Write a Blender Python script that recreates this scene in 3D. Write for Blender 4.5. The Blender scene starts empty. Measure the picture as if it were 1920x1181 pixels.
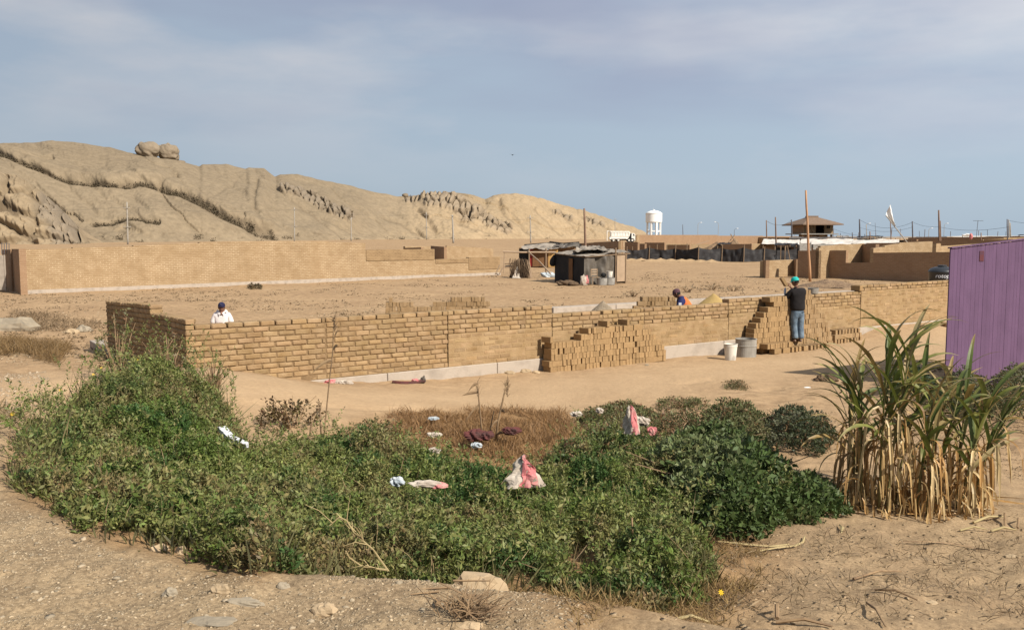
import bpy, math, random
import numpy as np
from mathutils import Vector, Matrix
R = math.radians
random.seed(7); rng = np.random.default_rng(7)
scn = bpy.context.scene
COL = scn.collection

# ------------------------------------------------------------------ camera, sky, sun, exposure
CAMZ = 2.85; F = 1663.0; PITCH = math.atan(147.5 / F)
cam = bpy.data.objects.new('camera', bpy.data.cameras.new('camera')); COL.objects.link(cam)
cam.location = (0, 0, CAMZ); cam.rotation_euler = (math.pi / 2 - PITCH, 0, 0)
cam.data.sensor_width = 36; cam.data.lens = 36 * F / 1920; cam.data.clip_end = 12000; cam.data.clip_start = 0.05
scn.camera = cam
SUN_EL = 40.0
SUND = Vector((0.74, -0.67, 0)).normalized() * math.cos(R(SUN_EL)) + Vector((0, 0, math.sin(R(SUN_EL))))
world = bpy.data.worlds.new('World'); scn.world = world; world.use_nodes = True
def build_world():
    nt = world.node_tree; N = nt.nodes; N.clear(); Lk = nt.links.new
    out = N.new('ShaderNodeOutputWorld'); bg = N.new('ShaderNodeBackground'); Lk(bg.outputs[0], out.inputs[0])
    sky = N.new('ShaderNodeTexSky'); sky.sky_type = 'NISHITA'; sky.sun_disc = False
    sky.sun_elevation = R(SUN_EL); sky.sun_rotation = math.atan2(SUND.x, SUND.y); sky.dust_density = 2.0; sky.ozone_density = 2.5
    bg.inputs[1].default_value = 0.0683
    tc = N.new('ShaderNodeTexCoord')
    sep = N.new('ShaderNodeSeparateXYZ'); Lk(tc.outputs['Generated'], sep.inputs[0])
    # haze layer: even pale blue, colours divided by the background strength
    ramp = N.new('ShaderNodeValToRGB'); Lk(sep.outputs['Z'], ramp.inputs[0])
    e = ramp.color_ramp.elements
    e[0].position = 0.0; e[0].color = (3.7, 4.6, 5.5, 1)
    e[1].position = 0.30; e[1].color = (3.75, 4.4, 5.45, 1)
    n = e.new(0.06); n.color = (3.9, 4.8, 5.75, 1)
    m1 = N.new('ShaderNodeMixRGB'); m1.inputs[0].default_value = 0.86
    Lk(sky.outputs[0], m1.inputs[1]); Lk(ramp.outputs[0], m1.inputs[2])
    # clouds: stretched noise on the view direction
    mp = N.new('ShaderNodeMapping'); mp.inputs['Scale'].default_value = (1.6, 1.6, 5.5); mp.inputs['Location'].default_value = (3.1, 1.2, 0.4)
    Lk(tc.outputs['Generated'], mp.inputs[0])
    nz = N.new('ShaderNodeTexNoise'); nz.inputs['Scale'].default_value = 1.7; nz.inputs['Detail'].default_value = 7; nz.inputs['Roughness'].default_value = 0.52
    Lk(mp.outputs[0], nz.inputs['Vector'])
    r2 = N.new('ShaderNodeValToRGB'); Lk(nz.outputs[0], r2.inputs[0])
    r2.color_ramp.elements[0].position = 0.47; r2.color_ramp.elements[0].color = (0, 0, 0, 1)
    r2.color_ramp.elements[1].position = 0.64; r2.color_ramp.elements[1].color = (1, 1, 1, 1)
    fade = N.new('ShaderNodeMapRange'); fade.inputs[1].default_value = 0.03; fade.inputs[2].default_value = 0.22; fade.inputs[3].default_value = 0.04; fade.inputs[4].default_value = 0.85
    Lk(sep.outputs['Z'], fade.inputs[0])
    mm = N.new('ShaderNodeMath'); mm.operation = 'MULTIPLY'; Lk(r2.outputs[0], mm.inputs[0]); Lk(fade.outputs[0], mm.inputs[1])
    m2 = N.new('ShaderNodeMixRGB'); Lk(mm.outputs[0], m2.inputs[0]); Lk(m1.outputs[0], m2.inputs[1]); m2.inputs[2].default_value = (5.6, 5.75, 6.2, 1)
    nz3 = N.new('ShaderNodeTexNoise'); nz3.inputs['Scale'].default_value = 1.1; nz3.inputs['Detail'].default_value = 5
    mp3 = N.new('ShaderNodeMapping'); mp3.inputs['Scale'].default_value = (1.4, 1.4, 7.0); mp3.inputs['Location'].default_value = (7.7, 0.3, 2.0)
    Lk(tc.outputs['Generated'], mp3.inputs[0]); Lk(mp3.outputs[0], nz3.inputs['Vector'])
    r3 = N.new('ShaderNodeValToRGB'); Lk(nz3.outputs[0], r3.inputs[0])
    r3.color_ramp.elements[0].position = 0.48; r3.color_ramp.elements[0].color = (0, 0, 0, 1)
    r3.color_ramp.elements[1].position = 0.66; r3.color_ramp.elements[1].color = (1, 1, 1, 1)
    mm3 = N.new('ShaderNodeMath'); mm3.operation = 'MULTIPLY'; Lk(r3.outputs[0], mm3.inputs[0]); Lk(fade.outputs[0], mm3.inputs[1])
    m3 = N.new('ShaderNodeMixRGB'); Lk(mm3.outputs[0], m3.inputs[0]); Lk(m2.outputs[0], m3.inputs[1]); m3.inputs[2].default_value = (3.1, 3.55, 4.75, 1)
    gr = N.new('ShaderNodeMapRange'); gr.inputs[1].default_value = -0.5; gr.inputs[2].default_value = 0.5; gr.inputs[3].default_value = 0.97; gr.inputs[4].default_value = 1.22; Lk(sep.outputs['X'], gr.inputs[0])
    hs = N.new('ShaderNodeHueSaturation'); Lk(gr.outputs[0], hs.inputs['Value']); Lk(m3.outputs[0], hs.inputs['Color']); Lk(hs.outputs[0], bg.inputs[0])
build_world()
sl = bpy.data.lights.new('sun', 'SUN'); sl.energy = 5.0; sl.angle = R(0.6); sl.color = (1.0, 0.93, 0.82)
sun = bpy.data.objects.new('sun', sl); COL.objects.link(sun)
sun.rotation_euler = SUND.to_track_quat('Z', 'Y').to_euler(); sun.location = (20, -20, 30)
scn.view_settings.view_transform = 'Standard'; scn.view_settings.look = 'None'
scn.view_settings.exposure = 0.55; scn.view_settings.gamma = 1.0; scn.view_settings.use_curve_mapping = False

# ------------------------------------------------------------------ pixel rays onto the real ground
def ray(u, v):
    a = (u - 960) / F; b = (590.5 - v) / F
    return Vector((a, math.cos(PITCH) + b * math.sin(PITCH), -math.sin(PITCH) + b * math.cos(PITCH)))
def atz(u, v, z=0.0):
    d = ray(u, v); k = (z - CAMZ) / d.z
    return Vector((d.x * k, d.y * k, z))
def aty(u, v, y):
    d = ray(u, v); k = y / d.y
    return Vector((d.x * k, y, CAMZ + d.z * k))
def xat(u, y): return (u - 960) / F * y
def zat(v, y): return aty(960, v, y).z

# ------------------------------------------------------------------ noise
def _h(ix, iy, s):
    n = (ix.astype(np.int64) * 374761393 + iy.astype(np.int64) * 668265263 + s * 1442695041) & 0xffffffff
    n = ((n ^ (n >> 13)) * 1274126177) & 0xffffffff
    return ((n ^ (n >> 16)) & 0xffff) / 65535.0
def vn(x, y, s=0):
    x = np.asarray(x, float); y = np.asarray(y, float)
    ix = np.floor(x); iy = np.floor(y); fx = x - ix; fy = y - iy
    fx = fx * fx * (3 - 2 * fx); fy = fy * fy * (3 - 2 * fy)
    a = _h(ix, iy, s); b = _h(ix + 1, iy, s); c = _h(ix, iy + 1, s); d = _h(ix + 1, iy + 1, s)
    return (a + (b - a) * fx) * (1 - fy) + (c + (d - c) * fx) * fy
def fbm(x, y, o=4, s=0):
    t = 0; a = 0.5; m = 0
    for i in range(o):
        t = t + a * vn(x, y, s + i); m += a; a *= 0.5; x = x * 2.03 + 5.2; y = y * 2.03 + 1.7
    return t / m
def worley(x, y, s=0):
    ix = np.floor(x); iy = np.floor(y); f1 = np.full(x.shape, 9.0); f2 = np.full(x.shape, 9.0); idv = np.zeros(x.shape)
    for dx in (-1, 0, 1):
        for dy in (-1, 0, 1):
            cx = ix + dx; cy = iy + dy
            px = cx + _h(cx, cy, s); py = cy + _h(cx, cy, s + 9)
            d = np.hypot(px - x, py - y)
            nw = d < f1
            f2 = np.where(nw, f1, np.minimum(f2, d)); idv = np.where(nw, _h(cx, cy, s + 17), idv); f1 = np.where(nw, d, f1)
    return f1, f2, idv
def sst(a, b, x):
    t = np.clip((x - a) / (b - a), 0, 1); return t * t * (3 - 2 * t)

# ------------------------------------------------------------------ materials
def lin(r, g, b, k=1.0):
    f = lambda c: (c / 255 / 12.92 if c / 255 <= 0.04045 else ((c / 255 + 0.055) / 1.055) ** 2.4)
    return (f(r) * k, f(g) * k, f(b) * k)
MATS = {}
KA = 0.70
KEEP = {'leaf': .86, 'corn': .84, 'white_paint': .9, 'truck_white': .9, 'white_foam': .95, 'white_shirt': .85, 'white_print': .9, 'white_plastic_stained': .85, 'turquoise': 1, 'teal_cap': .85, 'orange_vest': .85, 'yellow_petal': .9, 'white_roof_sheet': .85}
def pmat(name, c1, c2=None, scale=6.0, detail=6, rough=0.85, bump=0.0, bscale=None, bdist=0.02, attr=False, rnd=0.0,
         trans=0.0, metal=0.0, spec=0.3, coord='Object', r=(0.35, 0.68), stretch=None):
    m = bpy.data.materials.new(name); m.use_nodes = True; nt = m.node_tree; N = nt.nodes; Lk = nt.links.new
    p = N['Principled BSDF']; p.inputs['Roughness'].default_value = rough; p.inputs['Metallic'].default_value = metal
    p.inputs['Specular IOR Level'].default_value = spec
    tc = N.new('ShaderNodeTexCoord'); vec = tc.outputs[coord]
    if stretch:
        mp = N.new('ShaderNodeMapping'); mp.inputs['Scale'].default_value = stretch; Lk(vec, mp.inputs[0]); vec = mp.outputs[0]
    c2 = c2 or tuple(c * 0.75 for c in c1)
    ka = KEEP.get(name, KA); c1 = tuple(c * ka for c in c1); c2 = tuple(c * ka for c in c2)
    nz = N.new('ShaderNodeTexNoise'); nz.inputs['Scale'].default_value = scale; nz.inputs['Detail'].default_value = detail; Lk(vec, nz.inputs['Vector'])
    rp = N.new('ShaderNodeValToRGB'); Lk(nz.outputs[0], rp.inputs[0])
    rp.color_ramp.elements[0].position = r[0]; rp.color_ramp.elements[1].position = r[1]
    rp.color_ramp.elements[0].color = (*c1, 1); rp.color_ramp.elements[1].color = (*c2, 1)
    col = rp.outputs[0]
    if attr:
        at = N.new('ShaderNodeAttribute'); at.attribute_name = 'Col'
        mx = N.new('ShaderNodeMixRGB'); mx.blend_type = 'MULTIPLY'; mx.inputs[0].default_value = 1; Lk(col, mx.inputs[1]); Lk(at.outputs['Color'], mx.inputs[2]); col = mx.outputs[0]
    if rnd:
        oi = N.new('ShaderNodeObjectInfo'); mr = N.new('ShaderNodeMapRange'); mr.inputs[3].default_value = 1 - rnd; mr.inputs[4].default_value = 1 + rnd
        Lk(oi.outputs['Random'], mr.inputs[0]); hs = N.new('ShaderNodeHueSaturation'); Lk(mr.outputs[0], hs.inputs['Value']); Lk(col, hs.inputs['Color']); col = hs.outputs[0]
    Lk(col, p.inputs['Base Color'])
    if bump:
        nb = N.new('ShaderNodeTexNoise'); nb.inputs['Scale'].default_value = bscale or scale * 4; nb.inputs['Detail'].default_value = 8; Lk(vec, nb.inputs['Vector'])
        bp = N.new('ShaderNodeBump'); bp.inputs['Strength'].default_value = bump; bp.inputs['Distance'].default_value = bdist; Lk(nb.outputs[0], bp.inputs['Height']); Lk(bp.outputs[0], p.inputs['Normal'])
    if trans:
        tl = N.new('ShaderNodeBsdfTranslucent'); Lk(col, tl.inputs[0]); ms = N.new('ShaderNodeMixShader'); ms.inputs[0].default_value = trans
        Lk(p.outputs[0], ms.inputs[1]); Lk(tl.outputs[0], ms.inputs[2]); Lk(ms.outputs[0], N['Material Output'].inputs[0])
    MATS[name] = m
    return m
SAND = (0.56, 0.385, 0.215)
ADOBE = (0.40, 0.265, 0.14)
M = {}
M['brick'] = pmat('adobe', (0.43, 0.295, 0.165), (0.33, 0.212, 0.105), 5, 10, 0.95, 0.7, 38, 0.016, attr=True, spec=0.1)
M['brick_loose'] = pmat('adobe_loose', (0.42, 0.275, 0.138), (0.36, 0.23, 0.113), 14, 8, 0.95, 0.5, 70, 0.01, rnd=0.13, spec=0.1)
M['mortar'] = pmat('mud_mortar', (0.25, 0.165, 0.088), (0.33, 0.22, 0.12), 8, 8, 0.98, 0.6, 50, 0.02, spec=0.05)
M['mortar_pale'] = pmat('pale_mortar', (0.45, 0.31, 0.17), (0.37, 0.25, 0.13), 5, 8, 0.98, 0.6, 45, 0.02, spec=0.05)
M['found'] = pmat('foundation_concrete', (0.52, 0.44, 0.36), (0.38, 0.32, 0.26), 4, 10, 0.9, 0.4, 30, 0.02, spec=0.15, r=(0.45, 0.75))
M['concrete'] = pmat('concrete', (0.42, 0.40, 0.36), (0.28, 0.26, 0.23), 5, 8, 0.9, 0.3, 40, 0.01, attr=False)
M['purple'] = pmat('purple_paint', (0.152, 0.084, 0.160), (0.125, 0.069, 0.132), 2.2, 9, 0.75, 0.3, 16, 0.01, stretch=(1.6, 1.6, 1.0), spec=0.25, r=(0.4, 0.72))
M['wood'] = pmat('weathered_wood', (0.34, 0.24, 0.15), (0.2, 0.13, 0.08), 3, 8, 0.85, 0.3, 12, 0.01, stretch=(6, 6, 1))
M['bamboo'] = pmat('bamboo', (0.60, 0.34, 0.18), (0.46, 0.25, 0.13), 2, 5, 0.7, 0.2, 10, 0.01, stretch=(5, 5, 1))
M['polewood'] = pmat('pole_wood', (0.30, 0.19, 0.13), (0.2, 0.12, 0.08), 2, 5, 0.85)
M['poleconc'] = pmat('pole_concrete', (0.46, 0.42, 0.36), (0.36, 0.32, 0.27), 2, 5, 0.9)
M['polegrey'] = pmat('pole_grey', (0.16, 0.15, 0.16), (0.11, 0.1, 0.11), 2, 5, 0.85)
M['cable'] = pmat('cable_black', (0.05, 0.055, 0.06), None, 2)
M['black'] = pmat('black_cloth', (0.014, 0.014, 0.016), (0.022, 0.021, 0.022), 3, 6, 0.75, 0.3, 10, 0.03)
M['shade'] = pmat('shade_cloth', (0.028, 0.026, 0.028), (0.075, 0.07, 0.068), 2.0, 6, 0.65, 0.3, 8, 0.04, stretch=(0.5, 1, 3), r=(0.5, 0.8))
M['tarp'] = pmat('grey_tarp', (0.17, 0.145, 0.115), (0.09, 0.075, 0.062), 1.6, 8, 0.6, 0.5, 7, 0.05)
M['tarp_pale'] = pmat('pale_tarp', (0.40, 0.34, 0.27), (0.13, 0.11, 0.09), 1.4, 8, 0.7, 0.5, 7, 0.05, r=(0.48, 0.7))
M['white_roof'] = pmat('white_roof_sheet', (0.74, 0.70, 0.63), (0.5, 0.44, 0.37), 0.5, 8, 0.7)
M['white'] = pmat('white_paint', (0.82, 0.82, 0.80), (0.68, 0.66, 0.62), 0.6, 5, 0.6, r=(0.55, 0.9))
M['truck'] = pmat('truck_white', (0.78, 0.76, 0.70), (0.62, 0.57, 0.48), 1.2, 5, 0.5, r=(0.5, 0.8))
M['rubber'] = pmat('rubber_black', (0.02, 0.02, 0.02), None, 3)
M['glass'] = pmat('dark_glass', (0.03, 0.035, 0.04), None, 3, rough=0.15, spec=0.6)
M['door'] = pmat('cream_door', (0.50, 0.36, 0.24), (0.40, 0.29, 0.19), 3, 6, 0.85)
M['brown_door'] = pmat('brown_panel', (0.22, 0.11, 0.045), (0.16, 0.08, 0.035), 3, 6, 0.85)
M['yellow'] = pmat('ochre_panel', (0.62, 0.38, 0.14), (0.5, 0.29, 0.1), 2, 6, 0.9)
M['red'] = pmat('red_cloth', (0.32, 0.03, 0.025), None, 3)
M['straw'] = pmat('straw', (0.23, 0.155, 0.09), (0.11, 0.07, 0.045), 9, 8, 0.95, 0.8, 25, 0.05, stretch=(4, 4, 1))
M['grvl'] = pmat('gravel_grey', (0.42, 0.33, 0.23), (0.28, 0.22, 0.15), 9, 10, 0.95, 0.9, 40, 0.04)
M['sandpile'] = pmat('yellow_sand', (0.50, 0.345, 0.13), (0.43, 0.29, 0.11), 3, 8, 0.95, 0.3, 20, 0.03)
M['earthsand'] = pmat('earth_sand', (0.50, 0.35, 0.20), (0.40, 0.27, 0.15), 3, 8, 0.95, 0.5, 14, 0.05)
M['rubble'] = pmat('earth_rubble', (0.36, 0.24, 0.14), (0.2, 0.13, 0.08), 3, 9, 0.95, 0.9, 14, 0.1)
M['stone'] = pmat('stone', (0.52, 0.385, 0.235), (0.42, 0.31, 0.19), 7, 9, 0.92, 0.5, 40, 0.01, rnd=0.15)
M['greystone'] = pmat('grey_stone', (0.40, 0.33, 0.235), (0.31, 0.26, 0.19), 7, 9, 0.9, 0.5, 40, 0.01, rnd=0.1)
M['brickearth'] = pmat('roof_tile', (0.30, 0.2, 0.135), (0.22, 0.15, 0.1), 3, 6, 0.9)
M['bucket'] = pmat('white_plastic_stained', (0.70, 0.66, 0.58), (0.32, 0.28, 0.24), 5, 8, 0.55, r=(0.5, 0.72))
M['drum'] = pmat('cement_stained_drum', (0.44, 0.41, 0.36), (0.28, 0.255, 0.22), 5, 10, 0.85, 0.3, 25, 0.01, stretch=(1.2, 1.2, 0.6))
M['tank'] = pmat('black_tank', (0.03, 0.034, 0.04), None, 3, rough=0.4, spec=0.5)
M['styro'] = pmat('white_foam', (0.80, 0.80, 0.80), (0.66, 0.66, 0.66), 12, 5, 0.7, 0.2, 40, 0.01)
M['sack_w'] = pmat('woven_sack_white', (0.66, 0.58, 0.48), (0.42, 0.34, 0.27), 7, 8, 0.8, 0.5, 20, 0.02)
M['sack_p'] = pmat('woven_sack_pink', (0.62, 0.20, 0.20), (0.60, 0.40, 0.34), 9, 8, 0.8, 0.5, 20, 0.02, r=(0.5, 0.75))
M['sack_r'] = pmat('rag_maroon', (0.16, 0.045, 0.04), (0.08, 0.04, 0.035), 7, 8, 0.9, 0.6, 20, 0.02)
M['sack_b'] = pmat('plastic_bluewhite', (0.62, 0.65, 0.66), (0.36, 0.42, 0.46), 9, 8, 0.5, 0.5, 20, 0.02)
M['skin'] = pmat('skin', (0.27, 0.13, 0.08), (0.22, 0.10, 0.06), 12, 4, 0.6)
M['shirt_w'] = pmat('white_shirt', (0.76, 0.70, 0.67), (0.62, 0.56, 0.55), 6, 5, 0.85, 0.5, 12, 0.02)
M['navy'] = pmat('navy_cloth', (0.018, 0.018, 0.07), (0.012, 0.012, 0.045), 8, 4, 0.8)
M['blueshirt'] = pmat('blue_cloth', (0.02, 0.025, 0.13), (0.015, 0.02, 0.08), 8, 4, 0.8)
M['orange'] = pmat('orange_vest', (0.72, 0.17, 0.03), (0.5, 0.1, 0.02), 6, 4, 0.7)
M['sweater'] = pmat('black_sweater', (0.012, 0.010, 0.011), (0.02, 0.017, 0.017), 6, 4, 0.95, 0.4, 14, 0.02)
M['jeans'] = pmat('blue_jeans', (0.20, 0.27, 0.34), (0.10, 0.15, 0.21), 7, 7, 0.85, 0.8, 10, 0.03, r=(0.4, 0.62))
M['teal'] = pmat('teal_cap', (0.01, 0.48, 0.42), (0.008, 0.38, 0.34), 8, 4, 0.7)
M['maroon_cap'] = pmat('maroon_cap', (0.12, 0.055, 0.07), None, 8)
M['hair'] = pmat('black_hair', (0.01, 0.008, 0.007), None, 20)
M['shoe'] = pmat('dusty_shoe', (0.34, 0.22, 0.15), (0.22, 0.14, 0.1), 12)
M['sky_shirt'] = pmat('pale_blue_shirt', (0.55, 0.6, 0.68), None, 12)
M['dotwhite'] = pmat('white_print', (0.8, 0.8, 0.82), None, 12)
M['leaf'] = pmat('leaf', (1, 1, 1), (0.8, 0.8, 0.8), 30, 3, 0.55, attr=True, trans=0.22, spec=0.25)
M['corn'] = pmat('corn_leaf', (1, 1, 1), (0.72, 0.72, 0.70), 9, 5, 0.5, attr=True, trans=0.25, spec=0.35, stretch=(1, 1, 0.3))
M['stem'] = pmat('dry_stem', (0.36, 0.24, 0.13), (0.22, 0.14, 0.08), 12, 5, 0.85)
M['hillscrub'] = pmat('scrub_dark', (0.17, 0.13, 0.08), (0.11, 0.085, 0.05), 0.5, 4, 0.95)
M['flower'] = pmat('yellow_petal', (0.75, 0.5, 0.02), None, 12)

def brickwall_mat(name, c1, c2, cm, msize=0.010, streak=0.5):
    m = bpy.data.materials.new(name); m.use_nodes = True; nt = m.node_tree; N = nt.nodes; Lk = nt.links.new
    p = N['Principled BSDF']; p.inputs['Roughness'].default_value = 0.95; p.inputs['Specular IOR Level'].default_value = 0.1
    tc = N.new('ShaderNodeTexCoord'); sp = N.new('ShaderNodeSeparateXYZ'); Lk(tc.outputs['Object'], sp.inputs[0])
    sm = N.new('ShaderNodeMath'); sm.operation = 'ADD'; Lk(sp.outputs[0], sm.inputs[0]); Lk(sp.outputs[1], sm.inputs[1])
    cb = N.new('ShaderNodeCombineXYZ'); Lk(sm.outputs[0], cb.inputs[0]); Lk(sp.outputs[2], cb.inputs[1])
    wn = N.new('ShaderNodeTexNoise'); wn.inputs['Scale'].default_value = 3; Lk(cb.outputs[0], wn.inputs['Vector'])
    wa = N.new('ShaderNodeMixRGB'); wa.blend_type = 'ADD'; wa.inputs[0].default_value = 0.02; Lk(cb.outputs[0], wa.inputs[1]); Lk(wn.outputs['Color'], wa.inputs[2])
    bk = N.new('ShaderNodeTexBrick'); Lk(wa.outputs[0], bk.inputs['Vector']); bk.inputs['Scale'].default_value = 1.0
    bk.inputs['Brick Width'].default_value = 0.29; bk.inputs['Row Height'].default_value = 0.098; bk.inputs['Mortar Size'].default_value = msize
    bk.inputs['Mortar Smooth'].default_value = 0.4
    bk.inputs['Color1'].default_value = (*c1, 1); bk.inputs['Color2'].default_value = (*c2, 1)
    nz = N.new('ShaderNodeTexNoise'); nz.inputs['Scale'].default_value = 1.3; nz.inputs['Detail'].default_value = 9; nz.inputs['Roughness'].default_value = 0.7
    Lk(cb.outputs[0], nz.inputs['Vector'])
    rp = N.new('ShaderNodeValToRGB'); Lk(nz.outputs[0], rp.inputs[0]); rp.color_ramp.elements[0].position = 0.42; rp.color_ramp.elements[1].position = 0.62
    rp.color_ramp.elements[0].color = (*c1, 1); rp.color_ramp.elements[1].color = (*cm, 1); Lk(rp.outputs[0], bk.inputs['Mortar'])
    n2 = N.new('ShaderNodeTexNoise'); n2.inputs['Scale'].default_value = 0.5; n2.inputs['Detail'].default_value = 8; Lk(tc.outputs['Object'], n2.inputs['Vector'])
    mr = N.new('ShaderNodeMapRange'); mr.inputs[3].default_value = 0.86 * KA; mr.inputs[4].default_value = 1.12 * KA; Lk(n2.outputs[0], mr.inputs[0])
    hs = N.new('ShaderNodeHueSaturation'); Lk(mr.outputs[0], hs.inputs['Value']); Lk(bk.outputs[0], hs.inputs['Color']); Lk(hs.outputs[0], p.inputs['Base Color'])
    bp = N.new('ShaderNodeBump'); bp.inputs['Strength'].default_value = 0.6; bp.inputs['Distance'].default_value = 0.02; Lk(bk.outputs['Fac'], bp.inputs['Height']); bp.invert = True
    Lk(bp.outputs[0], p.inputs['Normal'])
    return m
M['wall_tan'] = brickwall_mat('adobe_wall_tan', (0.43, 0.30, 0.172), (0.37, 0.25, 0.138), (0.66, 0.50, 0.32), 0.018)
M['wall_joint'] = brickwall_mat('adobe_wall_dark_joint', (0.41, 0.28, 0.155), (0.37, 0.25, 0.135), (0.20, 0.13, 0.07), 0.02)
M['wall_shade_tone'] = brickwall_mat('adobe_wall_shade_tone', (0.40, 0.255, 0.155), (0.35, 0.22, 0.13), (0.5, 0.35, 0.22), 0.012)  # browner tan copy for faces turned from the sun; shade put into colour

# ------------------------------------------------------------------ mesh building
LOC = {}
def mesh_np(name, V, Fq, mat, cols=None, smooth=False, cname='Col'):
    me = bpy.data.meshes.new(name); V = np.asarray(V, np.float32); Fq = np.asarray(Fq, np.int32); k = Fq.shape[1]
    me.vertices.add(len(V)); me.vertices.foreach_set('co', V.ravel())
    me.loops.add(Fq.size); me.loops.foreach_set('vertex_index', Fq.ravel())
    me.polygons.add(len(Fq)); me.polygons.foreach_set('loop_start', np.arange(0, Fq.size, k, dtype=np.int32)); me.polygons.foreach_set('loop_total', np.full(len(Fq), k, np.int32))
    if smooth: me.polygons.foreach_set('use_smooth', np.ones(len(Fq), bool))
    me.update(calc_edges=True)
    if cols is not None:
        a = me.color_attributes.new(cname, 'FLOAT_COLOR', 'POINT'); c = np.ones((len(V), 4), np.float32); c[:, :3] = cols; a.data.foreach_set('color', c.ravel())
    if mat: me.materials.append(mat)
    return me
class MB:
    def __init__(s): s.v = []; s.f = []; s.c = []; s.tint = (1, 1, 1)
    def add(s, vs, fs):
        b = len(s.v); s.v += [tuple(p) for p in vs]; s.f += [tuple(i + b for i in f) for f in fs]; s.c += [s.tint] * len(vs); return s
    def box(s, c, d, ax=None, ch=0.0):
        ax = ax or ((1, 0, 0), (0, 1, 0), (0, 0, 1)); ax = [Vector(a) for a in ax]; c = Vector(c)
        if ch <= 0:
            vs = [c + ax[0] * (i * d[0] / 2) + ax[1] * (j * d[1] / 2) + ax[2] * (k * d[2] / 2) for k in (-1, 1) for j in (-1, 1) for i in (-1, 1)]
            return s.add(vs, [(0, 2, 3, 1), (4, 5, 7, 6), (0, 1, 5, 4), (2, 6, 7, 3), (0, 4, 6, 2), (1, 3, 7, 5)])
        vs = []; idx = {}
        for k in (-1, 1):
            for j in (-1, 1):
                for i in (-1, 1):
                    for a in range(3):
                        h = [i * (d[0] / 2 - ch), j * (d[1] / 2 - ch), k * (d[2] / 2 - ch)]; sg = (i, j, k); h[a] = sg[a] * d[a] / 2
                        idx[(i, j, k, a)] = len(vs); vs.append(c + ax[0] * h[0] + ax[1] * h[1] + ax[2] * h[2])
        fs = []
        for a in range(3):
            b1, b2 = (a + 1) % 3, (a + 2) % 3
            for sg in (-1, 1):
                q = []
                for p, r_ in ((-1, -1), (1, -1), (1, 1), (-1, 1)):
                    t = [0, 0, 0]; t[a] = sg; t[b1] = p; t[b2] = r_; q.append(idx[(*t, a)])
                fs.append(q if sg > 0 else q[::-1])
        for a in range(3):
            b1, b2 = (a + 1) % 3, (a + 2) % 3
            for p in (-1, 1):
                for r_ in (-1, 1):
                    q = []
                    for e, bb in ((-1, b1), (1, b1), (1, b2), (-1, b2)):
                        t = [0, 0, 0]; t[a] = e; t[b1] = p; t[b2] = r_; q.append(idx[(*t, bb)])
                    fs.append(q if p * r_ > 0 else q[::-1])
        for k in (-1, 1):
            for j in (-1, 1):
                for i in (-1, 1):
                    q = [idx[(i, j, k, a)] for a in range(3)]; fs.append(q if i * j * k > 0 else q[::-1])
        return s.add(vs, fs)
    def tube(s, pts, rad, n=8, cap=True):
        pts = [Vector(p) for p in pts]; rad = rad if isinstance(rad, (list, tuple)) else [rad] * len(pts)
        vs = []; fs = []; up = None
        for i, p in enumerate(pts):
            t = (pts[min(i + 1, len(pts) - 1)] - pts[max(i - 1, 0)]).normalized()
            if up is None: up = Vector((0, 0, 1)) if abs(t.z) < 0.9 else Vector((1, 0, 0))
            a = t.cross(up)
            if a.length < 1e-5: a = t.cross(Vector((0.3, 1, 0.2)))
            a.normalize(); b = a.cross(t).normalized(); up = b
            for k in range(n):
                w = 2 * math.pi * k / n; vs.append(p + (a * math.cos(w) + b * math.sin(w)) * rad[i])
        for i in range(len(pts) - 1):
            for k in range(n): fs.append((i * n + k, i * n + (k + 1) % n, (i + 1) * n + (k + 1) % n, (i + 1) * n + k))
        if cap: fs.append(tuple(range(n))[::-1]); fs.append(tuple((len(pts) - 1) * n + k for k in range(n)))
        return s.add(vs, fs)
    def lathe(s, prof, c=(0, 0, 0), n=24, sx=1, sy=1):
        vs = []; fs = []
        for r_, z in prof:
            for k in range(n):
                w = 2 * math.pi * k / n; vs.append((c[0] + r_ * sx * math.cos(w), c[1] + r_ * sy * math.sin(w), c[2] + z))
        for i in range(len(prof) - 1):
            for k in range(n): fs.append((i * n + k, i * n + (k + 1) % n, (i + 1) * n + (k + 1) % n, (i + 1) * n + k))
        fs.append(tuple(range(n))[::-1]); fs.append(tuple((len(prof) - 1) * n + k for k in range(n)))
        return s.add(vs, fs)
    def prism(s, poly, a, b, thick):   # poly 2d points mapped by a(u,v)->Vector, extruded by vector b*thick
        p0 = [a(*q) for q in poly]; p1 = [p + b * thick for p in p0]; n = len(poly)
        return s.add(p0 + p1, [tuple(range(n))[::-1], tuple(range(n, 2 * n))] + [(i, (i + 1) % n, n + (i + 1) % n, n + i) for i in range(n)])
    def blob(s, c, r_, seed=0, amp=0.25, nu=16, nv=10, fr=1.6, flat=0.0):
        vs = []; fs = []
        U, W = np.meshgrid(np.linspace(0, 2 * np.pi, nu, endpoint=False), np.linspace(0.02, np.pi - 0.02, nv))
        x = np.cos(U) * np.sin(W); y = np.sin(U) * np.sin(W); z = np.cos(W)
        d = 1 + amp * (fbm(x * fr + z * 1.3 + seed, y * fr - z * 1.1 + seed * 2.3, 4, seed) - 0.5) * 2
        X = c[0] + x * d * r_[0]; Y = c[1] + y * d * r_[1]; Z = c[2] + np.maximum(z * d, -1 + flat) * r_[2]
        vs = list(zip(X.ravel(), Y.ravel(), Z.ravel()))
        for i in range(nv - 1):
            for k in range(nu): fs.append((i * nu + k, (i + 1) * nu + k, (i + 1) * nu + (k + 1) % nu, i * nu + (k + 1) % nu))
        fs.append(tuple(range(nu))); fs.append(tuple((nv - 1) * nu + k for k in range(nu))[::-1])
        return s.add(vs, fs)
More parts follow.
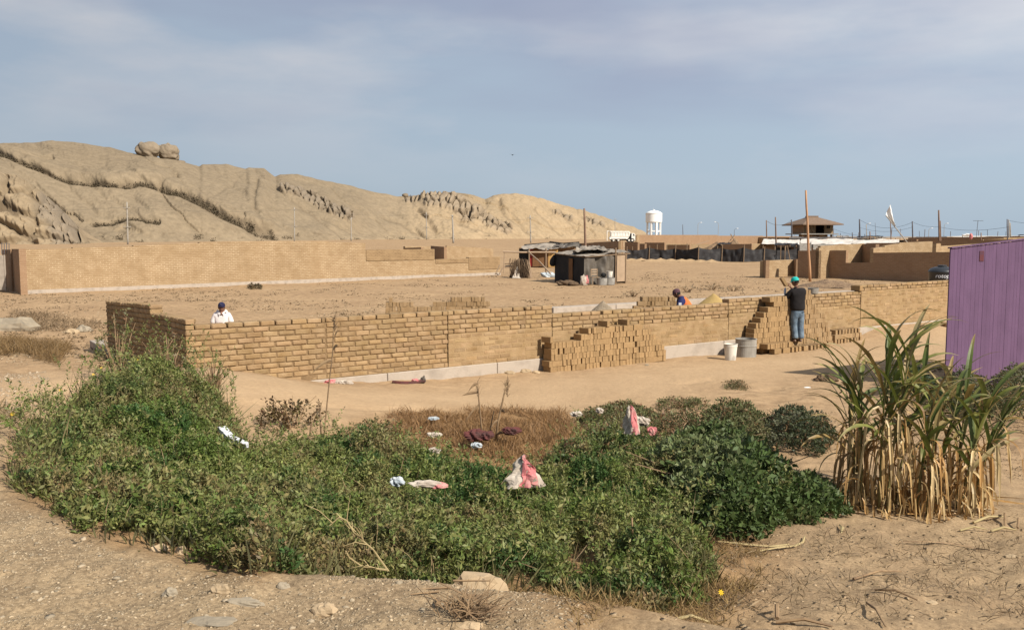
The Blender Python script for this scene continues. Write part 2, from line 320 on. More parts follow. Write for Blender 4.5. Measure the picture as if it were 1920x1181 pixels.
    def sheet(s, g, th=0.0):      # g: 2d list of Vectors
        n = len(g); m = len(g[0]); vs = [p for r_ in g for p in r_]; fs = [(i * m + j, i * m + j + 1, (i + 1) * m + j + 1, (i + 1) * m + j) for i in range(n - 1) for j in range(m - 1)]
        return s.add(vs, fs)
def mk(name, mb, mat, parent=None, smooth=False, loc=None):
    if loc is None:
        if parent is not None: loc = LOC[parent.name]
        else:
            a = np.array(mb.v); loc = ((a[:, 0].min() + a[:, 0].max()) / 2, (a[:, 1].min() + a[:, 1].max()) / 2, a[:, 2].min())
    me = bpy.data.meshes.new(name); me.from_pydata([(p[0] - loc[0], p[1] - loc[1], p[2] - loc[2]) for p in mb.v], [], mb.f)
    a = me.color_attributes.new('Col', 'FLOAT_COLOR', 'POINT'); c = np.ones((len(mb.v), 4), np.float32); c[:, :3] = mb.c; a.data.foreach_set('color', c.ravel())
    me.materials.append(mat)
    if smooth: me.polygons.foreach_set('use_smooth', [True] * len(me.polygons))
    o = bpy.data.objects.new(name, me); COL.objects.link(o); LOC[o.name] = tuple(loc)
    if parent is not None: o.parent = parent
    else: o.location = loc
    return o
def tag(o, label=None, cat=None, group=None, kind=None):
    if label: o['label'] = label
    if cat: o['category'] = cat
    if group: o['group'] = group
    if kind: o['kind'] = kind
    elif cat: o['kind'] = 'thing'
    return o
def thing(name, label, cat, loc, group=None, rz=0):
    o = bpy.data.objects.new(name, None); COL.objects.link(o); o.location = loc; o.rotation_euler = (0, 0, rz); o.empty_display_size = 0.2
    LOC[o.name] = tuple(loc) if not rz else (0, 0, 0); return tag(o, label, cat, group)
def npobj(name, V, Fq, mat, parent=None, cols=None, smooth=False, loc=(0, 0, 0)):
    if parent is not None: loc = LOC[parent.name]
    me = mesh_np(name, np.asarray(V) - np.array(loc), Fq, mat, cols, smooth)
    o = bpy.data.objects.new(name, me); COL.objects.link(o); LOC[o.name] = tuple(loc)
    if parent is not None: o.parent = parent
    else: o.location = loc
    return o

# ------------------------------------------------------------------ terrain
EDGE = np.array([(-60, 45), (-30, 25.5), (-14, 15.6), (-7.6, 10.4), (-4.9, 8.0), (-3.6, 6.3), (-2.3, 4.95), (-0.95, 4.28), (-0.14, 3.98), (1.0, 3.55), (2.3, 2.5), (3.4, 0.4), (4.5, -8)], float)
def edge_sd(x, y):
    x = np.asarray(x, float); y = np.asarray(y, float); best = np.full(x.shape, 1e9); sg = np.ones(x.shape)
    for a, b in zip(EDGE[:-1], EDGE[1:]):
        d = b - a; L2 = (d ** 2).sum(); t = np.clip(((x - a[0]) * d[0] + (y - a[1]) * d[1]) / L2, 0, 1)
        dx = x - (a[0] + t * d[0]); dy = y - (a[1] + t * d[1]); dd = np.hypot(dx, dy)
        s = np.sign(d[0] * dy - d[1] * dx); nw = dd < best; best = np.where(nw, dd, best); sg = np.where(nw, s, sg)
    return best * sg
WD = Vector((0.824, 0.567, 0)).normalized(); WN = Vector((-WD.y, WD.x, 0))   # along the front wall, and away from the camera
WA = atz(1010, 672, 0.24); WA.z = 0
def s_of_u(u, off=0.0):      # distance along the wall where column u meets it (off = metres behind the wall face)
    a = WA + WN * off; t = (u - 960) / F / 0.9915
    return (t * a.y - a.x) / (WD.x - t * WD.y)
def wp(s, off=0.0, z=0.0):
    p = WA + WD * s + WN * off; return Vector((p.x, p.y, z))
def hz(x, y, fine=True):
    x = np.asarray(x, float); y = np.asarray(y, float)
    sd = edge_sd(x, y) + (fbm(x * 0.9, y * 0.9, 3, 3) - 0.5) * 0.7 * (np.hypot(x, y) < 40)
    h = 1.2 - 0.5 * sst(-0.1, 1.2, sd) - 0.42 * sst(0.9, 4.2, sd) - 0.28 * sst(3.5, 9.5, sd)
    h = h + 0.52 * np.exp(-0.5 * (((x + 5.2) / 1.9) ** 2 + ((y - 13.2) / 1.9) ** 2))
    h = h - 0.10 * np.exp(-0.5 * (((x - 7) / 3.5) ** 2 + ((y - 21.5) / 3.0) ** 2))
    t = x / np.maximum(y, 1)
    h = h + 1.25 * sst(75, 190, y) * (1 - sst(0.14, 0.24, t)) + 0.5 * sst(190, 300, y) * (1 - sst(0.0, 0.12, t))
    r_ = np.hypot(x, y); far = np.clip(1 - r_ / 400, 0, 1)
    road = np.exp(-0.5 * (((x - WA.x) * WN.x + (y - WA.y) * WN.y + 2.2) / 1.3) ** 2)
    h = h + (fbm(x * 0.35, y * 0.35, 3, 11) - 0.5) * 0.16 * far * (1 - road * 0.7) * sst(3, 9, r_)
    pb = (x - WA.x) * WN.x + (y - WA.y) * WN.y; ss = (x - WA.x) * WD.x + (y - WA.y) * WD.y
    h = h + .20 * np.exp(-(pb / 1.5) ** 2) * sst(11.0, 12.5, ss) * (1 - sst(20, 22, ss))
    for rp, dp in ((-3.1, .03), (-4.6, .026), (-3.9, -.015)): h = h - dp * np.exp(-((pb - rp - .25 * np.sin(ss * .25)) / .16) ** 2) * (fbm(ss * .6, pb * .3, 2, 9) > .42) * (ss > -9) * (ss < 20)
    if fine:
        near = np.clip(1 - r_ / 90, 0, 1)
        h = h + (fbm(x * 2.3, y * 2.3, 4, 21) - 0.5) * 0.10 * near * (1 - 0.75 * road)
        h = h + (fbm(x * 9, y * 9, 3, 31) - 0.5) * 0.035 * np.clip(1 - r_ / 30, 0, 1) * (1 - 0.7 * road)
    return h
def gz(x, y): return float(hz(np.array([x]), np.array([y]))[0])
def hit(u, v):
    z = 0.6
    p = atz(u, v, z)
    for i in range(25):
        z = 0.5 * z + 0.5 * gz(p.x, p.y); p = atz(u, v, z)
    return Vector((p.x, p.y, gz(p.x, p.y)))
def hits(px): return np.array([hit(u, v)[:2] for u, v in px])
def inpoly(x, y, P):
    c = np.zeros(x.shape, bool); j = len(P) - 1
    for i in range(len(P)):
        xi, yi = P[i]; xj, yj = P[j]
        k = ((yi > y) != (yj > y)) & (x < (xj - xi) * (y - yi) / (yj - yi + 1e-12) + xi); c ^= k; j = i
    return c
def polymask(x, y, P, soft=0.3):     # soft 0..1 mask around polygon P
    d = np.full(x.shape, 1e9)
    for a, b in zip(P, np.roll(P, -1, 0)):
        e = b - a; t = np.clip(((x - a[0]) * e[0] + (y - a[1]) * e[1]) / (e @ e), 0, 1)
        d = np.minimum(d, np.hypot(x - a[0] - t * e[0], y - a[1] - t * e[1]))
    d = np.where(inpoly(x, y, P), d, -d)
    return sst(-soft, soft, d)

G_GREEN = hits([(10, 905), (60, 945), (130, 975), (200, 1020), (300, 1040), (380, 1062), (480, 1083), (560, 1092), (700, 1100), (800, 1118), (900, 1122), (1000, 1118), (1100, 1132), (1200, 1150), (1290, 1150), (1345, 1110), (1335, 1050), (1290, 1005), (1420, 1000), (1500, 960), (1440, 900), (1330, 880), (1230, 880), (1180, 850), (1090, 850), (1020, 900), (930, 905), (860, 885), (760, 865), (690, 850), (600, 850), (520, 842), (470, 850), (450, 815), (420, 790), (385, 760), (330, 745), (260, 750), (180, 765), (110, 790), (60, 815), (15, 860)])
G_DRY = hits([(660, 815), (740, 775), (900, 765), (1050, 770), (1090, 800), (1080, 850), (1010, 890), (930, 890), (860, 870), (760, 850), (690, 840)])
G_FRINGE = hits([(620, 1092), (760, 1098), (900, 1108), (1050, 1120), (1200, 1140), (1330, 1060), (1290, 1010), (1400, 1010), (1450, 1040), (1400, 1120), (1350, 1181), (1080, 1190), (1000, 1150), (860, 1128), (700, 1112)])

def ground():
    az = np.concatenate([np.linspace(-85, -36, 34, endpoint=False), np.linspace(-36, 36, 520), np.linspace(36, 85, 35)[1:]])
    rr = np.concatenate([np.geomspace(1.0, 60, 760), np.geomspace(60, 6000, 240)[1:]])
    A, Rr = np.meshgrid(np.radians(az), rr); X = Rr * np.sin(A); Y = Rr * np.cos(A); Z = hz(X, Y)
    n, m = X.shape; V = np.stack([X, Y, Z], -1).reshape(-1, 3)
    i = np.arange(n - 1)[:, None] * m + np.arange(m - 1)[None]; Fq = np.stack([i, i + 1, i + m + 1, i + m], -1).reshape(-1, 4)[:, ::-1]
    sd = edge_sd(X, Y); wn_ = (fbm(X * 1.2, Y * 1.2, 3, 51) - 0.5) * 1.2
    c = np.zeros((n * m, 3)); c[:, 0] = np.maximum(1 - sst(-0.3, 0.9, sd + wn_), (.62 + .3 * (fbm(X * .7, Y * .7, 3, 61) - .5)) * (1 - sst(8.5, 11.5, Y + wn_))).ravel()
    nr = np.hypot(X, Y) < 40
    g = np.zeros(X.shape); g[nr] = np.maximum(polymask(X[nr], Y[nr], G_DRY, 0.5), np.maximum(polymask(X[nr], Y[nr], G_FRINGE, 0.4), 0.9 * polymask(X[nr], Y[nr], G_GREEN, 0.15)))
    c[:, 1] = g.ravel()
    pb = (X - WA.x) * WN.x + (Y - WA.y) * WN.y
    c[:, 2] = (np.exp(-0.5 * ((pb + 2.4 - 0.03 * X) / 1.3) ** 2)).ravel()
    m_ = bpy.data.materials.new('dirt_ground'); m_.use_nodes = True; nt = m_.node_tree; N = nt.nodes; Lk = nt.links.new; p = N['Principled BSDF']
    p.inputs['Roughness'].default_value = 0.97; p.inputs['Specular IOR Level'].default_value = 0.05
    tc = N.new('ShaderNodeTexCoord'); at = N.new('ShaderNodeAttribute'); at.attribute_name = 'Col'; sp = N.new('ShaderNodeSeparateColor'); Lk(at.outputs['Color'], sp.inputs[0])
    def noise(sc, det=8, ro=0.6, mp=None):
        n_ = N.new('ShaderNodeTexNoise'); n_.inputs['Scale'].default_value = sc; n_.inputs['Detail'].default_value = det; n_.inputs['Roughness'].default_value = ro
        if mp:
            k = N.new('ShaderNodeMapping'); k.inputs['Scale'].default_value = mp; Lk(tc.outputs['Object'], k.inputs[0]); Lk(k.outputs[0], n_.inputs['Vector'])
        else: Lk(tc.outputs['Object'], n_.inputs['Vector'])
        return n_.outputs[0]
    def ramp(src, a, b, ca=(0, 0, 0), cb=(1, 1, 1)):
        r_ = N.new('ShaderNodeValToRGB'); Lk(src, r_.inputs[0]); r_.color_ramp.elements[0].position = a; r_.color_ramp.elements[1].position = b
        r_.color_ramp.elements[0].color = (*ca, 1); r_.color_ramp.elements[1].color = (*cb, 1); return r_.outputs[0]
    def mix(f, a, b, mode='MIX'):
        x = N.new('ShaderNodeMixRGB'); x.blend_type = mode
        if isinstance(f, float): x.inputs[0].default_value = f
        else: Lk(f, x.inputs[0])
        for k, q in ((1, a), (2, b)):
            if isinstance(q, tuple): x.inputs[k].default_value = (*q, 1)
            else: Lk(q, x.inputs[k])
        return x.outputs[0]
    def mul(a, b):
        x = N.new('ShaderNodeMath'); x.operation = 'MULTIPLY'; Lk(a, x.inputs[0]); Lk(b, x.inputs[1]); return x.outputs[0]
    base = ramp(noise(0.28, 10, 0.62), 0.35, 0.68, (0.47, 0.315, 0.175), SAND)
    mott = ramp(noise(3.5, 10, 0.7), 0.40, 0.62, (0.74, 0.72, 0.70), (1.06, 1.05, 1.04))
    base = mix(1.0, base, mott, 'MULTIPLY')
    # dry litter and dark crumbs on undriven ground
    inv = N.new('ShaderNodeMath'); inv.operation = 'SUBTRACT'; inv.inputs[0].default_value = 1.0; Lk(sp.outputs[2], inv.inputs[1])
    lit = ramp(noise(1.1, 12, 0.78, (1, 2.0, 1)), 0.57, 0.66); base = mix(mul(lit, inv.outputs[0]), base, (0.22, 0.145, 0.085))
    pale = ramp(noise(0.8, 12, 0.75, (1, 2.6, 1)), 0.62, 0.70); base = mix(mul(pale, inv.outputs[0]), base, (0.66, 0.50, 0.33))
    base = mix(sp.outputs[2], base, mix(1.0, ramp(noise(0.9, 8), 0.35, 0.7, (0.53, 0.36, 0.20), (0.60, 0.415, 0.235)), ramp(noise(14, 6), 0.35, 0.6, (0.9, 0.9, 0.9), (1.03, 1.03, 1.03)), 'MULTIPLY'))
    grav = mix(1.0, ramp(noise(1.6, 9), 0.38, 0.64, (0.39, 0.285, 0.17), (0.54, 0.40, 0.235)), ramp(noise(38, 6, 0.7), 0.38, 0.62, (0.62, 0.60, 0.58), (1.18, 1.16, 1.12)), 'MULTIPLY')
    base = mix(sp.outputs[0], base, grav)
    dry = ramp(noise(7, 10, 0.75), 0.38, 0.62, (0.30, 0.175, 0.08), (0.44, 0.27, 0.125))
    base = mix(sp.outputs[1], base, dry)
    base = mix(1.0, base, (KA, KA * 1.01, KA * 1.06), 'MULTIPLY'); Lk(base, p.inputs['Base Color'])
    b1 = N.new('ShaderNodeBump'); b1.inputs['Strength'].default_value = 0.55; b1.inputs['Distance'].default_value = 0.05; Lk(noise(6, 12, 0.72), b1.inputs['Height'])
    b2 = N.new('ShaderNodeBump'); b2.inputs['Strength'].default_value = 0.5; b2.inputs['Distance'].default_value = 0.012; Lk(noise(45, 8, 0.75), b2.inputs['Height']); Lk(b1.outputs[0], b2.inputs['Normal'])
    Lk(b2.outputs[0], p.inputs['Normal'])
    o = npobj('ground', V, Fq, m_, cols=c, smooth=True); tag(o, 'pale sandy ground of yard and track', None, None, 'structure')
ground()

# ------------------------------------------------------------------ hill
def proj(P):
    x, y, z = P[..., 0], P[..., 1], P[..., 2] - CAMZ
    d = y * math.cos(PITCH) - z * math.sin(PITCH); up = y * math.sin(PITCH) + z * math.cos(PITCH)
    return 960 + F * x / d, 590.5 - F * up / d
def polyd(U, V, pts):
    d = np.full(U.shape, 1e9)
    for a, b in zip(pts[:-1], pts[1:]):
        a = np.array(a, float); b = np.array(b, float); e = b - a; t = np.clip(((U - a[0]) * e[0] + (V - a[1]) * e[1]) / (e @ e), 0, 1)
        d = np.minimum(d, np.hypot(U - a[0] - t * e[0], V - a[1] - t * e[1]))
    return d
HTOP = [(-500, 300), (-200, 275), (0, 269), (60, 268), (85, 267), (110, 264), (150, 266), (180, 272), (215, 275), (250, 286), (290, 296), (340, 305), (380, 313), (387, 309), (430, 308), (465, 318), (472, 315), (500, 316), (520, 330), (530, 326), (560, 325), (600, 336), (660, 347), (675, 352), (700, 358), (745, 369), (770, 368), (800, 364), (850, 361), (890, 368), (910, 374), (925, 367), (965, 363), (1000, 370), (1040, 382), (1090, 396), (1140, 410), (1175, 424), (1205, 438), (1240, 450), (1300, 455)]
HBASE = [(-500, 185), (0, 205), (300, 225), (600, 265), (900, 350), (1100, 450), (1300, 560)]
CR_MAIN = [(-60, 280), (0, 295), (40, 310), (70, 318), (110, 328), (160, 333), (215, 342), (260, 346), (300, 355), (340, 370), (385, 392), (420, 412), (460, 430), (510, 447)]
CR2 = [(168, 412), (195, 410), (230, 409), (262, 414), (300, 422)]
CRS = [([(50, 300), (95, 292)], 1.0), ([(300, 352), (330, 330)], .6), ([(380, 400), (440, 330)], 0.3), ([(480, 330), (478, 400), (500, 440)], 0.5), ([(545, 372), (590, 400), (640, 445)], 0.8), ([(600, 400), (650, 430), (700, 450)], 0.6),
       ([(718, 400), (760, 420), (800, 446)], 0.9), ([(782, 388), (800, 405), (818, 430)], 1.1), ([(730, 385), (760, 410)], 0.5), ([(860, 415), (930, 445)], 0.8), ([(905, 400), (960, 440)], 0.7), ([(935, 378), (945, 400), (1000, 445)], 1.0), ([(1000, 395), (1050, 440)], 0.8),
       ([(1055, 410), (1100, 445)], 0.7), ([(1040, 395), (1080, 420)], 0.7), ([(1090, 405), (1150, 440)], 0.7), ([(640, 355), (700, 370)], 0.3), ([(960, 400), (985, 430)], 0.7)]
OUTC = [([(535, 352), (560, 355), (590, 370), (620, 385), (655, 402)], 11), ([(810, 372), (850, 380), (880, 400)], 17), ([(895, 395), (925, 420), (950, 432)], 12), ([(760, 368), (800, 366)], 5), ([(1040, 402), (1070, 412)], 5), ([(1100, 412), (1130, 425)], 5)]
HPTS = {}
def hill():
    us = np.linspace(-480, 1290, 1000); nr = 250; nb = 16
    rows = np.concatenate([np.linspace(0, 1, nr), 1 + np.linspace(0.03, 1, nb)])
    U, Rr = np.meshgrid(us, rows)
    db = np.interp(us, *zip(*HBASE)); dr = db + np.interp(us, [-500, 400, 900, 1300], [95, 85, 80, 50]); vt = np.interp(us, *zip(*HTOP))
    vt = vt + (fbm(us / 26, us * 0, 4, 77) - 0.5) * 4
    dirx = (us - 960) / F; 
    yt = dr; zt = np.array([zat(v, y) for v, y in zip(vt, yt)]); zb = hz(dirx * db, db, False) - 0.8
    dome = fbm(U / 90, Rr * 1.6, 3, 61)
    S = np.where(Rr <= 1, 1 - (1 - np.clip(Rr, 0, 1)) ** 1.5, 1 - (Rr - 1) ** 1.6 * 0.9)
    D = db + (dr - db) * Rr; H = np.maximum(zt - zb, 0.5)
    Z = zb + H * S; X = dirx * D; Y = D + 0 * U
    P = np.stack([X, Y, Z], -1); pu, pv = proj(P)
    win = sst(0, 0.12, Rr) * (1 - 0.92 * sst(0.86, 1.0, Rr))
    # exfoliation slabs: long rounded cells running down to the right
    ang = R(32); q1 = (pu * math.cos(ang) + pv * math.sin(ang)); q2 = (-pu * math.sin(ang) + pv * math.cos(ang))
    q2 = q2 + (fbm(pu / 60, pv / 60, 3, 5) - 0.5) * 34; q1 = q1 + (fbm(pu / 70, pv / 50, 3, 6) - 0.5) * 50
    f1, f2, idv = worley(q1 / 190, q2 / 46, 4); sl = sst(0, 0.30, f2 - f1)
    f1b, f2b, idb = worley(q1 / 60, q2 / 21, 14); slb = sst(0, 0.35, f2b - f1b)
    rough = sst(0.46, 0.62, fbm(pu / 120, pv / 60, 3, 41))
    rightm = sst(700, 850, pu)
    disp = (sl - 1) * 0.7 + (idv - 0.5) * 1.3 + (slb - 1) * (0.08 + 0.8 * rough) * (0.25 + 0.9 * rightm) + (fbm(pu / 9, pv / 7, 4, 8) - 0.5) * (0.35 + 0.8 * rightm)
    disp = disp + (fbm(pu / 150, pv / 80, 2, 18) - 0.5) * 8
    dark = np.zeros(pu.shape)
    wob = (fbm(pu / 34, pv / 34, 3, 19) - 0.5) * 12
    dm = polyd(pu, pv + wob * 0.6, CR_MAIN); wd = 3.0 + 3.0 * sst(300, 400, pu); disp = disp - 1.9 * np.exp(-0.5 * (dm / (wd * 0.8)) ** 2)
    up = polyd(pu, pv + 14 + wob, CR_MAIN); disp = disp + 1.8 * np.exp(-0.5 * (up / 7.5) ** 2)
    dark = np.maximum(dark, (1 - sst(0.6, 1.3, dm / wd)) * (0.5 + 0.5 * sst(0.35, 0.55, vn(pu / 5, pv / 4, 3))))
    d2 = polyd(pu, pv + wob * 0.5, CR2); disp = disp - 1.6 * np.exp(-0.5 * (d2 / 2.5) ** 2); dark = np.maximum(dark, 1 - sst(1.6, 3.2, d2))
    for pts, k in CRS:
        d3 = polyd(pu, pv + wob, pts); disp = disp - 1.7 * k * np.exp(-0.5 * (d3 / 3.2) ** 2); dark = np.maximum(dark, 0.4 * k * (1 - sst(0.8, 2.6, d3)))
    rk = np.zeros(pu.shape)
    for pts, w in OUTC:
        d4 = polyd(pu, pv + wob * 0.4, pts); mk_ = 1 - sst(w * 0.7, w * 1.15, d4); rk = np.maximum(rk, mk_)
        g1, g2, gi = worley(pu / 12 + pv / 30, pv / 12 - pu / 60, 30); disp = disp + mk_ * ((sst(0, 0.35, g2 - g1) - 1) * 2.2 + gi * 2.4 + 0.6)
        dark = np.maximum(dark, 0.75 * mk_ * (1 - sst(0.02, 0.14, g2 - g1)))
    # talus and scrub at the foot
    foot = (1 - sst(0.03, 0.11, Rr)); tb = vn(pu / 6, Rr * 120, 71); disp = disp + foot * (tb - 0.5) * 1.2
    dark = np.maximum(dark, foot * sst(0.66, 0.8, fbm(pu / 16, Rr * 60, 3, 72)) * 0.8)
    fine = (fbm(pu / 3.2, pv / 2.6, 3, 90) - 0.5) * 0.35
    disp = (disp + fine) * win
    # push outwards along an approximate normal (towards the viewer and up)
    nx = -dirx * 0.0; X = X + 0; Y = Y - disp * 0.75; Z = Z + disp * 0.65
    V = np.stack([X, Y, Z], -1).reshape(-1, 3); n, m = X.shape
    i = np.arange(n - 1)[:, None] * m + np.arange(m - 1)[None]; Fq = np.stack([i, i + 1, i + m + 1, i + m], -1).reshape(-1, 4)
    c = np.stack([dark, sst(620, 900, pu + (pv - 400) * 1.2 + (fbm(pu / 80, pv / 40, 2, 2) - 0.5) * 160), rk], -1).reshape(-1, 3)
    m_ = bpy.data.materials.new('hill_rock'); m_.use_nodes = True; nt = m_.node_tree; N = nt.nodes; Lk = nt.links.new; p = N['Principled BSDF']
    p.inputs['Roughness'].default_value = 0.95; p.inputs['Specular IOR Level'].default_value = 0.08
    tc = N.new('ShaderNodeTexCoord'); at = N.new('ShaderNodeAttribute'); at.attribute_name = 'Col'; sp = N.new('ShaderNodeSeparateColor'); Lk(at.outputs['Color'], sp.inputs[0])
    def nz(sc, det=8, ro=0.6, mp=None):
        q = N.new('ShaderNodeTexNoise'); q.inputs['Scale'].default_value = sc; q.inputs['Detail'].default_value = det; q.inputs['Roughness'].default_value = ro
        if mp:
            k = N.new('ShaderNodeMapping'); k.inputs['Scale'].default_value = mp; Lk(tc.outputs['Object'], k.inputs[0]); Lk(k.outputs[0], q.inputs['Vector'])
        else: Lk(tc.outputs['Object'], q.inputs['Vector'])
        return q.outputs[0]
    def mixc(f, a, b, mode='MIX'):
        x = N.new('ShaderNodeMixRGB'); x.blend_type = mode
        if isinstance(f, float): x.inputs[0].default_value = f
        else: Lk(f, x.inputs[0])
        for k, q in ((1, a), (2, b)):
            if isinstance(q, tuple): x.inputs[k].default_value = (*q, 1)
            else: Lk(q, x.inputs[k])
        return x.outputs[0]
    def rmp(src, a, b, ca, cb):
        r_ = N.new('ShaderNodeValToRGB'); Lk(src, r_.inputs[0]); r_.color_ramp.elements[0].position = a; r_.color_ramp.elements[1].position = b
        r_.color_ramp.elements[0].color = (*ca, 1); r_.color_ramp.elements[1].color = (*cb, 1); return r_.outputs[0]
    left = rmp(nz(0.035, 9, 0.65), 0.35, 0.65, (0.270, 0.211, 0.140), (0.332, 0.260, 0.172))  # left rock greyer and darker; part of it is cloud shadow put into colour
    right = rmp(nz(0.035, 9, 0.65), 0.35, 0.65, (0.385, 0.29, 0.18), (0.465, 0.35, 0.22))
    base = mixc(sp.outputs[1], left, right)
    base = mixc(1.0, base, rmp(nz(0.5, 10, 0.72), 0.36, 0.6, (0.80, 0.79, 0.78), (1.06, 1.05, 1.04)), 'MULTIPLY')
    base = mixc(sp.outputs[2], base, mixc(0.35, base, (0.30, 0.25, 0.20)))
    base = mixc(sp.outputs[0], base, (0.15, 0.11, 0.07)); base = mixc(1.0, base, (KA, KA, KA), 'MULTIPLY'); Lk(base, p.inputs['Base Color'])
    b1 = N.new('ShaderNodeBump'); b1.inputs['Strength'].default_value = 0.35; b1.inputs['Distance'].default_value = 0.6; Lk(nz(0.4, 10, 0.7), b1.inputs['Height']); Lk(b1.outputs[0], p.inputs['Normal'])
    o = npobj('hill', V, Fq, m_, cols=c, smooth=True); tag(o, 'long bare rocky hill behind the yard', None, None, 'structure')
    HPTS['V'] = V; HPTS['dark'] = dark.ravel(); HPTS['mat'] = m_
    # low scrub growing in the clefts
    idx = np.where((HPTS['dark'] > 0.6) & (Rr.ravel() < 0.98))[0]; idx = rng.choice(idx, min(3600, len(idx)), replace=False)
    k = 9; B = np.repeat(V[idx], k, 0); n_ = len(B); d = rng.normal(size=(n_, 3)); d[:, 2] = np.abs(d[:, 2]); d /= np.linalg.norm(d, axis=1)[:, None]
    s_ = rng.uniform(0.15, 0.5, (n_, 1)); sd_ = np.cross(d, rng.normal(size=(n_, 3))); sd_ /= np.linalg.norm(sd_, axis=1)[:, None]
    b0 = B + rng.normal(size=(n_, 3)) * 0.35; V2 = np.concatenate([b0, b0 + sd_ * s_ * 0.35 + d * s_ * 0.5, b0 + d * s_, b0 - sd_ * s_ * 0.35 + d * s_ * 0.5], 1).reshape(-1, 3)
    o = npobj('hill_scrub', V2, np.arange(len(V2)).reshape(-1, 4), M['hillscrub']); tag(o, 'dry dark scrub growing in the clefts of the hill', 'scrub', None, 'stuff')
    # pale rounded outcrop at the left foot
    uu = np.linspace(-160, 172, 210); vv = np.linspace(0, 1, 110); UU, WW = np.meshgrid(uu, vv)
    tp = np.interp(UU, [-160, -60, 0, 30, 60, 85, 105, 125, 150, 172], [352, 326, 322, 327, 345, 366, 382, 402, 430, 460])
    yb = 178.0; Ym = yb + 22 * WW + 0.02 * (UU + 20); base_v = 462.0
    PV = base_v + (tp - base_v) * (1 - (1 - WW) ** 1.9)
    w1, w2, wi = worley(UU / 62 + 3, PV / 40, 44); wq = (fbm(UU / 14, PV / 14, 3, 49) - .5) * 1.2; wc, wd2, wj = worley(UU / 19 + wq, PV / 17 - wq, 45)
    greyz = (1 - sst(18, 34, polyd(UU, PV, [(88, 385), (110, 400), (118, 440)])))
    dsp = (sst(0, 0.3, w2 - w1) - 1) * 2.2 + (sst(0, .5, wd2 - wc) - 1) * (0.3 + 1.1 * greyz) + (fbm(UU / 8, PV / 8, 4, 47) - 0.5) * 1.6
    dsp = dsp * sst(0, .06, WW) * (1 - 0.8 * sst(0.9, 1, WW))
    Pz = np.zeros(UU.shape); Px = np.zeros(UU.shape)
    for i_ in range(UU.shape[0]):
        for j_ in range(UU.shape[1]):
            q = aty(UU[i_, j_], PV[i_, j_], Ym[i_, j_]); Px[i_, j_] = q.x; Pz[i_, j_] = q.z
    Ym = Ym - dsp * 0.8; Pz = Pz + dsp * 0.5
    # close the back
    Xb = Px[-1:] ; Yb = Ym[-1:] + 14; Zb = Pz[-1:] * 0 + 0.5
    Px = np.vstack([Px, Xb]); Ym = np.vstack([Ym, Yb]); Pz = np.vstack([Pz, Zb]); 
    cc = np.stack([np.vstack([np.maximum(0.7 * (1 - sst(0.02, 0.09, w2 - w1)), 0.8 * (1 - sst(6, 12, polyd(UU, PV + (w1 - .5) * 12, [(-20, 380), (10, 378), (28, 392)])))), np.zeros((1, len(uu)))]),
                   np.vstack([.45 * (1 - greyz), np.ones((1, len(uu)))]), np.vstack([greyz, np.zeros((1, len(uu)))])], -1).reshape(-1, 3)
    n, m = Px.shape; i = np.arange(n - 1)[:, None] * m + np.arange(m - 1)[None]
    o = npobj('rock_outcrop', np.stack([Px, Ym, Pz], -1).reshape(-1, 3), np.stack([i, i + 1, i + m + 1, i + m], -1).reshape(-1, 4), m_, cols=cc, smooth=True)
    tag(o, 'pale rounded rock shoulder at the left foot of the hill', None, None, 'structure')
    # the boulders balanced on the skyline
    for (uc, vc, ru, rv, sd_, lab) in ((276, 283, 22, 15.5, 3, 'left of the two round boulders balanced on the hilltop'), (316, 287, 20, 17, 8, 'right of the two round boulders balanced on the hilltop')):
        y = np.interp(uc, *zip(*HBASE)) + 82; c = aty(uc, vc, y); k = y / F
        mb = MB().blob(c, (ru * k, ru * k * 0.8, rv * k), sd_, 0.30, 56, 36, 2.4); mb.c = [(0.22 * float(vn(i * .31, i * .017, 3) > .62), 0.15, 1.0) for i in range(len(mb.v))]; mb.c = [(0.0, 0.15, 1.0)] * len(mb.v)
        tag(mk('boulder', mb, m_, smooth=True), lab, 'boulder', 'boulders on the hilltop')
    for (uc, vc, ru, rv, sd_, lab) in ((338, 305, 9, 4, 5, 'small grey rock on the skyline just right of the round boulders'), (760, 367, 6, 4.5, 6, 'dark rock on the skyline at the dip of the ridge')):
        y = np.interp(uc, *zip(*HBASE)) + 80; c = aty(uc, vc, y); k = y / F
        mb = MB().blob(c, (ru * k, ru * k, rv * k), sd_, 0.3, 18, 12); mb.c = [(0.3, 0.3, 1.0)] * len(mb.v)
        tag(mk('boulder', mb, m_, smooth=True), lab, 'boulder')
hill()
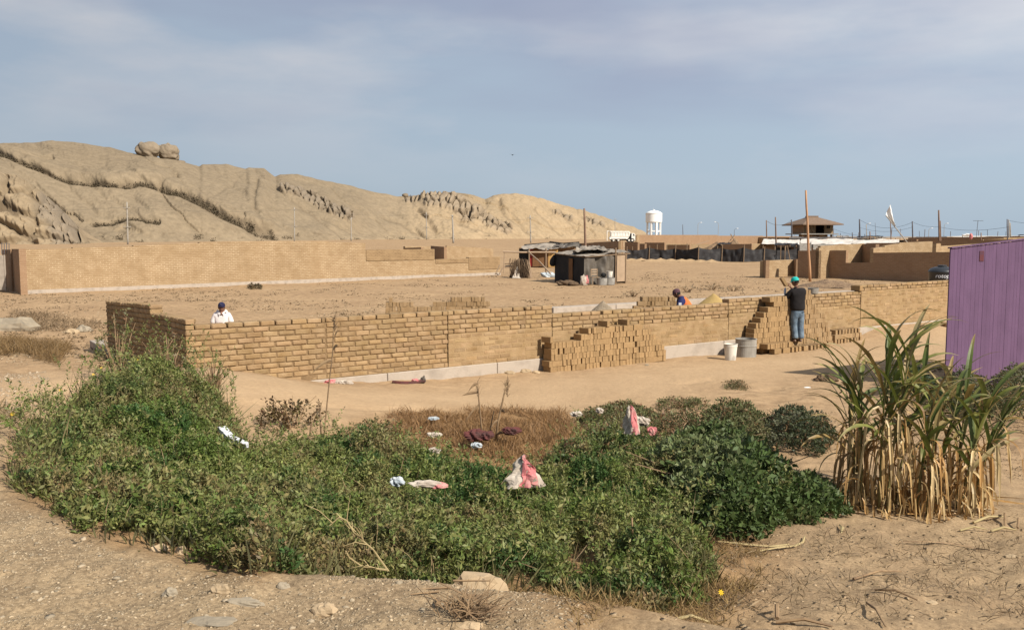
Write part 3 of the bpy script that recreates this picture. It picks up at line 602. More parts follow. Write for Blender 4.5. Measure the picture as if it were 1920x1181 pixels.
# ------------------------------------------------------------------ front adobe wall with its brick courses
BL, BH, BG = 0.268, 0.082, 0.0125    # brick length, height, joint
TH = 0.24
def brick_courses(mb, mm, s0, s1, z0, n, org, ax, back, deep_from, joints, seed, slope=0.0, top_gap=True):
    """bricks into mb, mud joints into mm; s runs along ax from org, thickness goes along back"""
    r_ = random.Random(seed); up = Vector((0, 0, 1)); Z = lambda s, z: org + ax * s + up * (z + slope * (s - s0))
    for i in range(n):
        z = z0 + i * (BH + BG) + BG * 0.3; s = s0 - (0.14 if i % 2 else 0.0) * 1.0; deep = i >= deep_from; top = i == n - 1; short = False
        while s < s1 - 0.03:
            L_ = BL * r_.uniform(0.93, 1.05) * ((.5 if i % 2 else .97) if short else 1); short = False; a = max(s, s0); b = min(s + L_, s1)
            if any(a < j < b for j in joints):
                b = min(j for j in joints if a < j < b) - 0.008; short = True
            if b - a > 0.05:
                g = r_.uniform(0.86, 1.16); hgt = BH * r_.uniform(0.93, 1.04); fr = r_.uniform(-0.006, 0.006)
                mb.tint = (g * r_.uniform(0.98, 1.02), g, g * r_.uniform(0.94, 1.04))
                c = Z((a + b) / 2, z + hgt / 2) + back * (TH / 2 - fr); k0 = len(mb.v); mb.box(c, (b - a, TH, hgt), (ax, back, up), ch=r_.uniform(0.007, 0.019))
                for q_ in range(k0, len(mb.v)): v_ = mb.v[q_]; mb.v[q_] = (v_[0] + r_.uniform(-.003, .003), v_[1] + r_.uniform(-.003, .003), v_[2] + r_.uniform(-.003, .003))
            s = b + BG * r_.uniform(0.8, 1.7) * (1.3 if deep else 0.9)
        if top: continue
        rec = r_.uniform(0.013, 0.022) if deep else r_.uniform(0.001, 0.005)
        zz = z + BH; mm.box(Z((s0 + s1) / 2, (z - BG + z + BH + BG) / 2) + back * (TH / 2), (s1 - s0 - 0.01, TH - 2 * rec, BH + 2 * BG - 0.002), (ax, back, up)) if slope == 0 else mm.box(Z((s0 + s1) / 2, z + BH / 2) + back * (TH / 2), (s1 - s0 - 0.01, TH - 2 * rec, BH + 2 * BG - 0.002), ((ax + up * slope).normalized(), back, up))
def front_wall():
    t = thing('adobe_wall', 'long low adobe brick wall of the near yard, on a pale concrete footing', 'wall', tuple(wp(0)))
    s = {u: s_of_u(u) for u in (350, 360, 612, 840, 1035, 1207, 1364, 1610, 1790)}
    zf = 0.24
    org = wp(0)
    deep = MB(); deepm = MB(); pale = MB(); palem = MB()
    # section with open dark joints
    brick_courses(deep, deepm, s[350], s[840], zf, 12, org, WD, WN, 1, [s[612]], 1)
    brick_courses(deep, deepm, s[350], s[350] + 0.14, zf + 12 * (BH + BG), 1, org, WD, WN, 0, [], 5)
    # sections with flush joints below and open joints in the upper courses
    for a, b, n, k, js, sd in ((840, 1035, 12, 8, [s_of_u(985)], 2), (1035, 1364, 10, 7, [s_of_u(1130), s[1207]], 3), (1364, 1610, 11, 8, [s_of_u(1500)], 4)):
        brick_courses(pale, palem, s[a] + 0.012, s[b], zf, k, org, WD, WN, 99, js, sd)
        brick_courses(deep, deepm, s[a] + 0.012, s[b], zf + k * (BH + BG), n - k, org, WD, WN, 0, js, sd + 10)
    mk('brickwork', deep, M['brick'], t, smooth=False); mk('mortar', deepm, M['mortar'], t)
    mk('brickwork', pale, M['brick'], t); mk('mortar', palem, M['mortar_pale'], t)
    f = MB(); x = s[350] - 0.05
    js = [s[350] - 0.05, s_of_u(560), s_of_u(725), s_of_u(931), s_of_u(1120), s_of_u(1355), s_of_u(1560), s[1790] + 3]
    for a, b in zip(js[:-1], js[1:]):
        f.box(wp((a + b) / 2, TH / 2, -0.18), (b - a - 0.012, TH + 0.07, 0.84), (WD, WN, Vector((0, 0, 1))), ch=0.01)
    mk('footing', f, M['found'], t)
    t2 = thing('adobe_wall', 'taller adobe wall with flush pale joints, between the man and the purple boards', 'wall', tuple(wp(s[1610])))
    a = MB(); b = MB(); brick_courses(a, b, s[1610] + 0.02, s[1790] + 2.5, zf + 0.003, 12, org, WD, WN, 99, [s_of_u(1697)], 8)
    c = MB(); d = MB(); brick_courses(c, d, s[1610] + 0.02, s[1790] + 2.5, zf + 12 * (BH + BG), 1, org, WD, WN, 0, [], 9)
    c2 = MB(); c2.box(wp(s[1610] - 0.06, TH / 2 - 0.02, 1.37), (0.14, 0.30, 0.16), (WD, WN, Vector((0, 0, 1))), ch=0.01)
    mk('brickwork', a, M['brick'], t2); mk('mortar', b, M['mortar_pale'], t2); mk('top_course', c, M['brick'], t2)
    tag(mk('adobe_brick', c2, M['brick_loose']), 'single dark-ended adobe brick standing proud where the wall steps up beside the man', 'brick')
    # return wall at the left corner
    t3 = thing('adobe_wall', 'shaded return wall at the left corner, half hidden by the green mound', 'wall', tuple(wp(s[350])))
    a = MB(); b = MB(); co = wp(s[350]); ax = WN; bk = WD
    brick_courses(a, b, TH + 0.01, 2.55, zf, 13, co, ax, bk, 0, [], 21, slope=-0.030)
    brick_courses(a, b, 2.56, 7.0, zf, 14, co, ax, bk, 0, [], 22, slope=-0.045)
    mk('brickwork', a, M['brick'], t3); mk('mortar', b, M['mortar'], t3)
    f = MB(); f.box(co + WN * 5.2 + WD * (TH / 2) + Vector((0, 0, -0.18)), (TH + 0.08, 7.6 + TH, 0.84), (WD, WN, Vector((0, 0, 1))), ch=0.01); mk('footing', f, M['found'], t3)
front_wall()
# back footing of the same plot
p0 = atz(1036, 577.5, 0.24); p1 = atz(1602, 545.5, 0.24)
ax = (p1 - p0); ax.z = 0; Lb = ax.length; ax.normalize(); nb_ = Vector((-ax.y, ax.x, 0))
f = MB()
for i in range(6):
    f.box(p0 + ax * (Lb * (i + .5) / 6) + nb_ * 0.2 + Vector((0, 0, -0.3)), (Lb / 6 - 0.02, 0.5, 0.62), (ax, nb_, Vector((0, 0, 1))), ch=0.01)
tag(mk('wall_footing', f, M['found']), 'pale concrete footing strip across the yard behind the heaps', 'footing')

# ------------------------------------------------------------------ adobe bricks in stacks
BR = []     # (centre, rz, dims-order)  dims 'e' end-on / 's' side-on, both standing on edge; 'f' flat
BW_, BT_, BLn = 0.088, 0.127, 0.27
def brick_mesh(i):
    r_ = random.Random(100 + i); mb = MB(); mb.box((0, 0, 0), (BW_, BLn, BT_), ch=0.006)
    me = bpy.data.meshes.new('adobe_brick'); me.from_pydata([(x + r_.uniform(-.003, .003), y + r_.uniform(-.004, .004), z + r_.uniform(-.003, .003)) for x, y, z in mb.v], [], mb.f); me.materials.append(M['brick_loose']); return me
BMESH = [brick_mesh(i) for i in range(6)]
def stack_rows(rows, org, ax, bk, z0, key, seed, p_side=0.13, gap=(0.001, 0.012), rowdep=0.0):
    r_ = random.Random(seed)
    for i, (a, b, dep) in enumerate(rows):
        s = a; ix = 0; z = z0 + i * (BT_ + 0.001) + BT_ / 2
        while s < b - 0.04:
            side = r_.random() < p_side and b - s > 0.3
            w = BLn if side else BW_; d = -(dep - (BW_ if side else BLn) / 2 + r_.uniform(-0.014, 0.014))
            c = org + ax * (s + w / 2) + bk * d + Vector((0, 0, z + r_.uniform(-.002, .002)))
            rz = math.atan2(ax.y, ax.x) + (math.pi / 2 if side else 0) + r_.uniform(-0.05, 0.05)
            ix += 1; BR.append((c, rz, key, (seed, i, ix)))
            if side: BR.append((c + bk * 0.092, rz, key + '*', 0))
            s += w + r_.uniform(*gap) + (0.03 if r_.random() < 0.05 else 0)
def so(u, off): return s_of_u(u, off)
zb1 = -0.04
o1 = 0.36
stack_rows([(so(1032, -o1), so(1246, -o1), o1), (so(1030, -o1), so(1246, -o1), o1), (so(1034, -o1), so(1245, -o1), o1), (so(1034, -o1), so(1242, -o1), o1 - .01), (so(1036, -o1), so(1230, -o1), o1 - .02),
            (so(1090, -o1), so(1222, -o1), o1 - .02), (so(1112, -o1), so(1208, -o1), o1 - .02)], wp(0), WD, WN, zb1, 'a', 1)
for u, rw in ((1022, 5), (1093, 6), (1103, 6), (1128, 7), (1165, 7)):
    BR.append((wp(so(u, -.2) + .04, -.22, zb1 + rw * .128 + .064), math.atan2(WD.y, WD.x) + 0.2, 'a', 5))
o2 = 0.40; zb2 = -0.11
L2 = [1429, 1409, 1411, 1413, 1415, 1418, 1427, 1434, 1441, 1452, 1445, 1500]; R2 = [1570, 1562, 1558, 1557, 1552, 1549, 1548, 1533, 1532, 1530, 1526, 1523]
stack_rows([(so(l, -o2), so(r2_, -o2), o2 - i * .008) for i, (l, r2_) in enumerate(zip(L2, R2))], wp(0), WD, WN, zb2, 'b', 2, 0.12)
stack_rows([(so(1452, -.72), so(1546, -.72), .72)], wp(0), WD, WN, zb2, 'b', 3, 0.3, (0.0, 0.09))
stack_rows([(so(1440, -.66), so(1486, -.66), .66), ], wp(0), WD, WN, zb2 + .128, 'b', 4, 0.1)
stack_rows([(so(1564, -.45), so(1618, -.45), .45)], wp(0), WD, WN, -.08, 'c', 5, 0, (0.05, 0.06))
stack_rows([(so(1564, -.45), so(1613, -.45), .45)], wp(0), WD, WN, -.08 + .128, 'c', 6, 0.8, (0.0, 0.02))
stack_rows([(so(1566, -.45), so(1611, -.45), .45)], wp(0), WD, WN, -.08 + .256, 'c', 7, 0, (0.05, 0.06))
for u, k in ((1548, 0), (1728, 1), (1741, 2), (1768, 3)):
    pp = wp(so(u, -.7), -.7); BR.append((Vector((pp.x, pp.y, gz(pp.x, pp.y) + .05)), k * 1.1, 'd', k))
# two stacks behind the wall
ya = 24.3; oa = Vector((xat(722, ya), ya, 0)); axA = Vector((1, 0.10, 0)).normalized(); bkA = Vector((-0.10, 1, 0)).normalized()
za = gz(oa.x + 1.3, ya)
for i in range(9):
    a0 = 0.0; b0 = 2.86 - (0.06 if i > 7 else 0)
    if i == 7: stack_rows([(0.0, 0.75, 0)], oa, axA, bkA, za + i * .128, 'e', 30 + i, .15); stack_rows([(1.30, b0, 0)], oa, axA, bkA, za + i * .128, 'e', 40 + i, .15); continue
    if i == 8: stack_rows([(0.1, 0.19, 0)], oa, axA, bkA, za + i * .128, 'e', 50, 0); stack_rows([(1.8, 2.72, 0)], oa, axA, bkA, za + i * .128, 'e', 51, .1); continue
    stack_rows([(a0, b0, 0)], oa, axA, bkA, za + i * .128, 'e', 20 + i, .25)
yc = 25.2; oc = Vector((xat(1189, yc), yc, 0)); zc = gz(oc.x + .6, yc)
for i in range(9):
    stack_rows([(0.12 if i == 7 else (0.24 if i == 8 else 0.0), 1.36 if i < 8 else 1.2, 0)], oc, axA, bkA, zc + i * .128, 'f', 60 + i, .25)
LAB = {'a': ('adobe brick stood on edge in the low stack left of the buckets', 'bricks of the low stack'), 'b': ('adobe brick in the tall stepped stack the standing man works on', 'bricks of the tall stack'),
       'c': ('adobe brick in the small spaced stack right of the standing man', 'bricks of the small spaced stack'), 'd': ('loose adobe brick lying on the sand near the wall foot', 'loose bricks'),
       'e': ('adobe brick in the stack behind the wall', 'bricks behind the wall'), 'f': ('adobe brick in the stack beside the orange vest', 'bricks behind the wall')}
ORD = ['', 'first', 'second', 'third', 'fourth', 'fifth', 'sixth', 'seventh', 'eighth', 'ninth', 'tenth', 'eleventh', 'twelfth', 'thirteenth', 'fourteenth', 'fifteenth', 'sixteenth', 'seventeenth', 'eighteenth', 'nineteenth', 'twentieth'] + ['twenty-' + w for w in ('first', 'second', 'third', 'fourth', 'fifth', 'sixth', 'seventh', 'eighth', 'ninth')] + ['thirtieth'] + ['thirty-' + w for w in ('first', 'second', 'third', 'fourth', 'fifth', 'sixth', 'seventh', 'eighth', 'ninth')]
NEXTRA = {}
def blabel(k, q):
    if isinstance(q, tuple):
        sd, i, ix = q
        w = {1: 'low stack', 2: 'tall stack', 5: 'small spaced stack', 6: 'small spaced stack', 7: 'small spaced stack'}.get(sd)
        if sd in (6, 7): i = sd - 5
        if w: return 'adobe brick, %s from the left in row %s up of the %s' % (ORD[ix], ORD[i + 1], w)
        if sd == 3: return 'adobe brick, %s from the left in the ground row jutting before the tall stack' % ORD[ix]
        if sd == 4: return 'adobe brick, %s from the left on the ledge left of the standing man' % ORD[ix]
        return None
    NEXTRA[k] = NEXTRA.get(k, 0) + 1
    if k == 'a': return 'adobe brick laid crosswise on the low stack, %s such brick counted nearest first' % ORD[NEXTRA[k]]
    if k == 'd': return 'loose adobe brick on the sand at the wall foot, %s nearest to the camera' % ORD[NEXTRA[k]]
def vis(b):
    c, rz, k, s_ = b
    if k.endswith('*'): return 1e6
    if k in 'ef' and c.z < 1.0: return 1e5
    if k == 'b' and c.z < 0.1 and False: return 1e4
    return c.length
BR.sort(key=vis)
rest_v = []; rest_f = []
for i, (c, rz, k, s_) in enumerate(BR):
    me = BMESH[i % 6]
    if i < 296:
        o = bpy.data.objects.new('adobe_brick', me); COL.objects.link(o); o.location = c; o.rotation_euler = (0, 0, rz)
        k = k[0]; o['label'] = blabel(k, s_) or LAB[k][0]; o['category'] = 'brick'; o['group'] = LAB[k][1]
    else:
        mt = Matrix.Translation(c) @ Matrix.Rotation(rz, 4, 'Z'); b = len(rest_v); rest_v += [tuple(mt @ v.co) for v in me.vertices]; rest_f += [tuple(j + b for j in p.vertices) for p in me.polygons]
mb = MB(); mb.v = rest_v; mb.f = rest_f; rr_ = random.Random(3); mb.c = []
for i in range(len(rest_v) // 24): g = rr_.uniform(0.88, 1.1); mb.c += [(g, g, g)] * 24
tag(mk('stacked_bricks', mb, M['brick']), 'remaining adobe bricks inside the stacks and behind the wall', 'bricks', None, 'stuff')

# ------------------------------------------------------------------ far and middle walls: straight runs with brick pattern
def wall(label, u0, y0, u1, y1, tops, zb=None, th=0.25, mat='wall_tan', foot=0.0, group=None, name='adobe_wall', cat='wall'):
    """tops: list of (fraction start, fraction end, top v at start, top v at end) or heights"""
    a = Vector((xat(u0, y0), y0, 0)); b = Vector((xat(u1, y1), y1, 0)); d = b - a; Lw = d.length
    if zb is None: zb = min(gz(a.x, a.y), gz(b.x, b.y)) - 0.15
    rz = math.atan2(d.y, d.x); mb = MB(); ft = MB()
    for (f0, f1, v0, v1) in tops:
        ya_ = y0 + (y1 - y0) * f0; yb_ = y0 + (y1 - y0) * f1; za_ = zat(v0, ya_) if v0 > 60 else v0; zb_ = zat(v1, yb_) if v1 > 60 else v1
        x0, x1 = f0 * Lw, f1 * Lw
        vs = [(x0, 0, zb), (x1, 0, zb), (x1, th, zb), (x0, th, zb), (x0, 0, za_), (x1, 0, zb_), (x1, th, zb_), (x0, th, za_)]
        mb.add(vs, [(3, 2, 1, 0), (4, 5, 6, 7), (0, 1, 5, 4), (2, 3, 7, 6), (1, 2, 6, 5), (3, 0, 4, 7)])
    if foot:
        t = thing(name, label, cat, a, group, rz); mk('brickwork', mb, M[mat], t, loc=(0, 0, 0))
        ft.box((Lw / 2, th / 2, zb - .2 + foot / 2), (Lw, th + 0.12, foot + 0.4 + 0.15)); mk('footing', ft, M['found'], t, loc=(0, 0, 0)); return t
    o = mk(name, mb, M[mat], None, loc=(0, 0, 0)); o.location = a; o.rotation_euler = (0, 0, rz); return tag(o, label, cat, group)
# big left wall in its sections
YL = lambda u: 2.85 * F / (552 - (u - 40) * (552 - 515) / 895 - 443)
for lab, u0, u1, tops, mt in (('long tall adobe wall across the left of the yard below the hill', 40, 686, [(0, .12, 468, 466), (.12, .27, 464.5, 462), (.27, .45, 460.5, 456), (.45, .62, 454.5, 452.5), (.62, .86, 452.5, 452.5), (.86, 1, 453.5, 456)], 'wall_tan'),
                             ('lower adobe wall stretch whose upper courses show dark joints', 686, 815, [(0, 1, 469, 467)], 'wall_tan'),
                             ('low adobe wall stretch ending beside the thatched screen', 815, 938, [(0, .5, 487, 484), (.5, 1, 482.5, 481)], 'wall_tan')):
    wall(lab, u0, YL(u0), u1, YL(u1), tops, mat=mt, foot=0.28)
# courses with dark joints laid proud on the lower stretches
for lab, u0, u1, v0, v1, w0, w1 in (('upper courses with open dark joints on the low left wall', 687, 814, 468.6, 467.2, 489, 487), ('patch of courses with open joints at the right end of the left wall', 879, 937, 482.6, 481.5, 506, 503.5), ('band of thin open courses beside the jointed patch', 817, 878, 486.6, 484.4, 494, 492)):
    y0, y1 = YL(u0) - 0.02, YL(u1) - 0.02; a = Vector((xat(u0, y0), y0, 0)); b = Vector((xat(u1, y1), y1, 0)); d = b - a; mb = MB(); Lw = d.length
    mb.add([(0, -.02, zat(w0, y0)), (Lw, -.02, zat(w1, y1)), (Lw, .25, zat(w1, y1)), (0, .25, zat(w0, y0)), (0, -.02, zat(v0, y0)), (Lw, -.02, zat(v1, y1)), (Lw, .3, zat(v1, y1) + .003), (0, .3, zat(v0, y0) + .003)], [(3, 2, 1, 0), (4, 5, 6, 7), (0, 1, 5, 4), (2, 3, 7, 6), (1, 2, 6, 5), (3, 0, 4, 7)])
    o = mk('brick_courses', mb, M['wall_joint'], None, loc=(0, 0, 0)); o.location = a; o.rotation_euler = (0, 0, math.atan2(d.y, d.x)); tag(o, lab, 'brick courses')
for lab, u0, u1, y, v0, v1 in (('tan wall end showing above the low stretch, far behind', 760, 838, 84, 462, 463), ('stub of tan wall beyond the jointed courses', 838, 925, 96, 461, 466)):
    wall(lab, u0, y, u1, y + 4, [(0, 1, v0, v1)], mat='wall_tan')
wall('dark shaded wall end above the jointed courses', 808, 82, 833, 79, [(0, 1, 461, 463)], mat='wall_shade_tone')
wall('thin dark wall top left of the shaded wall end', 757, 82, 790, 79.5, [(0, 1, 465, 464)], mat='wall_shade_tone')
# gateway at the left edge
y = 44.0
for lab, u0, y0, u1, y1, v in (('dark adobe gate pillar, the nearer of the two at the left edge', 24, 46.3, 37.5, 43.2, 467), ('dark adobe gate pillar, the farther one at the left edge', 6, 49.5, 22, 46.0, 468)):
    wall(lab, u0, y0, u1, y1, [(0, 1, v, v)], mat='wall_shade_tone', th=0.3, name='gate_pillar', cat='pillar')
mb = MB(); a = aty(-40, 545, 45.6); b = aty(8, 545, 45.2); zt_ = zat(475, 45.5)
mb.box(((a.x + b.x) / 2, 45.4, zt_ / 2), (b.x - a.x, 0.05, zt_ - .2), ch=.01)
for k in range(5): mb.box((a.x + (b.x - a.x) * k / 4.0, 45.37, zt_ / 2), (0.05, 0.06, zt_ - .15))
tag(mk('metal_gate', mb, M['found']), 'pale sheet gate panel cut off by the left edge', 'gate')
mb = MB()
for k in range(4):
    p = aty(3 + k * 4.5, 468, 47.5); mb.tube([(p.x, p.y, 1.9), (p.x + .03, p.y, zat(455 + k % 2, 47.5))], 0.02, 5)
tag(mk('rebar', mb, M['polegrey']), 'rusty reinforcing bars standing up behind the gate pillars', 'rebar')

# middle right walls
def seg(start, direction, k): return (start[0] + direction[0] * k, start[1] + direction[1] * k)
W2 = (WD.x, WD.y); N2 = (-WN.x, -WN.y)
def wallxy(label, p, q, tops, **kw):
    return wall(label, 960 + F * p[0] / p[1], p[1], 960 + F * q[0] / q[1], q[1], tops, **kw)
pA = (xat(1430, 61.5), 61.5)
pB = seg(pA, W2, 3.4)
wallxy('short low adobe wall standing alone in front of the dark cloth fence', pA, pB, [(0, 1, 489, 487)])
wall('shaded end of the short low wall', 1430, 61.6, 1435.5, 60.9, [(0, 1, 488, 488)], mat='wall_shade_tone')
wall('narrow shaded wall end beside the orange pole', 1486, 63.5, 1492, 62.6, [(0, 1, 486, 486)], mat='wall_shade_tone')
q0 = (xat(1495, 61.3), 61.3); q1 = seg(q0, N2, 1.7); wallxy('shaded adobe wall face just left of the lit corner', q0, q1, [(0, 1, 470, 470)], mat='wall_shade_tone')
q2 = seg(q1, W2, 1.15); wallxy('sunlit adobe corner pier beside the tall orange pole', q1, q2, [(0, 1, 465, 464)])
q3 = (xat(1785, 53.4), 53.4)
def fr(u):
    t = (u - 960) / F; dx = q3[0] - q2[0]; dy = q3[1] - q2[1]; return (t * q2[1] - q2[0]) / (dx - t * dy)
wallxy('long shaded adobe wall with a low gap in the middle right', q2, q3, [(0, fr(1585), 469.5, 469.5), (fr(1585), fr(1636), 493, 492.5), (fr(1636), 1, 474, 472.5)], mat='wall_shade_tone')
d0 = (xat(1537, 63.4), 63.4); d1 = seg(d0, W2, 5.2)
wallxy('sunlit adobe wall seen through the low gap', d0, d1, [(0, .45, 461.5, 459.5), (.45, 1, 459.5, 456.5)])
e0 = (xat(1606, 66.5), 66.5); e1 = seg(e0, N2, 3.4)
wallxy('added dark cross wall for the shadow right of the low gap', (xat(1600, 67.5), 67.5), (xat(1640, 64.0), 64.0), [(0, 1, 458, 458)], mat='wall_shade_tone')  # cross wall added where the sunlit wall behind falls into shadow
f0 = (xat(1636, 62.5), 62.5); f1_ = (xat(1746, 67.5), 67.5)
wallxy('sunlit adobe wall with a raised end below the leaning flag', f0, f1_, [(0, .18, 466, 463), (.18, .42, 461, 457), (.42, 1, 455, 453)])
wall('dark recess wall between two sunlit walls at right', 1745, 70, 1754, 69, [(0, 1, 456, 456)], mat='wall_shade_tone')
wall('sunlit adobe wall running behind the top of the purple boards', 1753, 62, 1990, 76, [(0, .03, 457, 457), (.03, 1, 462, 446.5)])
wall('long dark wall across the far right, lower row', 1622, 96, 1925, 84, [(0, .3, 456, 455), (.3, .75, 452, 451), (.75, 1, 449, 449)], mat='wall_shade_tone')
wall('long dark wall across the far right, upper row', 1700, 150, 1990, 128, [(0, 1, 445.6, 443)], mat='wall_shade_tone')
wall('dark wall top stub under the leaning flag pole', 1692, 110, 1716, 108, [(0, 1, 449, 449)], mat='wall_shade_tone')
wall('pale wall cap strip at the far right edge', 1840, 100, 1990, 104, [(0, .25, 449, 448), (.25, 1, 446, 444)])
wall('very long tan wall at the horizon right of the white truck', 1195, 150, 1520, 235, [(0, .35, 440.5, 440.7), (.35, .62, 442, 442.3), (.62, 1, 443, 443.2)], mat='wall_shade_tone')
wall('pale end pier of the long horizon wall', 1193, 147, 1199, 149, [(0, 1, 441, 441)])
wall('far tan wall left of the two-storey house', 1420, 200, 1500, 190, [(0, 1, 445, 445.5)])
wall('dark wall between the huts and the white truck', 1085, 112, 1163, 92, [(0, .4, 456.5, 455), (.4, 1, 454.5, 452)], mat='wall_shade_tone')
wall('sunlit pier at the end of the dark wall by the truck', 1163.5, 91.5, 1168, 93, [(0, 1, 451.5, 451.5)])
for i, (u0, u1, y0, v) in enumerate(((1171, 1195, 108, 454), (1196, 1208, 110, 457), (1208, 1245, 112, 455), (1250, 1292, 118, 459))):
    wall(('first', 'low second', 'third', 'fourth')[i] + ' dark wall piece rising over the black fence left end', u0, y0, u1, y0 - 3, [(0, 1, v, v)], mat='wall_shade_tone')
wall('sunlit strip of wall behind the cloth fence', 1195, 128, 1420, 132, [(0, .3, 456, 457), (.3, 1, 457.5, 459)])
wall('dark adobe wall behind the middle of the cloth fence', 1352, 121, 1408, 118, [(0, 1, 458, 457.5)], mat='wall_shade_tone')
wall('tan adobe wall behind the right of the cloth fence', 1408, 119, 1450, 122, [(0, 1, 457, 457)])

# ------------------------------------------------------------------ purple boards
D0 = atz(1772.5, 728, 0.0); D0 = Vector((8.20, 16.62, 0))
PD = Vector((0.885, 0.466, 0)).normalized(); PN = Vector((-PD.y, PD.x, 0))
def purple():
    t = thing('board_fence', 'purple painted wall of upright boards at the right edge', 'fence', (D0.x, D0.y, 0))
    z0 = 2.62; sl_ = 0.072; x = 0.0; r_ = random.Random(4); i = 0; mb = MB(); up = Vector((0, 0, 1))
    while x < 4.2:
        w = r_.choice((0.1, 0.115, 0.125, 0.14)); pr = r_.uniform(0, 0.0035); h0 = z0 + sl_ * x + r_.uniform(-.004, .004)
        g = r_.uniform(0.95, 1.04); mb.tint = (g, g, g)
        mb.box(D0 + PD * (x + w / 2) + PN * (0.012 - pr) + up * ((h0 - 0.1) / 2), (w - 0.003, 0.024, h0 + 0.1), (PD, PN, up), ch=0.0015); x += w; i += 1
    mk('boards', mb, M['purple_b'], t)
    fr_ = MB()
    for zz in (0.35, 1.3, 2.3): fr_.box(D0 + PD * 2.2 + PN * 0.06 + up * zz, (4.0, 0.06, 0.07), (PD, PN, up))
    for xx in (0.3, 1.4, 2.8, 4.1): fr_.box(D0 + PD * xx + PN * 0.13 + up * 1.2, (0.08, 0.08, 2.6), (PD, PN, up))
    mk('frame', fr_, M['wood'], t)
    cp = MB(); a = D0 + up * (z0 + .012) + PN * .02; b = a + PD * 4.2 + up * (4.2 * sl_); mid = (a + b) / 2
    cp.box(mid, ((b - a).length, 0.09, 0.022), ((b - a).normalized(), PN, up)); mk('cap_board', cp, M['purple'], t)
    pt = MB(); pt.box(D0 + PD * 0.905 + PN * -0.004 + up * 2.47, (0.13, 0.016, 0.2), (PD, PN, up), ch=.004); mk('rust_patch', pt, pmat('rust', (0.13, 0.035, 0.04), (0.1, 0.04, 0.06), 9), t)
pb = M['purple'].copy(); pb.name = 'purple_board'; M['purple_b'] = pb
nt = pb.node_tree; at = nt.nodes.new('ShaderNodeAttribute'); at.attribute_name = 'Col'; mx = nt.nodes.new('ShaderNodeMixRGB'); mx.blend_type = 'MULTIPLY'; mx.inputs[0].default_value = 1
pbs = nt.nodes['Principled BSDF']; src = pbs.inputs['Base Color'].links[0].from_socket; nt.links.new(src, mx.inputs[1]); nt.links.new(at.outputs['Color'], mx.inputs[2]); nt.links.new(mx.outputs[0], pbs.inputs['Base Color'])
purple()

# ------------------------------------------------------------------ poles, cables, lamps
UP = Vector((0, 0, 1))
def pole(label, u, vt, y, vb=None, du=0.0, r0=0.11, mat='poleconc', name='utility_pole', cat='pole', arms=(), group=None, parts=True):
    x0 = xat(u + du, y); zb = gz(x0, y) - 0.1; top = aty(u, vt, y); t = thing(name, label, cat, (x0, y, zb), group)
    mb = MB(); n = 7; pts = [Vector((x0, y, zb)).lerp(top, i / (n - 1)) + Vector((math.sin(i * 2.1) * .012, 0, 0)) * (r0 < .09) for i in range(n)]
    mb.tube(pts, [r0 * (1.15 - 0.4 * i / (n - 1)) for i in range(n)], 9); mk('shaft', mb, M[mat], t, smooth=True)
    for f, w in arms:
        c = Vector((x0, y, zb)).lerp(top, f); a = MB(); a.box(c + Vector((0, -r0 - .05, 0)), (w, 0.09, 0.1), ch=.01)
        for sx in (-.42, 0, .42): a.lathe([(0.03, 0), (0.05, .04), (0.03, .08), (0.045, .12), (0.02, .16)], c + Vector((sx * w, -r0 - .05, .05)), 8)
        mk('crossarm', a, M['poleconc'], t)
    return top
T = {}
for k, (lab, u, vt, y, du, arms) in enumerate((('leftmost concrete pole with two crossarms below the long cleft', 238, 379, 178, 4, ((.86, 1.3), (.42, 1.6))), ('concrete pole near the dark cleft end, second from left', 552, 389, 232, 1.5, ((.93, 1.3), (.45, 1.5))),
      ('plain concrete pole below the jagged outcrop', 658.5, 408, 250, 1, ()), ('pale thin pole on the hill foot left of the brown-topped pole', 799, 398, 285, 1.5, ((.9, 1.3), (.45, 1.5))),
      ('stout pole right beside the pale thin pole', 848, 403, 205, 2.5, ((.96, 0.8),)), ('concrete pole in front of the right hill cleft above the huts', 994, 404, 205, 1, ((.9, 1.3), (.4, 1.5))), ('small far pole above the white truck', 1153, 409, 420, 0, ((.93, 1.8),)))):
    T[u] = pole(lab, u, vt, y, du=du, arms=arms, r0=0.15 if k != 4 else 0.2, group='concrete poles below the hill')
pole('brown wooden pole rising behind the grey tarp hut', 1095.5, 391, 78, du=3.5, r0=0.11, mat='polewood')
pole('tall orange bamboo mast by the sunlit corner pier', 1511, 357, 55.6, du=8.5, r0=0.078, mat='bamboo', name='bamboo_mast', cat='mast')
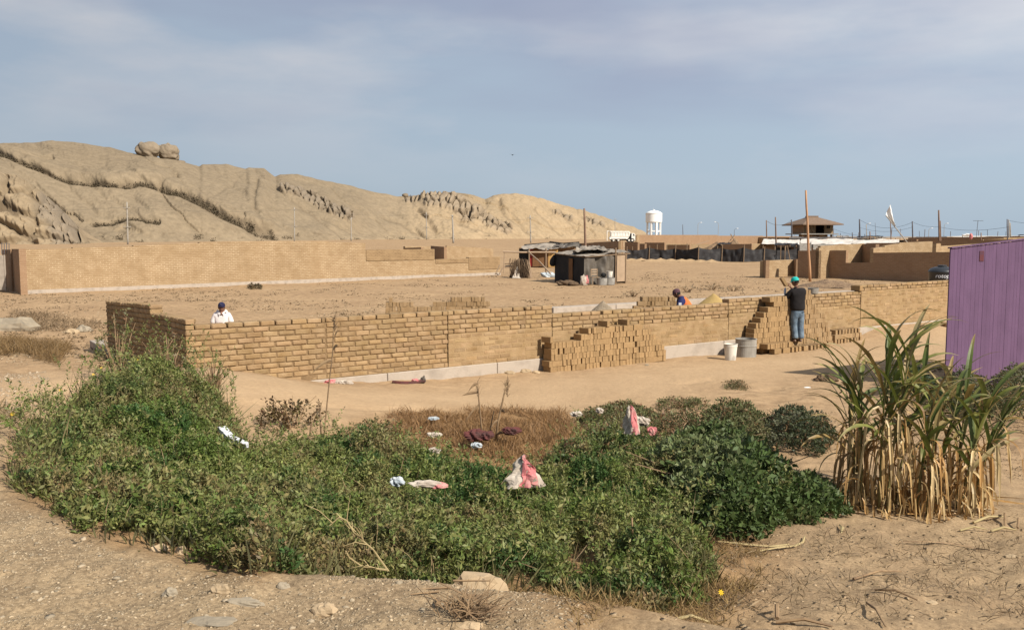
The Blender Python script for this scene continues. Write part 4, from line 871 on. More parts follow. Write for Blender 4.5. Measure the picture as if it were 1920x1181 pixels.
for k, (lab, u, vt, y, du, mt, r0) in enumerate((('thin dark pole at the left end of the white roofs', 1437, 413, 150, 0, 'polewood', .11), ('pinkish wooden pole rising from the white roofs', 1454, 407, 112, 1, 'polewood', .10), ('dark pole just left of the two-storey house', 1484, 412, 170, 0, 'polegrey', .15),
      ('dark pole right of the two-storey house', 1611.5, 411, 165, 0, 'polegrey', .15), ('thin pole standing behind the leaning flag', 1669.5, 412, 120, 1, 'polewood', .07), ('dark pole right of the leaning flag', 1710.5, 415, 150, 0, 'polegrey', .12),
      ('tallest brown pole at the far right', 1760, 394, 92, 1.5, 'polewood', .10), ('shorter pole just behind the tallest brown pole', 1763, 414, 140, 0, 'polewood', .1), ('dark pole near the right edge', 1888.5, 411, 96, 0, 'polegrey', .07), ('pale pole beside the dark pole near the right edge', 1891.5, 412, 110, 0, 'poleconc', .09), ('third shorter pole near the right edge', 1894, 418, 150, 0, 'poleconc', .11),
      ('thin distant post right of the far lamp mast', 1624, 421, 260, 0, 'poleconc', .1), ('short wall post left of the two right-edge poles', 1839.5, 436.5, 100, 0, 'polewood', .07), ('slim far post on the horizon wall', 1280, 421, 330, 0, 'polegrey', .13), ('slim far post between lamp and house', 1641, 418, 230, 0, 'polegrey', .05), ('far stub pole right of centre sky', 1598, 436, 160, 0, 'polegrey', .1), ('far stub pole behind the white roofs', 1631, 434, 150, 0, 'polewood', .1))):
    T[u] = pole(lab, u, vt, y, du=du, r0=r0, mat=mt, group='wooden and dark poles over the village')
def cable(label, a, b, sag, r_=0.03):
    pts = []
    for i in range(17):
        f = i / 16; p = Vector(a).lerp(Vector(b), f); p.z -= 4 * sag * .38 * f * (1 - f); pts.append(p)
    mb = MB(); mb.tube(pts, r_ * .6, 5); return tag(mk('power_cable', mb, M['cable']), label, 'cable')
def off(v, z): return Vector(v) + Vector((0, 0, z))
cable('power cable between the two leftmost hill poles', off(T[238], -.9), off(T[552], -.5), 2.2, .022)
cable('power cable from the second hill pole to the thin pale pole', off(T[552], -.5), off(T[799], -.7), 2.4, .022)
cable('power cable leaving the frame left of the first hill pole', off(T[238], -.9), aty(-60, 392, 150), 1.5, .022)
cable('power cable from thin pale pole to the pole above the huts', off(T[799], -.7), off(T[994], -.9), 2.0, .022)
cable('cable left of the two-storey house', off(T[1437], -.1), off(T[1484], -.1), 2.2, .04)
cable('cable from the house pole to the next dark pole', off(T[1611.5], -3.0), aty(1560, 428, 168), 0.6, .03)
cable('upper cable between dark poles left of the flag', off(T[1611.5], -.1), off(T[1710.5], -.2), 3.2, .035)
cable('lower cable left of the flag, crossing the sky', off(T[1611.5], -1.5), off(T[1710.5], -1.0), 2.0, .03)
cable('cable right of the flag to the tallest brown pole', off(T[1710.5], -.1), off(T[1763], -.9), 0.9, .03)
cable('long cable from the tallest pole to the right-edge poles', off(T[1763], -1.0), off(T[1891.5], -.9), 1.2, .03)
cable('cable leaving the frame at the right edge', off(T[1891.5], -.1), aty(1990, 418, 100), 0.7, .025)
def lamp(label, u, vt, y, side=1, white=True):
    x0 = xat(u, y); zb = gz(x0, y); zt_ = zat(vt, y); t = thing('street_lamp', label, 'street lamp', (x0, y, zb), 'far street lamps'); k = y / F
    mb = MB(); mb.tube([(x0, y, zb), (x0, y, zt_ - 3 * k), (x0 + side * 1.5 * k, y, zt_ - 1.2 * k), (x0 + side * 5 * k, y, zt_)], [.45 * k, .35 * k, .3 * k, .25 * k], 6); mk('post', mb, M['poleconc' if white else 'polegrey'], t)
    hb = MB(); hb.box((x0 + side * 6 * k, y, zt_ + .2 * k), (3.2 * k, 1.0 * k, .9 * k), ch=.15 * k); mk('lamp_head', hb, M['white'], t)
lamp('far street lamp with white head right of the water tower', 1307, 417.5, 360, 1); lamp('far grey street lamp over the middle of the horizon wall', 1345, 416.5, 360, -1); lamp('bent far street lamp right of the middle of the horizon wall', 1375, 428.5, 340, 1, False)
lamp('far street lamp just right of the two-storey house pole', 1621.5, 419, 260, 1); lamp('street lamp beside the tallest brown pole', 1766.5, 419, 200, 1); lamp('far street lamp behind the house eaves', 1488, 424, 300, 1)
lamp('far street lamp between flag and tallest pole', 1738, 428, 300, 1)
x, y = xat(1827, 170), 170; mb = MB(); mb.tube([(x, y, 2), (x + .2, y, zat(414, y))], .045, 5)
for k in range(5): mb.tube([(x - .9 + k * .1, y - .5 + k * .25, zat(414, y)), (x + 1.0 + k * .1, y - .5 + k * .25, zat(414, y))], .025, 4)
mb.tube([(x, y - .7, zat(414, y)), (x, y + .7, zat(414, y))], .03, 4)
tag(mk('tv_antenna', mb, M['polegrey']), 'roof television antenna on a thin mast at far right', 'antenna')

# ------------------------------------------------------------------ water tower
def tower():
    y = 443.0; x = xat(1224.5, y); k = y / F; t = thing('water_tower', 'white elevated water tower on columns at the horizon', 'water tower', (x, y, 0)); Rr = 15.2 * k
    zt_ = lambda v: zat(v, y); mb = MB(); mb.lathe([(0.2, zt_(417.4)), (Rr * .93, zt_(417.6)), (Rr * .97, zt_(417)), (Rr, zt_(416)), (Rr, zt_(401.5)), (Rr * 1.03, zt_(401.2)), (Rr * 1.03, zt_(400.4))], (x, y, 0), 40); mk('tank', mb, M['white'], t, smooth=False)
    mb = MB(); mb.lathe([(Rr * 1.03, zt_(400.4)), (Rr * .93, zt_(399.0)), (Rr * .7, zt_(396.8)), (Rr * .4, zt_(395.2)), (0.3, zt_(394.6))], (x, y, 0), 40); mk('roof', mb, M['white'], t, smooth=True)
    mb = MB(); mb.lathe([(.5, zt_(395)), (.5, zt_(393.4)), (.1, zt_(393.2))], (x, y, 0), 12); mb.tube([(x - .3, y, zt_(394)), (x - .3, y, zt_(390.5))], .05, 5); mk('vent', mb, M['white'], t)
    for i in range(8):
        a = i * math.pi / 4 + .25; mb = MB(); p = Vector((x + math.cos(a) * Rr * .84, y + math.sin(a) * Rr * .84, 0)); mb.box(p + UP * (zt_(417.5) / 2), (.75, .75, zt_(417.5)), ((math.cos(a), math.sin(a), 0), (-math.sin(a), math.cos(a), 0), (0, 0, 1))); mk('column', mb, M['white'], t)
    for v in (433.5,):
        mb = MB()
        for i in range(8):
            a = i * math.pi / 4 + .25; b = a + math.pi / 4; p = Vector((x + math.cos(a) * Rr * .84, y + math.sin(a) * Rr * .84, zt_(v))); q = Vector((x + math.cos(b) * Rr * .84, y + math.sin(b) * Rr * .84, zt_(v))); d = (q - p); mb.box((p + q) / 2, (d.length, .5, .6), (d.normalized(), Vector((-d.y, d.x, 0)).normalized(), UP))
        mk('ring_beam', mb, M['white'], t)
    mb = MB()
    for s in (-.35, .35): mb.tube([(x - 1 + s, y - 1, 0), (x - 1 + s, y - 1, zt_(418))], .08, 5)
    for i in range(16): mb.tube([(x - 1.35, y - 1, .6 + i * .8 * .95), (x - .65, y - 1, .6 + i * .8 * .95)], .06, 4)
    mk('ladder', mb, M['poleconc'], t)
tower()
# white truck
def truck():
    y = 238.0; k = y / F; x0 = xat(1143, y); xc = xat(1181, y); x1 = xat(1192.5, y); g = gz(x0, y); t = thing('tanker_truck', 'white tipper truck parked below the hill end', 'truck', ((x0 + x1) / 2, y, g)); z = lambda v: zat(v, y)
    b = MB(); w = 2.4
    prof = [(x0 - .2, z(447)), (x0 + .3, z(443)), (x0 + .2, z(435.2)), (x0 - .1, z(433.2)), (xc - .3, z(433.6)), (xc, z(436)), (xc - .2, z(443)), (xc - .8, z(448.5)), (x0 + .1, z(449))]
    b.prism(prof, lambda a, c: Vector((a, y, c)), Vector((0, 1, 0)), w); mk('cargo_body', b, M['truck'], t)
    r_ = MB(); r_.box(((x0 + xc) / 2, y - .05, z(442.7)), (xc - x0 - .5, .1, .12)); r_.box(((x0 + xc) / 2, y - .05, z(435)), (xc - x0 - .6, .12, .14)); r_.box(((x0 + xc) / 2 - .3, y - .05, z(447)), (xc - x0 - 1.4, .1, .2))
    for i in range(7): r_.box((x0 + .5 + i * (xc - x0 - .9) / 6, y - .04, z(439)), (.1, .07, (z(435) - z(442.7))))
    mk('side_rails', r_, M['truck'], t)
    c = MB(); cp = [(xc + .35, z(447)), (xc + .35, z(437.2)), (x1 - .6, z(437.4)), (x1 - .15, z(442)), (x1, z(446)), (x1 - .05, z(449.5)), (x1 - .35, z(451.5)), (x1 - .8, z(448.3)), (xc + .9, z(448))]
    c.prism(cp, lambda a, q: Vector((a, y + .1, q)), Vector((0, 1, 0)), w - .2); cab = mk('cab', c, M['truck'], t)
    g_ = MB(); g_.prism([(xc + .75, z(442)), (xc + .75, z(438.6)), (x1 - .75, z(438.8)), (x1 - .4, z(442.1))], lambda a, q: Vector((a, y + .08, q)), Vector((0, -1, 0)), .03); mk('side_window', g_, M['glass'], cab)
    ch = MB(); ch.box(((x0 + x1) / 2 - .3, y + 1.2, z(449.5)), (x1 - x0 - 1, 1.0, .35)); ch.box((xc + .1, y + 1.1, z(443.5)), (.5, 1.8, z(438.5) - z(449))); mk('chassis', ch, M['rubber'], t)
    for xx in (x0 + 1.0, x0 + 2.3, xc - .3, x1 - 1.05):
        for yy in (y + .1, y + w - .4):
            m_ = MB(); m_.tube([(xx, yy, g + .52), (xx, yy + .3, g + .52)], .52, 20); wh = mk('wheel', m_, M['rubber'], t, smooth=False); m2 = MB(); m2.tube([(xx, yy - .02, g + .52), (xx, yy + .1, g + .52)], .26, 14); mk('rim', m2, M['truck'], wh)
    s = MB(); s.tube([(x0 - .75, y + .3, g + .4), (x0 - .75, y + .3, z(432.8))], .12, 6); s.tube([(x0 - .75, y + .3, z(433.2)), (x0 + .3, y + .3, z(434.5))], .1, 6); mk('tailgate_frame', s, M['truck'], t)
truck()

# ------------------------------------------------------------------ black shade-cloth fence
def cloth_between(mb, a, b, zt0, zt1, zb, sag=0.12, n=26, m=8, seed=0, th=0.0, wr=0.06):
    a = Vector(a); b = Vector(b); d = (b - a); nn = Vector((-d.y, d.x, 0)).normalized(); g = []
    for j in range(m + 1):
        r_ = []
        for i in range(n + 1):
            f = i / n; h = j / m; z = zb + (zt0 + (zt1 - zt0) * f - sag * 4 * f * (1 - f) - zb) * h
            w = (float(vn(f * 9 + seed, h * 2.5 + seed, 5)) - .5) * wr * 2 + math.sin(f * 14 + h * 5 * (0.5 - f) + seed) * wr * .5
            r_.append(a + d * f + nn * w * math.sin(math.pi * min(1, max(0, f)) ) ** .5 * 1.0 + UP * z)
        g.append(r_)
    mb.sheet(g)
def shade_fence():
    P = [(1174, 467, 101), (1216, 464, 101), (1265, 466, 100.5), (1308, 463.5, 98), (1352, 465, 99.5), (1393, 464, 98.5), (1431, 465.5, 99.5), (1496, 466, 100)]
    X = [(Vector((xat(u, y), y, 0)), zat(v, y)) for u, v, y in P]
    t = thing('cloth_fence', 'long black shade-cloth fence on thin posts behind the open yard', 'fence', tuple(X[3][0])); mb = MB()
    for i in range(len(X) - 1): cloth_between(mb, X[i][0], X[i + 1][0], X[i][1], X[i + 1][1], 0.02, .22, 26, 10, i * 3.3, wr=.10)
    mk('cloth', mb, M['shade'], t, smooth=True)
    for i, (p, z) in enumerate(X):
        q = MB(); q.tube([p + Vector((0, -.12, -.1)), p + Vector((.05, -.12, z + random.uniform(.15, .6)))], .055, 6); mk('post', q, M['wood'], t)
    for u, u2, v, y in ((1462, 1462, 460, 99.5), (1470, 1470, 462, 99), (1481, 1474, 461, 98), (1185, 1185, 462, 103), (1231, 1231, 458, 104), (1249, 1249, 459, 103), (1286, 1287, 456, 103)):
        q = MB(); q.tube([(xat(u, y), y - .12, -.1), (xat(u2, y), y - .12, zat(v, y))], .05, 6); mk('post', q, M['wood'], t)
shade_fence()
# rubble ridge along the fence foot and other heaps
def heap(name, label, cat, c, r_, h, mat, seed=0, n=46, rough=0.2, sharp=1.3):
    mb = MB(); g = []
    for j in range(n + 1):
        row = []
        for i in range(n + 1):
            a = (i / n * 2 - 1); b = (j / n * 2 - 1); d = math.hypot(a, b); x = c[0] + a * r_[0]; y = c[1] + b * r_[1]
            nn = float(fbm(np.array(a * 3.0 + seed), np.array(b * 3.0 + seed), 4, seed)); q = max(0, 1 - d * (1 + rough * (nn - .5) * 2)) ** sharp
            row.append(Vector((x, y, gz(x, y) - .03 + h * q * (1 + rough * (nn - .5)))))
        g.append(row)
    mb.sheet(g[::-1]); return tag(mk(name, mb, M[mat], smooth=True), label, cat)
heap('gravel_pile', 'grey cone of gravel behind the low middle of the wall', 'gravel pile', (xat(1131, 27.6), 27.6), (1.05, 1.0), .86, 'grvl', 3, sharp=1.0)
heap('earth_pile', 'low tan earth heap in front of the grey gravel cone', 'earth pile', (xat(1078, 25.5), 25.5), (.9, .8), .62, 'earthsand', 5, sharp=1.0)
heap('sand_pile', 'yellow sand heap right of the orange vest', 'sand pile', (xat(1338, 26.6), 26.6), (1.35, 1.1), 1.22, 'sandpile', 9, sharp=.75, rough=.12)
heap('earth_pile', 'dark clod heap at the foot of the tall orange mast', 'earth pile', (xat(1556, 50.5), 50.5), (2.1, 1.5), .50, 'rubble', 12, rough=.35, sharp=1.1)
for i, u in enumerate(np.linspace(1182, 1330, 9)):
    heap('earth_pile', ('first', 'second', 'third', 'fourth', 'fifth', 'sixth', 'seventh', 'eighth', 'ninth')[i] + ' low earth hump from the left along the cloth fence foot', 'earth pile', (xat(u, 98.5), 98.2 - (i % 3) * .3), (1.5, .7), .35, 'earthsand', 20 + i, 16, .6)
heap('earth_pile', 'pale rubble heap behind the black fence', 'earth pile', (xat(1345, 126), 126), (3.6, 1.6), 1.9, 'rubble', 31, 30, .9, .7)
heap('earth_pile', 'second rubble heap behind the black fence, further right', 'earth pile', (xat(1375, 132), 132), (2.6, 1.6), 2.4, 'rubble', 35, 30, .9, .7)
# scattered boards on top of the rubble
for i, (u, v, a) in enumerate(((1370, 450, .9), (1376, 449, -1.0), (1361, 454, .4), (1318, 455, .3))):
    mb = MB(); c = aty(u, v, 127); mb.box(c, (1.8, .3, .08), ((math.cos(a), 0, math.sin(a)), (0, 1, 0), (-math.sin(a), 0, math.cos(a)))); tag(mk('loose_board', mb, M['door']), ('upright', 'backward-leaning', 'flat', 'far left flat')[i] + ' loose board on the rubble behind the black fence', 'board')

# ------------------------------------------------------------------ huts
def tarp_sheet(mb, corners, n=20, m=14, bump_=0.12, seed=0, skirt=0.0):
    A, B, C_, D = [Vector(c) for c in corners]; g = []
    for j in range(m + 1):
        row = []
        for i in range(n + 1):
            f, h = i / n, j / m; p = A.lerp(B, f).lerp(D.lerp(C_, f), h)
            p.z += (float(fbm(np.array(f * 5 + seed), np.array(h * 5 + seed), 4, seed)) - .5) * bump_ * 2
            row.append(p)
        g.append(row)
    mb.sheet(g)
def hut():
    a = atz(1040, 528.5); b = atz(1095, 533.5); c = atz(1172, 531.0); d = a + (c - b)
    t = thing('tarp_hut', 'small hut of black cloth and grey tarp with a cream door panel', 'hut', tuple(b)); za, zb_, zc = zat(474, a.y), zat(481, b.y), zat(475, c.y)
    mb = MB(); cloth_between(mb, a, b, za, zb_, 0, .02, 26, 10, 3, wr=.05); mk('side_cloth', mb, M['black'], t, smooth=True)
    mid = b.lerp(c, .73); mb = MB(); cloth_between(mb, b, mid, zb_, zb_ + (zc - zb_) * .73, 0, .03, 50, 26, 8, wr=.16); mk('front_tarp', mb, M['tarp'], t, smooth=True)
    dn = (c - b).normalized(); nb = Vector((-dn.y, dn.x, 0)); e = b.lerp(c, .765)
    mb = MB(); mb.box(e.lerp(c, .5) + UP * .92 - nb * .03, ((c - e).length - .1, .05, 1.62), (dn, nb, UP), ch=.01); mk('door_panel', mb, M['door'], t)
    for f, h in ((.745, 2.15), (.995, 1.8)):
        p = b.lerp(c, f); m_ = MB(); m_.tube([p - nb * .06, p - nb * .06 + UP * h], .045, 7); mk('post', m_, M['wood'], t)
    mb = MB(); k = a.lerp(b, .66); k2 = a.lerp(b, .52); mb.box(k2.lerp(k, .5) + UP * .78 + Vector((-.06, -.06, 0)), ((k - k2).length * .9, .03, 1.45), ((k - k2).normalized(), Vector((0, 0, 1)).cross((k - k2).normalized()), UP)); mk('brown_panel', mb, M['brown_door'], t)
    mb = MB(); back = [d, d + (d - a) * 0]; cloth_between(mb, d, a, za - .1, za, 0, .02, 16, 6, 5); cloth_between(mb, c, d, zc, za - .1, 0, .02, 16, 6, 6); mk('rear_cloth', mb, M['black'], t, smooth=True)
    mb = MB(); o = .12
    tarp_sheet(mb, (b + UP * (zb_ + .02) - nb * .15 - dn * .1, c + UP * (zc + .08) + dn * .35 - nb * .05, d + UP * (za + .25) + dn * .3, a + UP * (za + .06) - dn * .15), 44, 30, .16, 4)
    tarp_sheet(mb, (b.lerp(a, .4) + UP * (zb_ + .28), b.lerp(c, .75) + UP * (zb_ + .38), d + UP * (za + .42), a.lerp(d, .6) + UP * (za + .28)), 40, 26, .22, 14)
    mk('roof_tarp', mb, M['tarp_pale'], t, smooth=True)
    rl = MB(); rl.tube([b + UP * (zb_ - .03) - nb * .08, c + UP * (zc - .02) - nb * .08 + dn * .3], .035, 6); rl.tube([b + UP * (zb_ - .03), a + UP * (za - .03) - Vector((.2, 0, 0))], .035, 6); mk('roof_rail', rl, M['wood'], t)
    rg = MB().blob(a + Vector((-.1, 0, za - .5)), (.2, .25, .35), 4, .5, 14, 10); mk('hanging_rag', rg, M['black'], t)
hut()
def chair(label, c, rz, s=1.0):
    t = thing('wooden_chair', label, 'chair', tuple(c)); A = Vector((math.cos(rz), math.sin(rz), 0)); B = Vector((-A.y, A.x, 0))
    for i, j in ((-1, -1), (1, -1), (-1, 1), (1, 1)):
        m_ = MB(); h = .95 if j > 0 else .44; m_.box(c + A * i * .19 + B * j * .19 + UP * h / 2, (.045, .045, h), (A, B, UP)); mk('leg', m_, M['wood'], t)
    m_ = MB(); m_.box(c + UP * .46, (.44, .44, .04), (A, B, UP)); mk('seat', m_, M['wood'], t)
    for z in (.62, .76, .90):
        m_ = MB(); m_.box(c + B * .19 + UP * z, (.36, .03, .075), (A, B, UP)); mk('back_slat', m_, M['door'], t)
c0 = atz(1115.5, 534.5); chair('small wooden chair with three pale back slats outside the hut', c0, 0.2)
def bucket(label, c, r0, r1, h, mat, name='bucket', cat='bucket', handle=True, ring=None, dark=True):
    t = thing(name, label, cat, tuple(c)); m_ = MB(); m_.lathe([(r0 * .96, 0), (r0, .01), (r1, h * .97), (r1 * 1.04, h * .975), (r1 * 1.04, h), (r1 * .95, h), (r0 * .93, .03), (.01, .03)], c, 36); mk('shell', m_, M[mat], t)
    if ring:
        m2 = MB()
        for f in ring: rr = r0 + (r1 - r0) * f; m2.lathe([(rr * .99, h * f - .02), (rr * 1.035, h * f - .008), (rr * 1.035, h * f + .008), (rr * .99, h * f + .02)], c, 36)
        mk('rib', m2, M[mat], t)
    if dark: m3 = MB(); m3.lathe([(r1 * .94, h * .8), (.01, h * .8)], c, 30); mk('contents', m3, M['grvl'], t)
    return t
bucket('squat concrete drum beside the hut chair, left of two', atz(1128.5, 534.4) , .30, .31, .42, 'concrete', 'concrete_drum', 'drum')
bucket('squat concrete drum under the white bucket, right of two', atz(1143, 534.0), .30, .31, .42, 'concrete', 'concrete_drum', 'drum')
p = atz(1143, 534.0); bucket('white bucket standing on the right concrete drum', Vector((p.x, p.y + .02, .42)), .15, .19, .38, 'bucket')
mb = MB().blob(Vector((atz(1128.5, 534.4).x + .12, atz(1128, 534).y + .1, .56)), (.16, .14, .14), 7, .2); tag(mk('cooking_pot', mb, M['rubber']), 'blackened round pot on the left concrete drum', 'pot')
def crumple(name, label, cat, c, r_, mat, seed, amp=.6, mat2=None, flat=.4):
    t = thing(name, label, cat, tuple(c)); mb = MB(); mb.blob(Vector(c) + UP * r_[2] * .6, r_, seed, amp, 34, 22, 2.6, flat); mk('fabric', mb, M[mat], t, smooth=True)
    if mat2: m2 = MB(); m2.blob(Vector(c) + Vector((r_[0] * .55, -.02, r_[2] * .75)), (r_[0] * .55, r_[1] * .8, r_[2] * .75), seed + 3, amp, 26, 18, 2.8, .4); mk('fold', m2, M[mat2], t, smooth=True)
crumple('rag_heap', 'brown heap of rags at the hut corner', 'rags', atz(1059, 534.5), (.5, .25, .16), 'straw', 3)
crumple('rag_heap', 'small brown rag heap just right of the larger one', 'rags', atz(1076, 535), (.3, .2, .13), 'straw', 6)
crumple('cloth_bundle', 'pink and white bundle below the hut front', 'bundle', atz(1095, 535), (.24, .18, .36), 'sack_w', 8, .5, 'sack_p')
crumple('plastic_sheet', 'crumpled white plastic in the sand left of the hut', 'plastic', atz(1028, 520), (.55, .3, .2), 'sack_b', 11, .7)
# rear hut
def rear_hut():
    L0 = atz(973, 503, 0); y = 81.0; y2 = 84.0; t = thing('plank_hut', 'rear hut with brown panels, ochre wall and ragged roof', 'hut', (xat(1000, y), y, 0)); z = lambda v: zat(v, y)
    def pan(name, u0, u1, vt, vb, mat, yy=y, th=.06):
        m_ = MB(); x0, x1 = xat(u0, yy), xat(u1, yy); a, b = zat(vb, yy), zat(vt, yy); m_.box(((x0 + x1) / 2, yy + th / 2, (a + b) / 2), (x1 - x0, th, b - a)); mk(name, m_, M[mat], t)
    pan('opening_shade_panel', 973, 992, 466, 500, 'rubber', y + .3); pan('red_cloth', 991, 1003, 467, 500, 'red', y + .1)  # black panel stands in for the shade inside the hut opening
    pan('brown_panel', 998.5, 1010.5, 468, 500, 'brown_door'); pan('brown_panel', 1011, 1029, 468, 499.5, 'brown_door', y - .02); pan('ochre_wall', 1028, 1046, 467, 501, 'yellow', y - .05)
    pan('rear_wall', 973, 1083, 464, 498, 'wall_shade_tone', y2)
    m_ = MB(); a, b, c, d = Vector((xat(976, y - .6), y - .6, z(466))), Vector((xat(1046, y - .6), y - .6, z(464.5))), Vector((xat(1085, y + 4), y + 4, z(457))), Vector((xat(985, y + 4), y + 4, z(458.5)))
    tarp_sheet(m_, (a, b, c, d), 34, 20, .25, 21); mk('roof_tarp', m_, M['tarp_pale'], t, smooth=True)
    m_ = MB(); tarp_sheet(m_, (Vector((xat(1036, y), y, z(463))), Vector((xat(1086, y), y, z(464))), Vector((xat(1086, y + 3), y + 3, z(458))), Vector((xat(1046, y + 3), y + 3, z(458)))), 26, 16, .3, 25); mk('roof_tarp', m_, M['tarp'], t, smooth=True)
    for u0, u1, v0, v1 in ((983, 1038, 461, 456.5), (1030, 1062, 455, 459), (1052, 1086, 458.5, 456), (1018, 1090, 460, 460)):
        m_ = MB(); p = Vector((xat(u0, y + 3), y + 3.2, zat(v0, y + 3))); q = Vector((xat(u1, y + 3), y + 3.2, zat(v1, y + 3))); d_ = (q - p).normalized(); m_.box((p + q) / 2, ((q - p).length, .5, .28), (d_, Vector((0, 1, 0)), d_.cross(Vector((0, 1, 0))))); mk('roof_sheet', m_, M['black'], t)
    for u, vt, vb in ((992, 466, 484), (1023.5, 466, 512)):
        m_ = MB(); yy = 68.0; m_.tube([(xat(u, yy), yy, -.05), (xat(u, yy), yy, zat(vt, yy))], .06, 7); mk('post', m_, M['wood'], t)
rear_hut()
yy = 66.0
def rod(label, pts, r_, mat='bamboo', name='bamboo_pole', cat='pole'):
    m_ = MB(); m_.tube([aty(*p) for p in pts], r_, 7); return tag(mk(name, m_, M[mat]), label, cat)
rod('horizontal pale pole reaching left from the rear hut', [(943, 472, yy), (980, 473.2, yy), (1042, 473, yy)], .07, 'door')
rod('slanting pinkish pole propped against the horizontal pole', [(990, 471.5, yy), (1012, 491, 62), (1032, 513, 59)], .05, 'door')
rod('thin upright stake at the left end of the horizontal pole', [(946, 473, yy), (944.5, 512, yy)], .035, 'door')
rod('upper rail between the thin stake and the thatched screen', [(946, 494.5, 65), (968, 494, 65)], .04, 'wood'); rod('lower rail between the thin stake and the thatched screen', [(946, 501, 65), (965, 500, 65)], .04, 'wood')
rod('dark slanting prop against the left wall end', [(937, 497, 64), (929, 514, 62)], .04, 'wood'); rod('second short dark prop beside the slanting one', [(942, 503, 64), (936, 514, 62)], .04, 'wood')
def screen():
    y = 60.5; t = thing('thatch_screen', 'leaning brown thatched screen left of the huts', 'screen', tuple(atz(975, 520))); z = lambda v: zat(v, y)
    m_ = MB(); g = []
    for j in range(15):
        r_ = []
        for i in range(23):
            f, h = i / 22, j / 14; ul = 954 + 12 * h; ur = 995 - 5 * h; u = ul + (ur - ul) * f; v = 521 - (521 - 483) * h * (1 - .12 * abs(math.sin(f * 7 + 1)))
            r_.append(aty(u, v, y + h * .8 + .1 * math.sin(f * 19 + h * 7) + .25 * math.sin(f * 5)))
        g.append(r_)
    m_.sheet(g); mk('thatch', m_, M['straw'], t)
    q = MB(); a = [(961, 519, y - .35), (974, 520, y - .35), (973.5, 507, y - .1), (970, 498, y)]; q.add([aty(*p) for p in a], [(0, 1, 2, 3)]); q.add([aty(960, 521, y - .7), aty(977, 522, y - .7), aty(974, 519, y - .34), aty(962, 518.5, y - .34)], [(0, 1, 2, 3)]); mk('pale_cloth', q, M['sack_w'], t)
    q = MB(); q.box(aty(993.5, 505, y - .1), (.18, .1, 1.2), ((.98, 0, .2), (0, 1, 0), (-.2, 0, .98))); mk('plank', q, M['door'], t)
    rs = random.Random(2); q = MB()
    for i in range(150):
        u = rs.uniform(956, 993); v = rs.uniform(484, 512); p = aty(u, v, y - .25 + rs.uniform(-.1, .3)); q.tube([p, p + Vector((rs.uniform(-.15, .15), -.05, -rs.uniform(.3, .7)))], [.02, .006], 3, False)
    mk('loose_straw', q, M['straw'], t)
screen()
# ------------------------------------------------------------------ two-storey house, village roofs
def house():
    y = 185.0; z = lambda v: zat(v, y); X = lambda u: xat(u, y); t = thing('two_storey_house', 'unfinished two-storey brick house with overhanging hip roof', 'house', (X(1530), y, 0)); D = 8.0
    def bx(name, u0, u1, vt, vb, y0, y1, mat, par=None):
        m_ = MB(); m_.box(((X(u0) + X(u1)) / 2, (y0 + y1) / 2, (z(vt) + z(vb)) / 2), (X(u1) - X(u0), y1 - y0, z(vt) - z(vb))); return mk(name, m_, M[mat], par or t)
    bx('upper_wall', 1504.5, 1527, 421, 438, y, y + .3, 'wall_tan'); bx('upper_wall', 1543, 1559.5, 428.5, 438, y, y + .3, 'wall_tan'); bx('pier', 1543, 1547, 421, 428.5, y, y + .3, 'wall_tan'); bx('pier', 1553.5, 1559.5, 421, 428.5, y, y + .3, 'wall_tan')
    w = bx('window', 1547, 1553.5, 421, 428.5, y + .15, y + .2, 'rubber'); bx('frame', 1549.9, 1550.5, 421, 428.5, y + .1, y + .15, 'wood', w)
    m_ = MB(); m_.box((X(1504.5) + .15, y + D / 2 + .15, (z(421) + z(438)) / 2), (.3, D - .3, z(421) - z(438))); m_.box((X(1559.5) - .15, y + D / 2 + .15, (z(421) + z(438)) / 2), (.3, D - .3, z(421) - z(438)))
    m_.box(((X(1504.5) + X(1536)) / 2, y + D, (z(421) + z(438)) / 2), (X(1536) - X(1504.5) - .6, .3, z(421) - z(438))); m_.box(((X(1543) + X(1559.5)) / 2, y + D, (z(421) + z(438)) / 2), (X(1559.5) - X(1543) - .6, .3, z(421) - z(438))); m_.box(((X(1536) + X(1543)) / 2, y + D, (z(428) + z(438)) / 2), (X(1543) - X(1536) - .02, .3, z(428) - z(438)))
    mk('side_and_rear_walls', m_, M['wall_shade_tone'], t)
    m_ = MB(); m_.box(((X(1494) + X(1563)) / 2, y + D / 2 - .8, z(439)), (X(1563) - X(1494), D + 2.6, .22)); mk('floor_slab', m_, M['concrete'], t)
    for u, w_ in ((1505, 1.0), (1521, .6), (1541, 3.2), (1558, 1.0)): bx('lower_pier', u - w_ * 1.4, u + w_ * 1.4, 440, 462, y + .3, y + .8, 'wall_tan')
    bx('lower_back', 1505, 1559, 440, 468, y + 3, y + 3.3, 'wall_shade_tone')
    m_ = MB(); zo, zp = z(420.6), z(406.6); x0, x1, xm = X(1494), X(1568.5), X(1531); ya, yb = y - 3.2, y + D + 3.2; ym = (ya + yb) / 2; e = .9
    vs = [(x0, ya, zo), (x1, ya, zo), (x1, yb, zo), (x0, yb, zo), (xm - e, ym - e, zp), (xm + e, ym - e, zp), (xm + e, ym + e, zp), (xm - e, ym + e, zp)]
    m_.add(vs, [(3, 2, 1, 0), (0, 1, 5, 4), (1, 2, 6, 5), (2, 3, 7, 6), (3, 0, 4, 7), (4, 5, 6, 7)])
    m_.box((xm, ym, zo - .1), (x1 - x0, yb - ya, .2)); rf = mk('roof', m_, M['brickearth'], t); m2 = MB(); m2.box((xm, ym, zp + .12), (2.1, 2.1, .3)); mk('roof_cap', m2, M['brickearth'], rf)
house()
